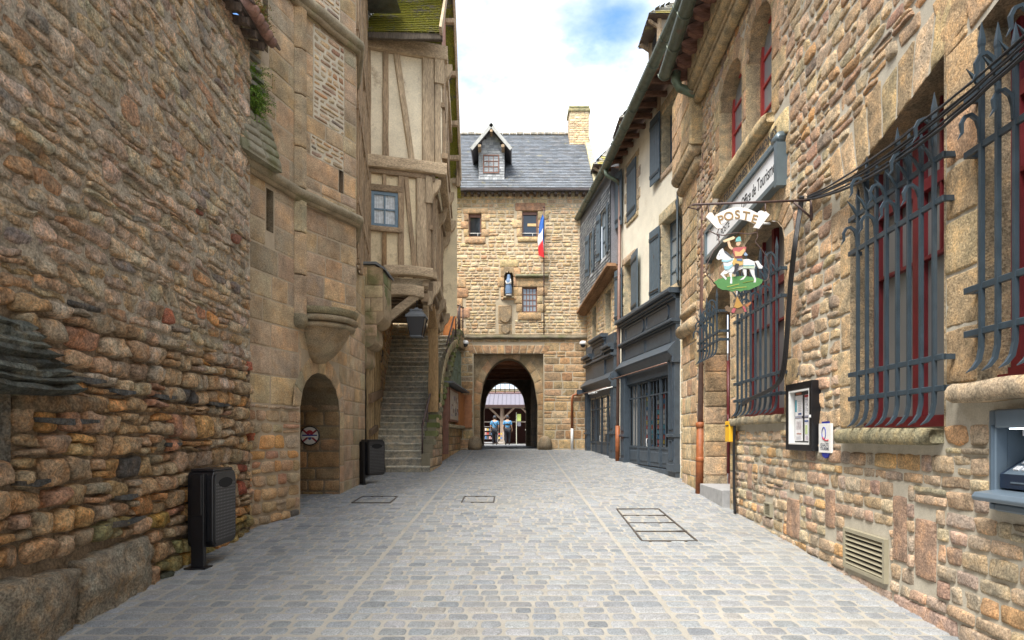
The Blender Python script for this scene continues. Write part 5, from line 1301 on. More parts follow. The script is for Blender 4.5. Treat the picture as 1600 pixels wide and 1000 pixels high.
# frieze below upper windows
masonry(ms, RF1, 7.9, 11.6, 5.45, 5.78, (.33, .33), (.6, .9), pal=[(1, (.52, .42, .26))], seed=91, **{**A2, 'H': .03, 'joint': .006})
masonry(ms, RF1, 7.85, 11.7, 4.62, 5.45, (.25, .3), (.4, .7), pal=P_ASH, seed=92, **A2)
ms.build('stones', M_STONE, po)
for (o_, top) in ((OA, None), (OB, None)):
    m = MB()
    zt = 4.2 if o_ is OA else 4.52; zn = 4.56 if o_ is OA else 4.95
    q = [(o_[1], o_[2]), (o_[1], zt)]; reveal(m, RF1, q, .014, -.24, (.34, .27, .18))
    reveal(m, RF1, [(o_[1], zt), (o_[0], zn)], .014, -.42, (.30, .22, .14)); reveal(m, RF1, [(o_[0], o_[2]), (o_[0], zn)], .014, -.24, (.34, .27, .18)); reveal(m, RF1, [(o_[0], o_[2]), (o_[1], o_[2])], .014, -.24, (.34, .27, .18)); m.build('window_reveal', M_STONE, po)
for o_, uc_, a_, vs2, r2, dp_ in ((OC, ccu, cca, ccz, ccr, .24), (OD, ddu, dda, ddz, ddr, .42)):
    m = MB()
    reveal(m, RF1, [(o_[1], o_[2]), (o_[1], vs2)], .014, -dp_, (.38, .3, .2)); reveal(m, RF1, [(o_[0], o_[2]), (o_[0], vs2)], .014, -dp_, (.38, .3, .2))
    reveal(m, RF1, arch_pts(uc_, a_, vs2, r2, 9), .014, -.45, (.34, .26, .17)); reveal(m, RF1, [(o_[0], o_[2]), (o_[1], o_[2])], .014, -dp_, (.38, .3, .2)); m.build('window_reveal', M_STONE, po)
for o_, a_ in ((OE, .63), (OF, .545)):
    m = MB()
    uc_ = (o_[0] + o_[1]) / 2; reveal(m, RF1, [(o_[1], o_[2]), (o_[1], 7.25)], .014, -.22, (.5, .4, .25)); reveal(m, RF1, [(o_[0], o_[2]), (o_[0], 7.25)], .014, -.22, (.5, .4, .25)); reveal(m, RF1, arch_pts(uc_, a_, 7.25, .45, 8), .014, -.4, (.42, .32, .2)); m.build('window_reveal', M_STONE, po)
m = MB()
jd = F(RF1.pt(12.09, 0, .01), (1, -.053, 0), (0, 0, 1), (0, -1, 0)); masonry(m, jd, .01, .43, .95, 4.0, (.26, .38), (.43, .44), .012, .01, P_ASH, (), 95, .0, .0, .06, .006, .006, .1)
m.build('door_jamb', M_STONE, po)
# sills, string roll, cornice
def sill(u0, u1, z0, z1, h, seed, name='window_sill', c=(.32, .28, .20)):
    m = MB(); n = 18; rng = random.Random(seed); prof = [(-.05, z0), (h * .85, z0), (h, z0 + .03), (h, z1 - .04), (h * .85, z1), (-.05, z1)]; vs = []; L = len(prof)
    for k in range(n + 1):
        u = u0 + (u1 - u0) * k / n; e = 1 - .25 * (k in (0, n))
        for hh_, z in prof: vs.append(tuple(RF1.pt(u, (z0 + z1) / 2 + (z - (z0 + z1) / 2) * e + .010 * float(noise(u * 3, z * 4, seed)), hh_ * e + .010 * float(noise(u * 4, z * 3, seed + 5)))))
    fs = []
    for k in range(n):
        for j in range(L): j2 = (j + 1) % L; fs.append((k * L + j, k * L + j2, (k + 1) * L + j2, (k + 1) * L + j))
    fs += [tuple(range(L)), tuple(reversed(range(n * L, n * L + L)))]
    m.add(vs, fs, c, True); return m.build(name, M_STONE, po)
sill(4.82, 6.42, 1.63, 1.765, .15, 1, c=(.27, .24, .15)); sill(2.6, 4.62, 1.93, 2.065, .16, 2, c=(.45, .35, .24)); sill(8.0, 10.3, 1.86, 1.975, .10, 3, c=(.34, .29, .2))
sill(8.40, 11.1, 5.80, 5.97, .15, 4, c=(.50, .39, .23))
m = MB()
for z, h in ((8.12, .10), (8.36, .22)): m.tube([RF1.pt(u_, z + .004 * (k % 2), h) for k, u_ in enumerate(np.linspace(-3.5, 12.2, 40))], .09, 10, (.42, .33, .2))
m.fbox(RF1, -3.5, 12.2, 8.2, 8.34, 0, .2, (.45, .35, .22)); m.fbox(RF1, -3.5, 12.2, 8.45, 8.75, 0, .3, (.42, .33, .2))
m.build('cornice', M_STONE, po)
m = MB()
m.fbox(RF1, 12.25, 14.0, 7.3, 8.9, -.02, .24, (.46, .35, .2), .03); m.tube([RF1.pt(12.3, 7.25, .12), RF1.pt(14.0, 7.25, .12)], .14, 12, (.46, .35, .22)); m.tube([RF1.pt(12.35, 7.02, .03), RF1.pt(14.0, 7.02, .03)], .11, 12, (.46, .35, .22))
m.build('corbel', M_STONE, po); m = MB()
m.tube([RF1.pt(12.75, 3.95, .02), RF1.pt(14.0, 3.95, .02)], .15, 12, (.44, .34, .22)); m.tube([RF1.pt(12.75, 4.3, .0), RF1.pt(14.0, 4.3, .0)], .08, 12, (.44, .34, .22))
m.build('corbel', M_STONE, po); m = MB()
masonry(m, RF1.off(.24), 12.3, 13.95, 7.35, 8.85, (.3, .4), (.5, .8), pal=P_ASH, seed=96, **A2)
m.build('corbel', M_STONE, po)
# roof, rafters, gutter
m = MB(); e0 = RF1.pt(-4, 8.78, .62); rv = Vector((.7, .0, .714)); RR = F(e0, (.053, 1, 0), tuple(rv), (-.714, .04, .7))
m.quad(RR.pt(0, 0), RR.pt(16.6, 0), RR.pt(16.6, 6), RR.pt(0, 6), (.12, .11, .11)); slates(m, RR, 16.6, 1.2, .24, .16, [(.13, .13, .14), (.17, .16, .16)], 12, .01)
m.build('roof', M_SLATE, po)
m = MB(); m.quad(RF1.pt(-4, 8.76, .6), RF1.pt(12.6, 8.76, .6), RF1.pt(12.6, 9.0, -.1), RF1.pt(-4, 9.0, -.1), (.09, .06, .045))
for k in range(28): u_ = 12.3 - k * .45; ff = F(RF1.pt(u_, 0), tuple(RF1.N), (0, 0, 1), tuple(RF1.U)); m.prism(ff, [(.1, 8.62), (.42, 8.56), (.54, 8.62), (.58, 8.74), (.1, 8.95)], 0, .10, (.20, .10, .07))
m.build_each('rafter', M_WOODH, po)
m = MB()
def gutter(m, a, b, r, col=(.5, .5, .5)):
    a, b = Vector(a), Vector(b); d = (b - a).normalized(); x = Vector((d.y, -d.x, 0)).normalized(); n = 9; L = (b - a).length; k = max(2, int(L / .9)); vs = []; fs = []
    for i in range(k + 1):
        for j in range(n):
            t = math.pi * j / (n - 1); vs.append(a + d * L * i / k + x * (math.cos(t) * r) + Vector((0, 0, -math.sin(t) * r)))
    for i in range(k):
        for j in range(n - 1): fs.append((i * n + j, (i + 1) * n + j, (i + 1) * n + j + 1, i * n + j + 1))
    fs.append(tuple(range(n))); fs.append(tuple(reversed(range(k * n, k * n + n)))); m.add([tuple(v) for v in vs], fs, col, False)
    for i in range(k + 1):
        p = a + d * L * i / k; m.tube([p + x * (math.cos(t) * (r + .008)) + Vector((0, 0, -math.sin(t) * (r + .008))) for t in np.linspace(0, math.pi, 8)], .012, 5, col)
gutter(m, RF1.pt(-3, 8.76, .70), RF1.pt(12.35, 8.70, .70), .12); m.build('gutter', M_VERD2, po)
# carved frieze lettering
text('frieze_lettering', 'POSTES TELEGRAPHES TELEPHONES', RF1, 9.75, 5.61, .052, .17, M_RUSTD, po, right=-1, sx=1.15)
# windows behind the grilles
def redwin(o_, dep, trans_z, top2=None, gm=M_GLASSR):
    u0, u1, v0, v1 = o_; m = MB(); f = RF1; fw = .09
    m.fbox(f, u0, u0 + fw, v0, v1, -dep - .08, -dep); m.fbox(f, u1 - fw, u1, v0, v1, -dep - .08, -dep); m.fbox(f, u0, u1, v0, v0 + .10, -dep - .08, -dep + .02); m.fbox(f, u0, u1, v0, v0 + .05, -dep, -dep + .09)
    c = (u0 + u1) / 2; m.fbox(f, c - .045, c + .045, v0, v1, -dep - .07, -dep + .015); m.fbox(f, c - .075, c - .055, v0, v1, -dep - .07, -dep + .0); m.fbox(f, c + .055, c + .075, v0, v1, -dep - .07, -dep + .0)
    for z, w_ in trans_z: m.fbox(f, u0 + fw, u1 - fw, z - w_ / 2, z + w_ / 2, -dep - .06, -dep + .006)
    for uu in ((u0 + fw + c) / 2, (u1 - fw + c) / 2): m.fbox(f, uu - .012, uu + .012, trans_z[0][0], v1, -dep - .055, -dep + .002)
    w_ = m.build('red_window', M_RED, po)
    m = MB(); m.fbox(f, u0 + .04, u1 - .04, v0 + .04, v1, -dep - .06, -dep - .045); m.build('glass', gm, w_)
redwin(OA, .21, [(3.2, .03), (3.82, .10)]); redwin(OB, .21, [(3.5, .03), (4.05, .10)]); redwin(OC, .22, [(3.3, .03), (3.85, .10)])
m = MB(); u0, u1, v0, v1 = OD     # recessed red door with fanlight
m.fbox(RF1, u0, u1, v0, v1, -.50, -.44); dr = m.build('red_door', M_RED, po)
m = MB(); m.fbox(RF1, u0 + .1, u1 - .1, 3.2, 4.2, -.44, -.43); m.fbox(RF1, u0 + .15, (u0 + u1) / 2 - .06, 1.9, 3.0, -.44, -.43); m.fbox(RF1, (u0 + u1) / 2 + .06, u1 - .15, 1.9, 3.0, -.44, -.43); m.build('glass', M_GLASS, dr)
m = MB(); m.tube([RF1.pt(11.9, 1.75, -.40), RF1.pt(11.9, 2.1, -.38)], .02, 8); m.tube([RF1.pt(11.95, 1.0, -.40), RF1.pt(11.95, 3.1, -.40)], .03, 8); m.build('handle', M_RED, dr)
for o_, nr in ((OE, 4), (OF, 4)): window(po, RF1, o_[0], o_[1], 5.98, 7.72, 2, nr, .20, M_REDL, M_GLASSL, .07, .035, .06)
# iron grilles
def grille(f, u0, u1, nb, zend, ztop, rails, h=.09, hooks=True, name='window_grille', seed=1, tops=None):
    g_ = None; m = MB(); e = .10
    for z in rails:
        m = MB(); m.fbox(f, u0 - .03, u1 + e, z - .022, z + .022, h - .012, h + .012, (.5,) * 3, .004); m.fbox(f, u1 + e - .03, u1 + e, z - .02, z + .02, -.02, h); m.fbox(f, u0 - .03, u0, z - .02, z + .02, -.02, h)
        if g_ is None: g_ = m.build(name, M_IRON, po)
        else: m.build('rail', M_IRON, g_)
    rng = random.Random(seed)
    for i in range(nb):
        u = u0 + (u1 - u0) * (i + .5) / nb; zt = (ztop(u) if callable(ztop) else ztop) + (.10 if i % 3 == 0 else (-.10 if i % 3 == 1 else 0)); hb = h + .004; r = .019
        m = MB(); U = tuple(f.U)
        m.tube([f.pt(u, zend + .28, hb), f.pt(u, zt - .16, hb)], r, 4, flat=U, smooth=False)
        m.tube([f.pt(u, zt - .17, hb), f.pt(u, zt - .15, hb), f.pt(u, zt - .12, hb), f.pt(u, zt, hb)], [r, r * 1.25, r * 1.2, .002], 4, flat=U, smooth=False)
        m.tube([f.pt(u, zend + .28, hb), f.pt(u, zend + .16, hb + .003), f.pt(u, zend + .08, hb + .02), f.pt(u, zend + .03, hb + .055), f.pt(u + .01, zend, hb + .095)], [r, r, r * 1.0, r * .8, .003], 4, flat=U, smooth=False)
        def hook(z0, H_, dh, s=1):
            P = [(0, 0), (.0, .10), (.02, .17), (.06, .205), (.10, .19), (.125, .14), (.12, .07), (.15, .02)]
            m.tube([f.pt(u + .005, z0 + b * H_, hb + .01 + a * dh) for a, b in P], [.012, .016, .017, .017, .017, .016, .012, .002], 4, flat=U, smooth=False)
        if hooks:
            if i % 2 == 0: hook(zt - .40, 1.0, 1.0)
            if i % 2: hook(rails[-2] + .02, .9, .95)
            m.tube([f.pt(u, rails[-1] - .02, hb), f.pt(u, rails[-1] + .07, hb + .05), f.pt(u, rails[-1] + .13, hb + .10)], [.014, .014, .002], 4, smooth=False)
        m.build('bar', M_IRON, g_)
    return g_
grille(RF1, 4.70, 6.04, 8, 1.78, lambda u: 4.17 - .04 * (u - 4.8), [2.05, 2.28, 3.44, 3.76], seed=1)
grille(RF1, 2.80, 4.34, 10, 2.12, lambda u: 4.36, [2.40, 2.70, 3.64, 4.02], seed=2)
grille(RF1, 7.95, 9.80, 9, 1.98, lambda u: 4.10 + .1 * (u - 8), [2.23, 2.49, 3.44, 3.78], seed=3)
grille(RF1, 10.50, 11.85, 6, 3.00, lambda u: 4.05, [3.28, 3.42, 3.75], h=.16, seed=4)
# step in the doorway
m = MB(); m.fbox(RF1, 10.5, 12.05, g(11) - .05, .80, -.5, .10, (.3, .3, .3), .01); tag(m.build('door_step', M_GREY, po))

# ------------------------------------------------ things fixed to the office wall
# tourist office light box
sg = thing('office_sign', 'long white light box sign with grey frame and dark lettering above the grilled window', 'sign', tuple(RF1.pt(9.8, 4.81, .06)))
m = MB(); m.fbox(RF1, 8.04, 11.52, 4.92, 5.34, .05, .095, (.6, .6, .6)); m.build('light_panel', M_SIGNW, sg)
m = MB()
m.fbox(RF1, 7.96, 11.6, 5.345, 5.40, .0, .13); m.fbox(RF1, 7.96, 11.6, 5.405, 5.44, .0, .10); m.fbox(RF1, 7.96, 11.6, 4.85, 4.915, .0, .13); m.fbox(RF1, 7.94, 8.04, 4.81, 5.35, .0, .135); m.fbox(RF1, 11.52, 11.62, 4.81, 5.35, 0.0, .135)
m.fbox(RF1, 8.04, 11.52, 4.93, 5.33, .0, .05); m.tube([RF1.pt(8.0, 5.45, .06), RF1.pt(11.58, 5.45, .06)], .035, 10)
m.tube([RF1.pt(7.96, 5.42, .07), RF1.pt(8.12, 5.42, .07)], .075, 14); m.build('frame', M_SIGNF, sg)
text('office_lettering', 'Office de Tourisme', RF1, 8.10, 5.12, .0965, .24, M_BLACKD, sg, right=-1, sx=.74, align='RIGHT', extrude=.001)
text('post_lettering', 'LA POSTE', RF1, 10.5, 5.06, .0965, .16, M_BLACKD, sg, right=-1, sx=1.1, extrude=.001)
# POSTE hanging sign
ps = thing('hanging_sign', 'white scroll sign above a painted rider on a white horse, hung from an iron bracket', 'sign', (2.2, 7.2, 3.5))
PF = F((0, 7.2, 0), (1, 0, 0), (0, 0, 1), (0, -1, 0))
def sx_(px): return wx(px, 7.2)
def sy_(py): return wz(py, 7.2)
m = MB(); m.tube([(sx_(1082), 7.2, sy_(320)), (sx_(1268), 7.2, sy_(313))], .013, 6); m.tube([(sx_(1240), 7.2, sy_(316)), (sx_(1268), 7.2, sy_(341))], .012, 6); m.tube([(sx_(1082), 7.2, sy_(320)), (sx_(1075), 7.2, sy_(324)), (sx_(1088), 7.2, sy_(327)), (sx_(1096), 7.2, sy_(322))], .008, 5)
for px in (1107, 1196): m.tube([(sx_(px), 7.2, sy_(318)), (sx_(px), 7.2, sy_(336))], .008, 6)
m.tube([(sx_(1268), 7.2, sy_(305)), (sx_(1268), 7.2, sy_(345))], .02, 6)
m.build('bracket', M_RUSTR, ps)
def scroll(px0, px1, py_top, bow, hgt, n=14):
    up = [(px0 + (px1 - px0) * i / n, py_top - bow * math.sin(math.pi * i / n)) for i in range(n + 1)]
    return [(sx_(x), sy_(y)) for x, y in up] + [(sx_(x), sy_(y + hgt)) for x, y in reversed(up)]
m = MB(); m.prism(PF, scroll(1118, 1188, 336, 12, 19), -.008, .008, (.78, .74, .70))
for pts in ([(1103, 340), (1107, 333), (1112, 333), (1129, 357), (1120, 358)], [(1196, 331), (1202, 336), (1185, 358), (1177, 356), (1192, 332)]): m.prism(PF, [(sx_(x), sy_(y)) for x, y in pts], -.012, .014, (.8, .76, .72))
bn = m.build('banner', M_PAINT, ps)
for ch_c, px, py, rot in (('P', 1126, 344.5, 16), ('O', 1138, 339, 9), ('S', 1151.5, 336.5, 0), ('T', 1165, 338.5, -9), ('E', 1178, 343.5, -16)):
    a = R(rot); ff = F((sx_(px), 7.2, sy_(py)), (math.cos(a), 0, math.sin(a)), (-math.sin(a), 0, math.cos(a)), (0, -1, 0))
    text('letter', ch_c, ff, 0, 0, .012, .135, M_LETB if 'M_LETB' in globals() else M_BROWN, bn, sx=1.05)
# wire outline
m = MB(); out = [(1107, 360), (1118, 366), (1130, 368), (1150, 364), (1170, 366), (1183, 363), (1184, 370), (1180, 378), (1190, 390), (1198, 402), (1202, 425), (1200, 437), (1194, 440)]
L_ = [(1122, 367), (1124, 380), (1115, 392), (1106, 410), (1103, 425), (1106, 432), (1112, 437), (1117, 445)]
m.tube([(sx_(x), 7.2, sy_(y)) for x, y in out], .006, 5); m.tube([(sx_(x), 7.2, sy_(y)) for x, y in L_], .006, 5); m.tube([(sx_(1182), 7.2, sy_(352)), (sx_(1183), 7.2, sy_(364))], .006, 5); m.tube([(sx_(1124), 7.2, sy_(356)), (sx_(1120), 7.2, sy_(366)), (sx_(1124), 7.2, sy_(372))], .006, 5)
m.build('wire_frame', M_RUSTR, ps)
def zp(pts, ox=1100, oy=350, k=6.67): return [(sx_(ox + x / k), sy_(oy + y / k)) for x, y in pts]
m = MB()
grass_ = [(100, 610), (150, 575), (260, 552), (420, 545), (560, 565), (610, 585), (600, 620), (560, 650), (520, 665), (470, 690), (420, 690), (380, 708), (340, 690), (290, 708), (240, 690), (190, 688), (140, 660), (125, 630)]
m.prism(PF, zp(grass_), -.008, .008, (.09, .23, .08)); m.prism(PF, zp([(x, y) for x, y in [(235, 655), (360, 625), (362, 632), (240, 662)]]), .008, .011, (.35, .4, .1)); m.prism(PF, zp([(400, 612), (520, 590), (522, 596), (402, 618)]), .008, .011, (.2, .25, .05)); m.prism(PF, zp([(250, 690), (330, 665), (440, 655), (440, 662), (330, 672)]), .008, .011, (.35, .4, .1))
m.build('grass_panel', M_PAINT, ps)
m = MB(); W_ = (.66, .66, .66); BL_ = (.30, .52, .58); GY = (.10, .11, .13)
body = [(205, 290), (250, 330), (300, 360), (400, 372), (460, 368), (520, 395), (530, 440), (520, 480), (480, 470), (400, 468), (330, 500), (260, 505), (215, 480), (200, 420), (190, 370), (165, 372), (150, 378), (128, 362), (135, 335), (155, 295), (165, 275), (185, 262), (190, 255), (200, 272)]
m.prism(PF, zp(body), -.006, .012, W_)
for leg in ([(215, 480), (260, 505), (235, 520), (200, 530), (235, 570), (225, 588), (205, 565), (172, 528), (180, 515)], [(255, 500), (300, 490), (285, 540), (292, 600), (290, 625), (268, 622), (275, 560), (262, 530)], [(470, 465), (520, 470), (525, 530), (540, 580), (535, 612), (512, 612), (520, 580), (490, 520)], [(405, 465), (440, 480), (440, 540), (410, 580), (368, 588), (390, 570), (420, 545), (405, 500)]): m.prism(PF, zp(leg), -.006, .009, W_)
m.prism(PF, zp([(520, 395), (560, 385), (590, 430), (610, 445), (600, 468), (570, 465), (555, 440), (540, 410)]), -.006, .012, (.72, .72, .74))
m.build('white_horse', M_PAINT, ps)
m = MB()
m.prism(PF, zp([(205, 280), (240, 300), (275, 335), (300, 360), (280, 355), (240, 325), (210, 300)]), .012, .016, GY)
m.prism(PF, zp([(180, 375), (230, 385), (290, 365), (300, 378), (240, 402), (182, 398)]), .012, .016, BL_); m.prism(PF, zp([(200, 440), (250, 445), (300, 415), (305, 430), (255, 480), (212, 480)]), .012, .016, BL_)
m.prism(PF, zp([(400, 430), (520, 430), (520, 466), (400, 466)]), .012, .015, (.45, .55, .42)); m.prism(PF, zp([(405, 432), (520, 430), (520, 438), (405, 440)]), .015, .018, BL_)
m.prism(PF, zp([(150, 325), (158, 322), (160, 330), (152, 332)]), .012, .015, GY)
m.build_each('harness', M_PAINT, ps)
m = MB()
m.prism(PF, zp([(330, 205), (345, 180), (375, 185), (375, 215), (355, 235), (335, 230)]), .006, .02, (.62, .42, .28)); m.prism(PF, zp([(325, 190), (330, 155), (350, 140), (372, 140), (376, 165), (382, 185), (345, 190)]), .008, .024, (.16, .42, .42))
m.prism(PF, zp([(290, 265), (320, 250), (400, 245), (435, 245), (425, 290), (400, 320), (388, 345), (318, 345), (300, 310)]), .008, .022, (.42, .12, .12)); m.prism(PF, zp([(310, 290), (360, 300), (410, 260), (420, 290), (385, 340), (318, 345)]), .022, .026, (.62, .42, .2))
m.prism(PF, zp([(235, 185), (258, 175), (278, 240), (300, 255), (285, 275), (255, 255)]), .006, .02, (.66, .46, .3)); m.prism(PF, zp([(193, 185), (200, 175), (300, 135), (318, 150), (305, 165), (205, 198)]), .008, .022, (.7, .55, .35))
m.prism(PF, zp([(315, 350), (388, 350), (398, 380), (398, 430), (360, 440), (330, 420), (300, 440), (288, 410)]), .012, .026, (.55, .38, .14)); m.prism(PF, zp([(312, 348), (388, 348), (392, 362), (312, 362)]), .026, .03, (.2, .06, .08)); m.prism(PF, zp([(330, 370), (392, 370), (390, 395), (335, 390)]), .026, .029, (.12, .2, .32))
m.prism(PF, zp([(318, 420), (355, 425), (348, 460), (330, 500), (322, 525), (300, 535), (292, 520), (306, 490)]), .026, .034, (.05, .05, .06)); m.prism(PF, zp([(400, 290), (430, 300), (452, 330), (420, 335), (402, 315)]), .006, .018, (.3, .4, .55))
m.build('rider', M_PAINT, ps)
m = MB()
m.prism(PF, zp([(335, 755), (350, 755), (395, 840), (440, 830), (480, 810), (490, 830), (440, 880), (435, 915), (380, 938), (300, 938), (250, 915), (225, 905), (215, 870), (240, 850), (265, 870), (300, 875)]), -.006, .008, (.16, .11, .07))
m.prism(PF, zp([(342, 765), (400, 858), (345, 882), (310, 870)]), .008, .014, (.42, .24, .07)); m.prism(PF, zp([(300, 880), (330, 885), (310, 930), (280, 925)]), .008, .014, (.4, .1, .12)); m.prism(PF, zp([(395, 865), (415, 860), (440, 915), (420, 920)]), .008, .014, (.4, .1, .12)); m.prism(PF, zp([(430, 850), (485, 812), (488, 830), (445, 872)]), .008, .014, (.4, .16, .07))
m.tube([(sx_(1151.5), 7.2, sy_(455)), (sx_(1151.5), 7.2, sy_(464))], .006, 5); m.build('horn_emblem', M_PAINT, ps)
# cables
cb = thing('cable_bundle', 'sagging bundle of black cables crossing the right grilles and running down the wall', 'cable', tuple(RF1.pt(7.0, 4.3)))
rng = random.Random(12)
for k in range(6):
    m = MB(); o_ = .022 * (k - 2.5); pts = []
    for i in range(25):
        t = i / 24; Yc = 7.15 - 4.2 * t; X_ = 3.30 - .42 * t + .008 * k * (k % 2); z = 4.36 - .60 * t + .25 * (t - .0) ** 2 * 1 - .95 * t * (1 - t) * .5 + o_ * (.4 + 1.4 * math.sin(math.pi * min(1, t * 1.3) / 1.3)) 
        pts.append((X_ + .006 * rng.uniform(-1, 1), Yc, z))
    m.tube(pts, .0085 + .004 * (k % 3 == 0), 7); m.build('cable', M_CABLE, cb)
def wp(px, py, h=.05):      # point on the office wall seen at this place
    Y = (3 - h) / ((px - 853) / 1000.0); return tuple(RF1.pt(Y, 1.7 + (681 - py) * Y / 1000.0, h))
for k in range(6):
    d = 1.0 * (k - 2.5)
    m = MB(); path = [(1253, 306), (1250, 330), (1243, 380), (1237, 430 + d), (1233, 480), (1229, 540), (1224, 580 + d)]
    path += [(1214, 601 + d * .6), (1196, 613 + d * .6), (1172, 624 + d * .6), (1156, 636 + d * .5), (1149, 655), (1147, 700), (1147, 760), (1148.5, 803)]
    pts = [wp(x + d * (1.0 if i < 7 else .45), y, (.05 if i in (0, 1) else .15 if 2 <= i <= 9 else .06) + .01 * (k % 2)) for i, (x, y) in enumerate(path)]
    # smooth
    P = [Vector(p) for p in pts]; Q = []
    for i in range(len(P) - 1):
        p0, p1, p2, p3 = P[max(0, i - 1)], P[i], P[i + 1], P[min(len(P) - 1, i + 2)]
        for t in (0, .25, .5, .75): Q.append(.5 * ((2 * p1) + (p2 - p0) * t + (2 * p0 - 5 * p1 + 4 * p2 - p3) * t * t + (3 * p1 - p0 - 3 * p2 + p3) * t ** 3))
    Q.append(P[-1]); m.tube([tuple(q) for q in Q], .011, 7); m.build('cable', M_CABLE, cb)
# notice board case
nc = thing('notice_board', 'dark framed glazed case with four white notices between the two blue grilles', 'notice board', tuple(RF1.pt(7.3, 1.6, .05)))
m = MB(); m.fbox(RF1, 6.98, 7.05, 1.53, 2.31, .0, .10); m.fbox(RF1, 7.66, 7.74, 1.53, 2.31, .0, .10); m.fbox(RF1, 7.05, 7.66, 1.53, 1.60, 0, .098); m.fbox(RF1, 7.05, 7.66, 2.23, 2.31, 0, .098); m.fbox(RF1, 7.04, 7.67, 1.59, 2.24, .0, .03); m.build('frame', M_BLACK, nc, bevel=.004)
m = MB(); m.fbox(RF1, 7.05, 7.075, 1.60, 2.23, .03, .095); m.fbox(RF1, 7.635, 7.66, 1.60, 2.23, .03, .095); m.fbox(RF1, 7.075, 7.635, 1.60, 1.62, .03, .094); m.fbox(RF1, 7.075, 7.635, 2.21, 2.23, .03, .094); m.build('inner_frame', M_WHITE, nc)
m = MB(); P4 = [(7.40, 7.61, 1.93, 2.17), (7.12, 7.33, 1.93, 2.17), (7.40, 7.61, 1.64, 1.90), (7.12, 7.33, 1.64, 1.90)]
for p in P4: m.fbox(RF1, *p, .03, .036, (.74, .73, .74))
B_ = lambda a, b, c_, d, c: m.fbox(RF1, a, b, c_, d, .036, .039, c)
B_(7.56, 7.60, 1.98, 2.12, (.02, .25, .32)); B_(7.42, 7.46, 1.945, 1.965, (.02, .06, .2)); B_(7.47, 7.51, 1.945, 1.965, (.02, .06, .2)); B_(7.13, 7.32, 2.14, 2.165, (.5, .03, .04)); B_(7.12, 7.33, 1.91, 1.93, (.25, .25, .32)); B_(7.40, 7.61, 1.905, 1.93, (.3, .3, .36))
B_(7.20, 7.22, 1.70, 1.86, (.02, .08, .3)); B_(7.13, 7.32, 1.86, 1.875, (.02, .08, .3)); B_(7.13, 7.20, 1.70, 1.80, (.25, .5, .65)); B_(7.25, 7.31, 1.72, 1.82, (.5, .6, .3)); B_(7.42, 7.58, 2.178, 2.205, (.4, .14, .07))
for j in range(9): B_(7.14 , 7.27 - .02 * (j % 3), 2.11 - j * .018, 2.115 - j * .018, (.25, .25, .28)); B_(7.285, 7.295, 2.108 - j * .018, 2.117 - j * .018, (.03, .05, .15))
for j in range(6): B_(7.42, 7.53 - .015 * (j % 2), 2.10 - j * .022, 2.104 - j * .022, (.4, .4, .42)); B_(7.43, 7.57, 1.86 - j * .016, 1.863 - j * .016, (.5, .4, .42))
for j in range(4): B_(7.43 + j * .035, 7.45 + j * .035, 1.715, 1.73, (.3, .12, .08))
for j in range(4): B_(7.43, 7.58, 1.69 - j * .012, 1.692 - j * .012, (.45, .45, .5)); B_(7.14, 7.3, 1.69 - j * .012, 1.692 - j * .012, (.45, .35, .5))
m.build('notices', M_PAINT, nc)
m = MB(); m.quad(RF1.pt(7.075, 1.62, .086), RF1.pt(7.635, 1.62, .086), RF1.pt(7.635, 2.21, .086), RF1.pt(7.075, 2.21, .086)); m.f[-1].reverse() if RF1.flip else None; m.build('glass', M_CASEG, nc)
m = MB(); m.fbox(RF1, 7.0, 7.02, 1.90, 1.93, .10, .115); m.build('lock', M_WHITE, nc)
# quality plate
qp = thing('wall_plaque', 'small white plaque with blue and red emblem beside the dark notice case', 'sign', tuple(RF1.pt(6.8, 1.65, .03)))
m = MB(); m.fbox(RF1, 6.64, 6.93, 1.52, 1.83, .02, .045, (.72, .71, .69)); m.build('plate', M_PAINT, qp)
m = MB(); m.fbox(RF1, 6.70, 6.87, 1.828, 1.85, .015, .040, (.02, .03, .25)); m.prism(RF1, [(6.69, 1.52), (6.87, 1.52), (6.85, 1.48), (6.78, 1.46), (6.71, 1.48)], .015, .040, (.02, .03, .25)); m.build('blue_backplate', M_PAINT, qp)
m = MB(); oc = [(6.80 + .045 * math.cos(R(a)), 1.725 + .065 * math.sin(R(a))) for a in range(0, 361, 24)]; m.tube([RF1.pt(a, b, .047) for a, b in oc], .005, 5, (.02, .04, .3)); m.tube([RF1.pt(6.82, 1.68, .049), RF1.pt(6.78, 1.655, .049), RF1.pt(6.72, 1.65, .049), RF1.pt(6.69, 1.655, .049)], .006, 5, (.5, .03, .05)); m.build('emblem', M_PAINT, qp)
text('lettering', 'QUALITE', RF1, 6.785, 1.60, .0455, .05, M_NAVY, qp, right=-1, extrude=.001); text('lettering', 'TOURISME', RF1, 6.785, 1.56, .0455, .045, M_NAVY, qp, right=-1, extrude=.001)
yb = thing('yellow_post_box', 'narrow yellow box fixed to the wall between the red door and black cable', 'post box', tuple(RF1.pt(10.25, 1.6, .03)))
m = MB(); m.fbox(RF1, 10.12, 10.36, 1.60, 1.93, .0, .10, (.75, .45, .03)); m.build('box', M_YEL, yb, bevel=.01)
m = MB(); m.fbox(F(RF1.pt(10.12, 0), (-1, .053, 0), (0, 0, 1), (0, -1, 0)), .015, .085, 1.85, 1.87, 0, .004, (.02, .02, .1)); m.fbox(RF1, 10.16, 10.32, 1.85, 1.87, .1, .104, (.02, .02, .1)); m.build('slot', M_NAVY, yb)
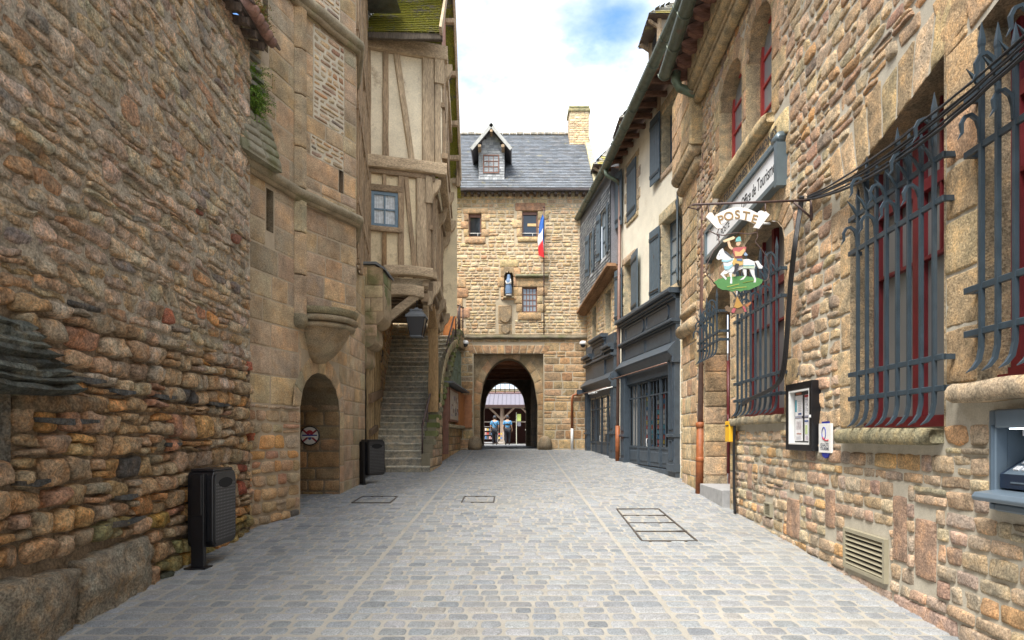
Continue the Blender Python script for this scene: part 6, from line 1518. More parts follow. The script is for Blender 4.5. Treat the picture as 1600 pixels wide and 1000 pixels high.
# vents
def vent(name, label, u0, u1, v0, v1, n, c):
    o = thing(name, label, 'vent', tuple(RF1.pt((u0 + u1) / 2, v0)))
    m = MB(); fw = .035 if u1 - u0 > .4 else .015; m.fbox(RF1, u0, u0 + fw, v0, v1, 0, .04, c); m.fbox(RF1, u1 - fw, u1, v0, v1, 0, .04, c); m.fbox(RF1, u0 + fw, u1 - fw, v0, v0 + fw, 0, .038, c); m.fbox(RF1, u0 + fw, u1 - fw, v1 - fw, v1, 0, .038, c); m.build('frame', M_VENT, o)
    m = MB()
    m.fbox(RF1, u0 + fw, u1 - fw, v0 + fw, v1 - fw, .001, .004, (.01, .01, .01)); m.build('dark_backing', M_BLACKD, o)
    for i in range(n):
        m = MB(); z = v0 + fw + (v1 - v0 - 2 * fw) * (i + .5) / n; h = (v1 - v0 - 2 * fw) / n
        p = [RF1.pt(u0 + fw, z - h * .28, .034), RF1.pt(u1 - fw, z - h * .28, .034), RF1.pt(u1 - fw, z + h * .22, .012), RF1.pt(u0 + fw, z + h * .22, .012)]
        q = [RF1.pt(u0 + fw, z - h * .36, .030), RF1.pt(u1 - fw, z - h * .36, .030), RF1.pt(u1 - fw, z + h * .14, .008), RF1.pt(u0 + fw, z + h * .14, .008)]
        m.box8(q + p, c); m.build('louvre', M_VENT, o)
M_VENT = plain('beige_metal', (.30, .27, .19), .5, var=.1)
vent('wall_vent', 'large beige louvred vent low in the stone wall just above the paving', 5.60, 6.38, .40, .79, 7, (.3, .27, .2))
vent('wall_vent', 'small beige louvred vent low in the wall below the notice case', 8.46, 8.70, .62, .80, 7, (.3, .27, .2))
sp = thing('wall_spotlight', 'small white cylinder spotlight above the arched grille', 'spotlight', tuple(RF1.pt(8.6, 4.68)))
m = MB(); m.tube([RF1.pt(8.62, 4.52, .13), RF1.pt(8.50, 4.56, .16), RF1.pt(8.35, 4.60, .19)], .045, 12); m.build('lamp_body', M_WHITE, sp); m = MB(); m.tube([RF1.pt(8.55, 4.53, 0), RF1.pt(8.55, 4.54, .14)], .015, 6); m.build('bracket', M_WHITE, sp)
# cash machine
am = thing('cash_machine', 'grey blue cash machine set into the stone wall at the right edge', 'cash machine', tuple(RF1.pt(3.8, 1.2)))
u1, u0, v0, v1 = 4.28, 3.25, 1.21, 1.87
m = MB(); m.fbox(RF1, u1 - .06, u1, v0, v1, -.05, .04); m.fbox(RF1, u0, u0 + .1, v0, v1, -.05, .07); m.fbox(RF1, u0 + .1, u1 - .1, v1 - .12, v1, -.05, .068); m.fbox(RF1, u0 + .1, u1 - .1, v0, v0 + .05, -.05, .068); m.build('surround', M_ATM, am, bevel=.012)
m = MB(); m.quad(RF1.pt(u0 + .08, v0, -.35), RF1.pt(u1 - .08, v0, -.35), RF1.pt(u1 - .05, v1, -.35), RF1.pt(u0 + .08, v1, -.35)); reveal(m, RF1, [(u0 + .09, v0 + .04), (u1 - .055, v0 + .04), (u1 - .055, v1 - .1), (u0 + .09, v1 - .1)], .06, -.36, (.5, .5, .5), True); m.build('recess', M_ATM, am)
m = MB(); m.prism(F(RF1.pt(u0 + .02, 0), tuple(RF1.N), (0, 0, 1), tuple(RF1.U)), [(-.2, 1.29), (.17, 1.275), (.18, 1.30), (.16, 1.33), (-.2, 1.37)], 0, u1 - u0 - .06, (.5, .5, .5)); m.build('shelf', M_ATM, am, bevel=.006)
m = MB(); m.prism(F(RF1.pt(u0 + .1, 0), tuple(RF1.N), (0, 0, 1), tuple(RF1.U)), [(-.34, 1.36), (.02, 1.36), (.02, 1.45), (-.34, 1.69)], 0, u1 - u0 - .18, (.5, .5, .5)); con = m.build('console', M_NAVY, am)
KF = F(RF1.pt(0, 1.45, -.02), tuple(RF1.U), (.32 / .383, -.05 * 0, .21 / .383), None); kn = np.cross(np.array([.053, 1, 0]), np.array([.32, 0, .21])); kn = kn if kn[2] > 0 else -kn; KF = F(RF1.pt(0, 1.452, .02), (.053, 1, 0), (.832, 0, .555), tuple(kn))
m = MB()
for i in range(4):
    for j in range(4): uu = 4.10 - j * .075; m.fbox(KF, uu - .024, uu + .024, .04 + i * .07, .082 + i * .07, 0, .014, (.65, .66, .68), .004)
m.build('keypad', M_PAINT, am)
m = MB(); m.fbox(KF, 3.36, 4.165, .0, .40, -.004, .002); m.build('keypad_plate', M_ATM, am)
m = MB(); m.fbox(RF1, 3.8, 4.10, 1.395, 1.405, .02, .024, (.25, .3, .35)); m.build('slot', M_ATM, am)
m = MB(); m.fbox(RF1, 3.5, 4.14, 1.70, 1.755, -.10, -.08, (.6, .58, .6)); m.fbox(RF1, 3.95, 4.02, 1.71, 1.745, -.08, -.078, (.4, .1, .12)); m.build('sticker', M_PAINT, am)
ml_, nt_, b_ = newmat('lamp_strip'); b_.inputs['Emission Color'].default_value = (.8, .9, 1, 1); b_.inputs['Emission Strength'].default_value = 3
m = MB(); m.fbox(RF1, 3.45, 4.10, v1 - .128, v1 - .122, -.0, .03); m.build('lamp_strip', ml_, am)
# drainpipe 1
d1 = thing('drainpipe', 'tall brown copper drainpipe with green elbow and rusty foot at the office corner', 'drainpipe', (3.57, 12.2, g(12.2)))
m = MB(); m.tube([(3.15, 12.25, 8.66), (3.13, 12.25, 8.50), (3.20, 12.25, 8.36), (3.60, 12.25, 8.2), (3.70, 12.25, 8.12), (3.715, 12.25, 7.95)], .085, 12); m.build('elbow', M_VERD, d1)
m = MB(); m.tube([(3.715, 12.25, 8.0), (3.66, 12.22, 5.0), (3.60, 12.2, 1.95)], .062, 12)
for z, x in ((7.9, 3.714), (6.0, 3.68), (5.8, 3.675), (3.9, 3.64)): m.lathe((x, 12.22, z), [(.06, -.03), (.072, -.02), (.072, .02), (.06, .03)], 12)
m.build('pipe', M_COPPER, d1)
m = MB(); m.tube([(3.60, 12.2, 1.96), (3.575, 12.2, .58)], .078, 12)
for z in (1.9, 1.25): m.lathe((3.592, 12.2, z), [(.075, -.05), (.09, -.04), (.09, .04), (.075, .05)], 12)
m.build('rusty_foot', M_RUST, d1)

# ================================================================== rendered house with shopfront
F2 = F((5.594, 0, 0), (-.116, 1, 0), (0, 0, 1), (-1, -.116, 0))
rh = thing('rendered_house', 'cream rendered house with blue grey shutters and dark overhanging rafters above a shop', 'house', (3.6, 16.5, g(16.5)))
E2 = 19.75
W1u = (14.70, 15.94, 8.22, 9.66); W1l = (14.70, 15.94, 5.28, 6.98); W2u = (17.98, 18.80, 8.0, 9.5); W2l = (18.3, 19.18, 5.28, 6.80); SH = (15.2, 18.8, .7, 3.4)
m = MB(); sheet(m, F2, 14.0, E2, -.3, 10.2, [W1u, W1l, W2u, W2l, SH], col=(.80, .74, .60)); m.build('render', M_REND, rh)
C2 = [(2, (.42, .35, .24)), (1, (.47, .40, .28)), (1, (.38, .32, .23))]
for o_, s_ in ((W1u, 1), (W1l, 2), (W2u, 3), (W2l, 4)): ms = MB(); surr(ms, F2, o_, .24, .30 if s_ < 3 else .22, .16, C2, 100 + s_, .02, 5); ms.build('window_surround', M_STONE, rh)
ms = MB()
masonry(ms, F2, 14.0, 14.72, .6, 5.2, (.3, .4), (.35, .72), pal=[(1, (.55, .45, .30)), (1, (.42, .34, .22)), (1, (.48, .36, .22))], seed=105, **A2)
ms.build('corner_stones', M_STONE, rh)
for o_ in (W1u, W1l, W2u, W2l): m = MB(); reveal(m, F2, [(o_[0], o_[2]), (o_[1], o_[2]), (o_[1], o_[3]), (o_[0], o_[3])], .015, -.26, (.45, .38, .26), True); m.build('window_reveal', M_STONE, rh)
for o_ in (W1u, W1l, W2u, W2l): window(rh, F2, *o_, 2, 4, .2, M_SHUT, M_GLASSL, .06, .03, .05)
def shutter(par, f, u0, u1, v0, v1, h0=.05, ang=0, hinge=0):
    """plank shutter with cross battens, lying against the wall (or swung by ang about its hinge side)"""
    ff = f
    if ang:
        hu_ = u0 if hinge == 0 else u1; a = R(ang); U = Vector(f.U).normalized(); Nn = Vector(f.N)
        d = U * math.cos(a) + Nn * math.sin(a); n2 = Nn * math.cos(a) - U * math.sin(a)
        o = Vector(f.pt(hu_, 0, 0)) - d * hu_; ff = F(tuple(o), tuple(d), (0, 0, 1), tuple(n2))
    m = MB(); n = max(3, int((u1 - u0) / .13)); w_ = (u1 - u0) / n
    for i in range(n): m.fbox(ff, u0 + i * w_ + .003, u0 + (i + 1) * w_ - .003, v0, v1, h0, h0 + .03, (.5,) * 3, .004)
    m.fbox(ff, u0 + .002, u1 - .002, v0 + .002, v1 - .002, h0 + .004, h0 + .022)
    for z in (v0 + .22, v1 - .22): m.fbox(ff, u0 + .02, u1 - .02, z - .05, z + .05, h0 + .03, h0 + .05, (.5,) * 3, .005)
    s_ = m.build('shutter', M_SHUT, par)
    m = MB()
    for z in (v0 + .22, v1 - .22): m.fbox(ff, u0 + .0, u1 - .05, z - .018, z + .018, h0 + .05, h0 + .056)
    mid = (u0 + u1) / 2; m.prism(ff, [(mid - .03, (v0 + v1) / 2 + .2), (mid, (v0 + v1) / 2 + .26), (mid + .03, (v0 + v1) / 2 + .2), (mid, (v0 + v1) / 2 + .14)], h0 + .03, h0 + .033)
    m.build_each('hinge', M_BLACK, s_)
for a in ((15.96, 16.56, 8.12, 9.80), (15.98, 16.6, 5.15, 6.95)): shutter(rh, F2, *a, ang=4, hinge=0)
shutter(rh, F2, 17.98, 18.80, 7.95, 9.55, .02); shutter(rh, F2, 19.22, 19.74, 8.05, 9.72, .06, ang=6, hinge=0); shutter(rh, F2, 19.22, 19.74, 5.1, 6.75, .06, ang=8, hinge=0); shutter(rh, F2, 17.52, 18.28, 5.12, 6.84, .05, ang=-5, hinge=1)
shutter(rh, F2, 14.12, 14.70, 5.15, 7.1, .05, ang=-24, hinge=1); shutter(rh, F2, 14.12, 14.70, 8.2, 9.7, .05, ang=-8, hinge=1)
# eaves
ga, gb = Vector((3.20, 12.4, 9.92)), Vector((2.84, 19.75, 9.9)); ga2 = ga + (ga - gb).normalized() * 3.0
m = MB(); gutter(m, ga2, gb, .13); m.build('gutter', M_VERD2, rh)
m = MB(); m.quad(tuple(ga2 + Vector((.1, 0, .06))), tuple(gb + Vector((.1, 0, .06))), (3.6, 19.75, 10.3), (4.7, 9.4, 10.4), (.12, .07, .05))
for k in range(20):
    t = k / 19; p = ga2.lerp(gb, t); q = Vector(F2.pt(p.y + .2, 10.1, -.2)); m.beam(p + Vector((.12, 0, .02)), q + Vector((0, .1, 0)), .12, .10, (0, 0, 1), (.16, .085, .055))
m.beam(ga2 + Vector((.11, 0, .0)), gb + Vector((.11, 0, .0)), .12, .05, (0, 0, 1), (.2, .11, .07)); m.build_each('rafter', M_WOODH, rh)
m = MB(); rg = [ga2 + Vector((-.02, 0, .1)), gb + Vector((-.02, 0, .1))]; m.quad(tuple(rg[0]), tuple(rg[1]), tuple(rg[1] + Vector((4.5, 0, 4.6))), tuple(rg[0] + Vector((4.5, 0, 4.6))), (.13, .12, .11))
RD = F(rg[1], tuple((rg[0] - rg[1]).normalized()), (.7, 0, .715), (-.715, 0, .7)); slates(m, RD, 10, 1.4, .22, .15, [(.13, .13, .14), (.18, .17, .15), (.22, .2, .1)], 14, .01)
m.build('roof', M_SLATE, rh)
def roof_dormer(par, cx, cy, z0, z1, hw, hd, zt):
    m = MB(); f = F((cx, cy, 0), (0, 1, 0), (0, 0, 1), (-1, 0, 0)); m.fbox(f, -hd, hd, z0, z1, -hw * 2, 0, (.36, .31, .24)); d_ = m.build('roof_dormer', M_REND, par)
    m = MB(); y0, y1, x0, x1 = cy - hd - .22, cy + hd + .22, cx - .3, cx + hw * 2
    a, b, c_, d = (x0, y0, z1 - .08), (x0, y1, z1 - .08), (x1, y1, z1 - .08), (x1, y0, z1 - .08); r0, r1 = (cx + hw * .8, cy, zt), (x1, cy, zt)
    for nm in (0,):
        m.poly([a, b, r0], (.15, .14, .12)); m.poly([d, a, r0, r1], (.15, .14, .12)); m.poly([b, c_, r1, r0], (.15, .14, .12)); m.poly([d, c_, b, a], (.09, .06, .05))
    A, Bv, R0 = Vector(a), Vector(d), Vector(r0)
    U = (Bv - A).normalized(); V = (R0 - A); V = (V - U * V.dot(U)); Lh = V.length; V.normalize(); fs = F(a, tuple(U), tuple(V), tuple(-U.cross(V)) if (-U.cross(V)).z > 0 else tuple(U.cross(V)))
    slates(m, fs, (Bv - A).length, Lh, .2, .12, [(.2, .19, .16), (.34, .28, .07), (.26, .23, .12)], 15, .012, keep=lambda u, v: u > v * .9)
    A, Bv = Vector(b), Vector(a); U = (Bv - A).normalized(); V = (R0 - A); V = (V - U * V.dot(U)); Lh = V.length; V.normalize(); fs = F(b, tuple(U), tuple(V), tuple(-U.cross(V)) if (-U.cross(V)).z > 0 else tuple(U.cross(V)))
    wl = (Bv - A).length; slates(m, fs, wl, Lh, .2, .12, [(.2, .19, .16), (.3, .25, .08), (.24, .22, .14)], 16, .012, keep=lambda u, v: v * .9 < u * 1.5 and v * .9 < (wl - u) * 1.5)
    m.tube([r0, (r0[0], r0[1], r0[2] + .08), r1], .06, 6, (.12, .13, .13)); m.build('dormer_roof', M_SLATE, d_)
    m = MB(); 
    for yy in (cy - hd, cy + hd): m.beam((cx + .2, yy, z1 - .45), (cx - .28, yy, z1 - .1), .08, .08, (0, 0, 1), OAK); m.beam((cx - .02, yy, z0), (cx - .02, yy, z1), .1, .1, (0, 1, 0), OAK)
    m.build_each('dormer_bracket', M_WOOD, d_)
    m = MB(); m.fbox(f, -hd * .6, hd * .6, z0 + .3, z1 - .15, .0, .02); m.build('dormer_glass', M_GLASS, d_)
roof_dormer(rh, 3.72, 16.6, 9.9, 12.25, .7, .5, 13.0); roof_dormer(rh, 3.62, 20.4, 9.9, 11.55, .6, .5, 12.5)

def shopfront(par, f, u0, u1, zb, leaves, zg0, zg1, zc, ztop, ped=None, name='shopfront', pil=.42):
    """painted timber shopfront; returns its root part"""
    m = MB(); d = .14
    for a, b in ((u0, u0 + pil), (u1 - pil, u1)):
        m.fbox(f, a, b, zb, zc, -.02, d, (.5,) * 3, .01); m.fbox(f, a - .02, b + .02, zb, zb + .18, -.02, d + .03, (.5,) * 3, .01); m.fbox(f, a - .02, b + .02, zg0 + .25, zg0 + .32, -.02, d + .04, (.5,) * 3, .01)
        for za, zz in ((zb + .26, zg0 + .18), (zg0 + .42, zc - .15)):   # raised panel mouldings
            for r in ((a + .08, a + .11, za, zz), (b - .11, b - .08, za, zz), (a + .08, b - .08, za, za + .03), (a + .08, b - .08, zz - .03, zz)): m.fbox(f, *r, d, d + .018)
    m.fbox(f, u0, u1, zc, ztop - .12, -.02, .10, (.5,) * 3)
    zm = zc + (ztop - zc) * .50
    m.fbox(f, u0 - .03, u1 + .03, zm - .03, zm + .05, .0, .22, (.5,) * 3, .02); m.fbox(f, u0 - .01, u1 + .01, zm - .07, zm - .03, 0, .16, (.5,) * 3, .01)
    if not ped:
        m.fbox(f, u0 - .05, u1 + .05, ztop - .12, ztop, .0, .30, (.5,) * 3, .03); m.fbox(f, u0, u1, ztop - .19, ztop - .12, 0, .22, (.5,) * 3, .02); m.fbox(f, u0, u1, ztop - .24, ztop - .19, 0, .16)
    else:
        a, b = ped; L1_, = (ztop,)
        for s0, s1, zt in ((u0, a, ztop - .45), (a, b, ztop), (b, u1, ztop - .45)):
            m.fbox(f, s0 + .01, s1 - .01, zc, zt - .1, .0, .11 if zt < ztop else .15); e = .06 if zt == ztop else 0
            m.fbox(f, s0 - e, s1 + e, zt - .12, zt, 0, .30, (.5,) * 3, .03); m.fbox(f, s0 - e * .5, s1 + e * .5, zt - .2, zt - .12, 0, .22, (.5,) * 3, .02)
    def panel(a, b, za, zz, ch=.08, t=.025, dd=.10, hh_=.04):
        o = [(a + ch, za), (b - ch, za), (b - ch * .4, za + ch * .3), (b, za + ch), (b, zz - ch), (b - ch * .4, zz - ch * .3), (b - ch, zz), (a + ch, zz), (a + ch * .4, zz - ch * .3), (a, zz - ch), (a, za + ch), (a + ch * .4, za + ch * .3)]
        m.tube([f.pt(x, y, dd + .012) for x, y in o + [o[0]]], t, 4, smooth=False); m.prism(f, o, dd - .01, dd + .006)
    zl = zm + .12; zh = (ztop - .30) if not ped else ztop - .78
    if not ped:
        mid = (u0 + u1) / 2; panel(u0 + .45, mid - .12, zl, zh); panel(mid + .12, u1 - .45, zl, zh)
        for k in range(2): a = (u0 + .3, mid + .05)[k]; b = (mid - .05, u1 - .3)[k]; [m.fbox(f, *r, .10, .115) for r in ((a, b, zc + .29, zc + .31), (a, b, zm - .14, zm - .12), (a, a + .02, zc + .31, zm - .14), (b - .02, b, zc + .31, zm - .14))]
    else:
        panel(u0 + .15, ped[0] - .15, zl, zh, dd=.11); panel(ped[0] + .15, ped[1] - .15, zl + .02, ztop - .3, dd=.15); panel(ped[1] + .15, u1 - .15, zl, zh, dd=.11)
    # threshold and transom
    m.fbox(f, u0, u1, zb - .25, zb + .02, -.05, .10); m.fbox(f, u0 + pil, u1 - pil, zg1 + .0, zc, -.08, .06)
    root = m.build(name, M_SHOP, par)
    # awning casing
    m = MB(); pf = F(f.pt(u0 - .02, 0), tuple(f.N), (0, 0, 1), tuple(f.U)); Lw = (u1 - u0 + .04) * math.hypot(f.U[0], f.U[1]) if False else (u1 - u0 + .04)
    m.prism(pf, [(.0, zc - .22), (.04, zc - .22), (.29, zc + .0), (.31, zc + .05), (.115, zc + .27), (0, zc + .27)], 0, Lw)
    m.fbox(f, u1 - .1, u1 + .03, zc - .22, zc - .05, 0, .45, (.5,) * 3, .02); m.fbox(f, u0 - .03, u0 + .1, zc - .22, zc - .05, 0, .2, (.5,) * 3, .02)
    m.build('awning_casing', M_SHOP, root)
    m = MB(); m.tube([f.pt(u0, zc - .24, .32), f.pt(u1, zc - .24, .40)], .018, 6); m.build('awning_bar', M_COPPER, root)
    # leaves
    n = leaves; a = u0 + pil; w_ = (u1 - u0 - 2 * pil) / n
    for i in range(n):
        m = MB(); p, q = a + i * w_ + .004, a + (i + 1) * w_ - .004; st_ = .06; h0, h1 = -.05, .0
        m.fbox(f, p, p + st_, zb + .05, zg1, h0, h1); m.fbox(f, q - st_, q, zb + .05, zg1, h0, h1); m.fbox(f, p + st_, q - st_, zb + .05, zg0, h0 + .005, h1 - .012); m.fbox(f, p + st_, q - st_, zg1 - .06, zg1, h0, h1 - .002)
        m.fbox(f, p + st_ + .06, q - st_ - .06, zb + .15, zg0 - .14, h1 - .012, h1 + .004, (.5,) * 3, .01); m.fbox(f, p + st_, q - st_, zg0 - .06, zg0, h0, h1 + .004)
        zt = zg1 - .42; m.fbox(f, p + st_, q - st_, zt - .02, zt + .02, h0, h1 - .003); m.fbox(f, p, p + .03, zb + .05, zg1, h1, h1 + .02)
        for k in (1, 2): x = p + st_ + (q - p - 2 * st_) * k / 3; m.fbox(f, x - .009, x + .009, zg0, zg1 - .06, h0 + .02, h1 - .006)
        lf = m.build('glazed_door', M_SHOP, root)
        m = MB(); m.quad(f.pt(p + st_, zg0, -.03), f.pt(q - st_, zg0, -.03), f.pt(q - st_, zg1 - .06, -.03), f.pt(p + st_, zg1 - .06, -.03)); m.f[-1].reverse() if f.flip else None; m.build('glass', M_SHOPG, lf)
        if i == n // 2: m = MB(); m.tube([f.pt(p + .04, zg0 + .0, .0), f.pt(p + .04, zg0 + .0, .05), f.pt(p + .04, zg0 + .2, .05), f.pt(p + .04, zg0 + .2, 0)], .01, 6); m.build('handle', M_WHITE, lf)
    return root
s2 = shopfront(rh, F2, 14.78, 19.15, .86, 4, 1.42, 3.18, 3.62, 5.12)
# goods seen through the glass
m = MB(); rng = random.Random(4)
m.quad(F2.pt(14.6, .7, -2.6), F2.pt(19.4, .7, -2.6), F2.pt(19.4, 3.6, -2.6), F2.pt(14.6, 3.6, -2.6), (.62, .60, .56)); m.quad(F2.pt(14.6, .8, 0), F2.pt(19.4, .8, 0), F2.pt(19.4, .8, -2.6), F2.pt(14.6, .8, -2.6), (.3, .25, .2)); m.quad(F2.pt(14.6, 3.6, 0), F2.pt(19.4, 3.6, 0), F2.pt(19.4, 3.6, -2.6), F2.pt(14.6, 3.6, -2.6), (.5, .5, .48))
for uu in (14.6, 19.4): m.quad(F2.pt(uu, .7, 0), F2.pt(uu, .7, -2.6), F2.pt(uu, 3.6, -2.6), F2.pt(uu, 3.6, 0), (.4, .38, .35))
m.build('shop_interior', M_PAINT, rh)
m = MB()
for a, b, z0_, z1_ in ((17.95, 18.15, 1.3, 3.2), (18.3, 18.42, 1.3, 3.2), (18.55, 18.72, 1.3, 3.2), (16.95, 17.1, 2.2, 2.7), (15.35, 15.5, .9, 1.9)):
    n = 12; m.add([tuple(F2.pt(a + (b - a) * i / n, z, -.12 - .012 * math.sin(i * 2.1))) for z in (z0_, z1_) for i in range(n + 1)], grid_faces(n + 1, 2, F2.flip), (.72, .71, .68) if b < 19 and a > 16 else (.55, .32, .12), True)
m.build_each('hanging_cloth', M_PAINT, rh)
def rack(f, u, h, z0, z1, w_, label, kind=0):
    o = thing('postcard_rack', label, 'display rack', tuple(f.pt(u, z0, h)), 'display racks inside the shops')
    m = MB(); m.tube([f.pt(u, z0, h), f.pt(u, z1, h)], .03, 8, (.3, .3, .3)); m.fbox(f, u - w_ / 2, u + w_ / 2, z0, z0 + .05, h - .2, h + .2, (.2, .2, .2)); m.build('stand', M_PAINT, o)
    m = MB(); z = z0 + .15
    while z < z1 - .12:
        for k in range(5): x = u - w_ / 2 + w_ * (k + .5) / 5; c = rng.choice([(.05, .2, .4), (.6, .6, .6), (.5, .1, .08), (.6, .45, .1), (.1, .35, .45), (.3, .4, .2), (.1, .1, .12)]); m.fbox(f, x - w_ * .085, x + w_ * .085, z, z + .10, h + .1, h + .115, c)
        z += .13
    m.build('cards', M_PAINT, o)
rack(F2, 15.75, -.28, .82, 2.5, .5, 'blue card rack behind the nearest glazed shop door'); rack(F2, 16.55, -.3, .82, 2.9, .55, 'tall card rack behind the second glazed shop door', 1); rack(F2, 17.45, -.3, .82, 3.0, .55, 'colourful card rack behind the third glazed shop door')
m = MB(); m.fbox(F2, 18.0, 18.3, .82, 3.0, -.5, -.2, (.7, .68, .64)); m.fbox(F2, 18.35, 18.5, .82, 2.6, -.45, -.2, (.75, .74, .7)); m.fbox(F2, 15.2, 18.8, .82, .9, -.5, -.1, (.5, .45, .38)); o = m.build('display_cabinet', M_PAINT, loc=tuple(F2.pt(18.2, .82, -.7))); tag(o, 'pale display cabinet behind the farthest leaf of the near shopfront', 'cabinet')
# drainpipe between the two houses
d2 = thing('drainpipe', 'slim brown drainpipe with rusty foot between the two blue shopfronts', 'drainpipe', (3.32, 19.3, g(19.3)))
m = MB(); m.tube([(2.84, 19.45, 9.78), (2.86, 19.4, 9.6), (3.2, 19.4, 9.42), (3.27, 19.4, 9.3)], .06, 10); m.build('elbow', M_VERD, d2)
m = MB(); m.tube([(3.27, 19.4, 9.35), (3.20, 19.2, 4.9), (3.17, 18.9 + .3, 1.98)], .05, 10); m.build('pipe', M_COPPER, d2)
m = MB(); m.tube([(3.17, 19.2, 2.0), (3.17, 19.2, .93)], .07, 10); m.build('rusty_foot', M_RUST, d2)

# ================================================================== slate hung house
sh_ = thing('slate_hung_house', 'narrow house with slate hung upper storey, blue shutters and small shopfront beside the gate', 'house', (3.1, 21.8, g(21.8)))
E3 = 24.0; O1, O2, SHO = (20.65, 21.3, 5.05, 6.42), (22.55, 23.1, 5.05, 6.3), (20.2, 23.3, .8, 3.0)
mo = MB(); sheet(mo, F2, E2, E3, -.2, 7.2, [O1, O2, SHO], col=(.58, .50, .37)); mo.build('mortar', M_MORT, sh_)
ms = MB(); hh_l = [surr(ms, F2, O1, .2, .22, .12, P_GATE, 121, .02, 4), surr(ms, F2, O2, .2, .22, .12, P_GATE, 122, .02, 4)]
masonry(ms, F2, E2, E3, .8, 7.15, (.1, .18), (.15, .36), .022, .016, P_GATE, hh_l + [rect(19.9, 23.7, 0, 4.5)], 123, .02, .02, .3, .006, .01, .08, .1, .01)
for o_ in (O1, O2): m2 = MB(); reveal(m2, F2, [(o_[0], o_[2]), (o_[1], o_[2]), (o_[1], o_[3]), (o_[0], o_[3])], .015, -.22, (.45, .38, .26), True); m2.build('window_reveal', M_STONE, sh_); window(sh_, F2, *o_, 1, 2, .18, M_SHUT, M_GLASS, .05)
ms.build('stones', M_STONE, sh_)
S3 = F2.off(.25); X3 = [(20.2, 20.9, 7.45, 8.95), (22.0, 22.5, 7.35, 8.75)]
zlow = lambda u: 7.02 - (u - 19.75) * .155
m = MB(); sheet(m, S3, E2, E3, 7.15, 9.95, X3, col=(.14, .15, .16)); m.poly([S3.pt(E2, 7.15), S3.pt(E3, 7.15), S3.pt(E3, zlow(E3)), S3.pt(E2, zlow(E2))], (.14, .15, .16)); sideF = F(S3.pt(E2, 0), tuple(-np.array(S3.N)), (0, 0, 1), (0, -1, 0)); sheet(m, sideF, 0, .3, 7.0, 9.95, col=(.2, .2, .22))
slates(m, S3, E3 - E2, 3.2, .14, .105, [(.17, .185, .205), (.26, .275, .29), (.12, .135, .155), (.33, .34, .35)], 18, .014, u0=E2, v0=6.35, keep=lambda u, v: v > zlow(u) - .02 and not any(o_[0] - .03 < u < o_[1] + .03 and o_[2] - .1 < v < o_[3] for o_ in X3), tilt=.028)
m.build('slate_cladding', M_SLATE2, sh_)
m = MB(); m.beam(S3.pt(E2 - .05, zlow(E2) - .05, .0), S3.pt(E3, zlow(E3) - .05, .0), .10, .30, (0, 0, 1), (.30, .17, .09)); m.beam(S3.pt(E2 - .02, zlow(E2) - .12, -.1), S3.pt(E3, zlow(E3) - .12, -.1), .10, .30, (0, 0, 1), (.26, .15, .08)); m.build('jetty_beam', M_WOODY, sh_)
for o_ in X3: window(sh_, S3, *o_, 2, 3, .02, M_SHUT, M_GLASSL, .05)
for a, hg, an in (((19.88, 20.18, 7.42, 8.95), 1, -8), ((20.92, 21.22, 7.42, 8.95), 0, 10), ((21.68, 21.98, 7.32, 8.75), 1, -8), ((22.52, 22.82, 7.32, 8.75), 0, 10)): shutter(sh_, S3, *a, .03, ang=an, hinge=hg)
m = MB(); gutter(m, (2.85, 19.4, 9.92), (2.45, 24.0, 9.86), .11); m.build('gutter', M_VERD2, sh_)
m = MB(); m.quad((2.85, 19.8, 10.0), (2.4, 24.2, 10.0), (5.6, 24.2, 13.6), (5.6, 19.8, 13.6), (.13, .13, .14)); m.quad((2.9, 19.8, 9.96), (2.45, 24.2, 9.96), (2.95, 24.2, 10.0), (3.5, 19.8, 10.0), (.1, .07, .05)); m.build('roof', M_SLATE, sh_)
roof_dormer(sh_, 3.35, 24.6, 9.9, 11.9, .6, .5, 12.9)
s3 = shopfront(sh_, F2, 19.95, 23.75, .98, 4, 1.5, 3.05, 3.45, 5.05, ped=(20.95, 22.6), pil=.34)
text('faded_lettering', 'BIJOUX', F2, 21.78, 4.55, .165, .22, M_FADE if 'M_FADE' in globals() else M_BROWN, s3, right=-1)
m = MB(); m.quad(F2.pt(20, .9, -1.8), F2.pt(23.6, .9, -1.8), F2.pt(23.6, 3.4, -1.8), F2.pt(20, 3.4, -1.8), (.68, .63, .52)); m.quad(F2.pt(20, .95, 0), F2.pt(23.6, .95, 0), F2.pt(23.6, .95, -1.8), F2.pt(20, .95, -1.8), (.3, .25, .2)); m.quad(F2.pt(20, 3.4, 0), F2.pt(23.6, 3.4, 0), F2.pt(23.6, 3.4, -1.8), F2.pt(20, 3.4, -1.8), (.5, .5, .48))
for k in range(14): uu = 20.4 + .21 * k; zz = 1.0 + random.random() * .9; m.fbox(F2, uu, uu + .15, 1.0, zz + .5, -.9, -.5, random.choice([(.6, .58, .5), (.5, .42, .3), (.65, .65, .62), (.3, .2, .12)]))
m.build('shop_interior', M_PAINT, sh_)
lampo = thing('shop_lamp', 'slim white strip lamp on an arm in front of the small shopfront', 'lamp', tuple(F2.pt(20.6, 3.1, .3)))
m = MB(); m.tube([F2.pt(19.9, 3.22, .16), F2.pt(19.95, 3.15, .45), F2.pt(21.2, 3.12, .5)], .02, 6); m.fbox(F2, 20.8, 21.4, 3.08, 3.13, .42, .58, (.7,) * 3); m.build('arm', M_WHITE, lampo)
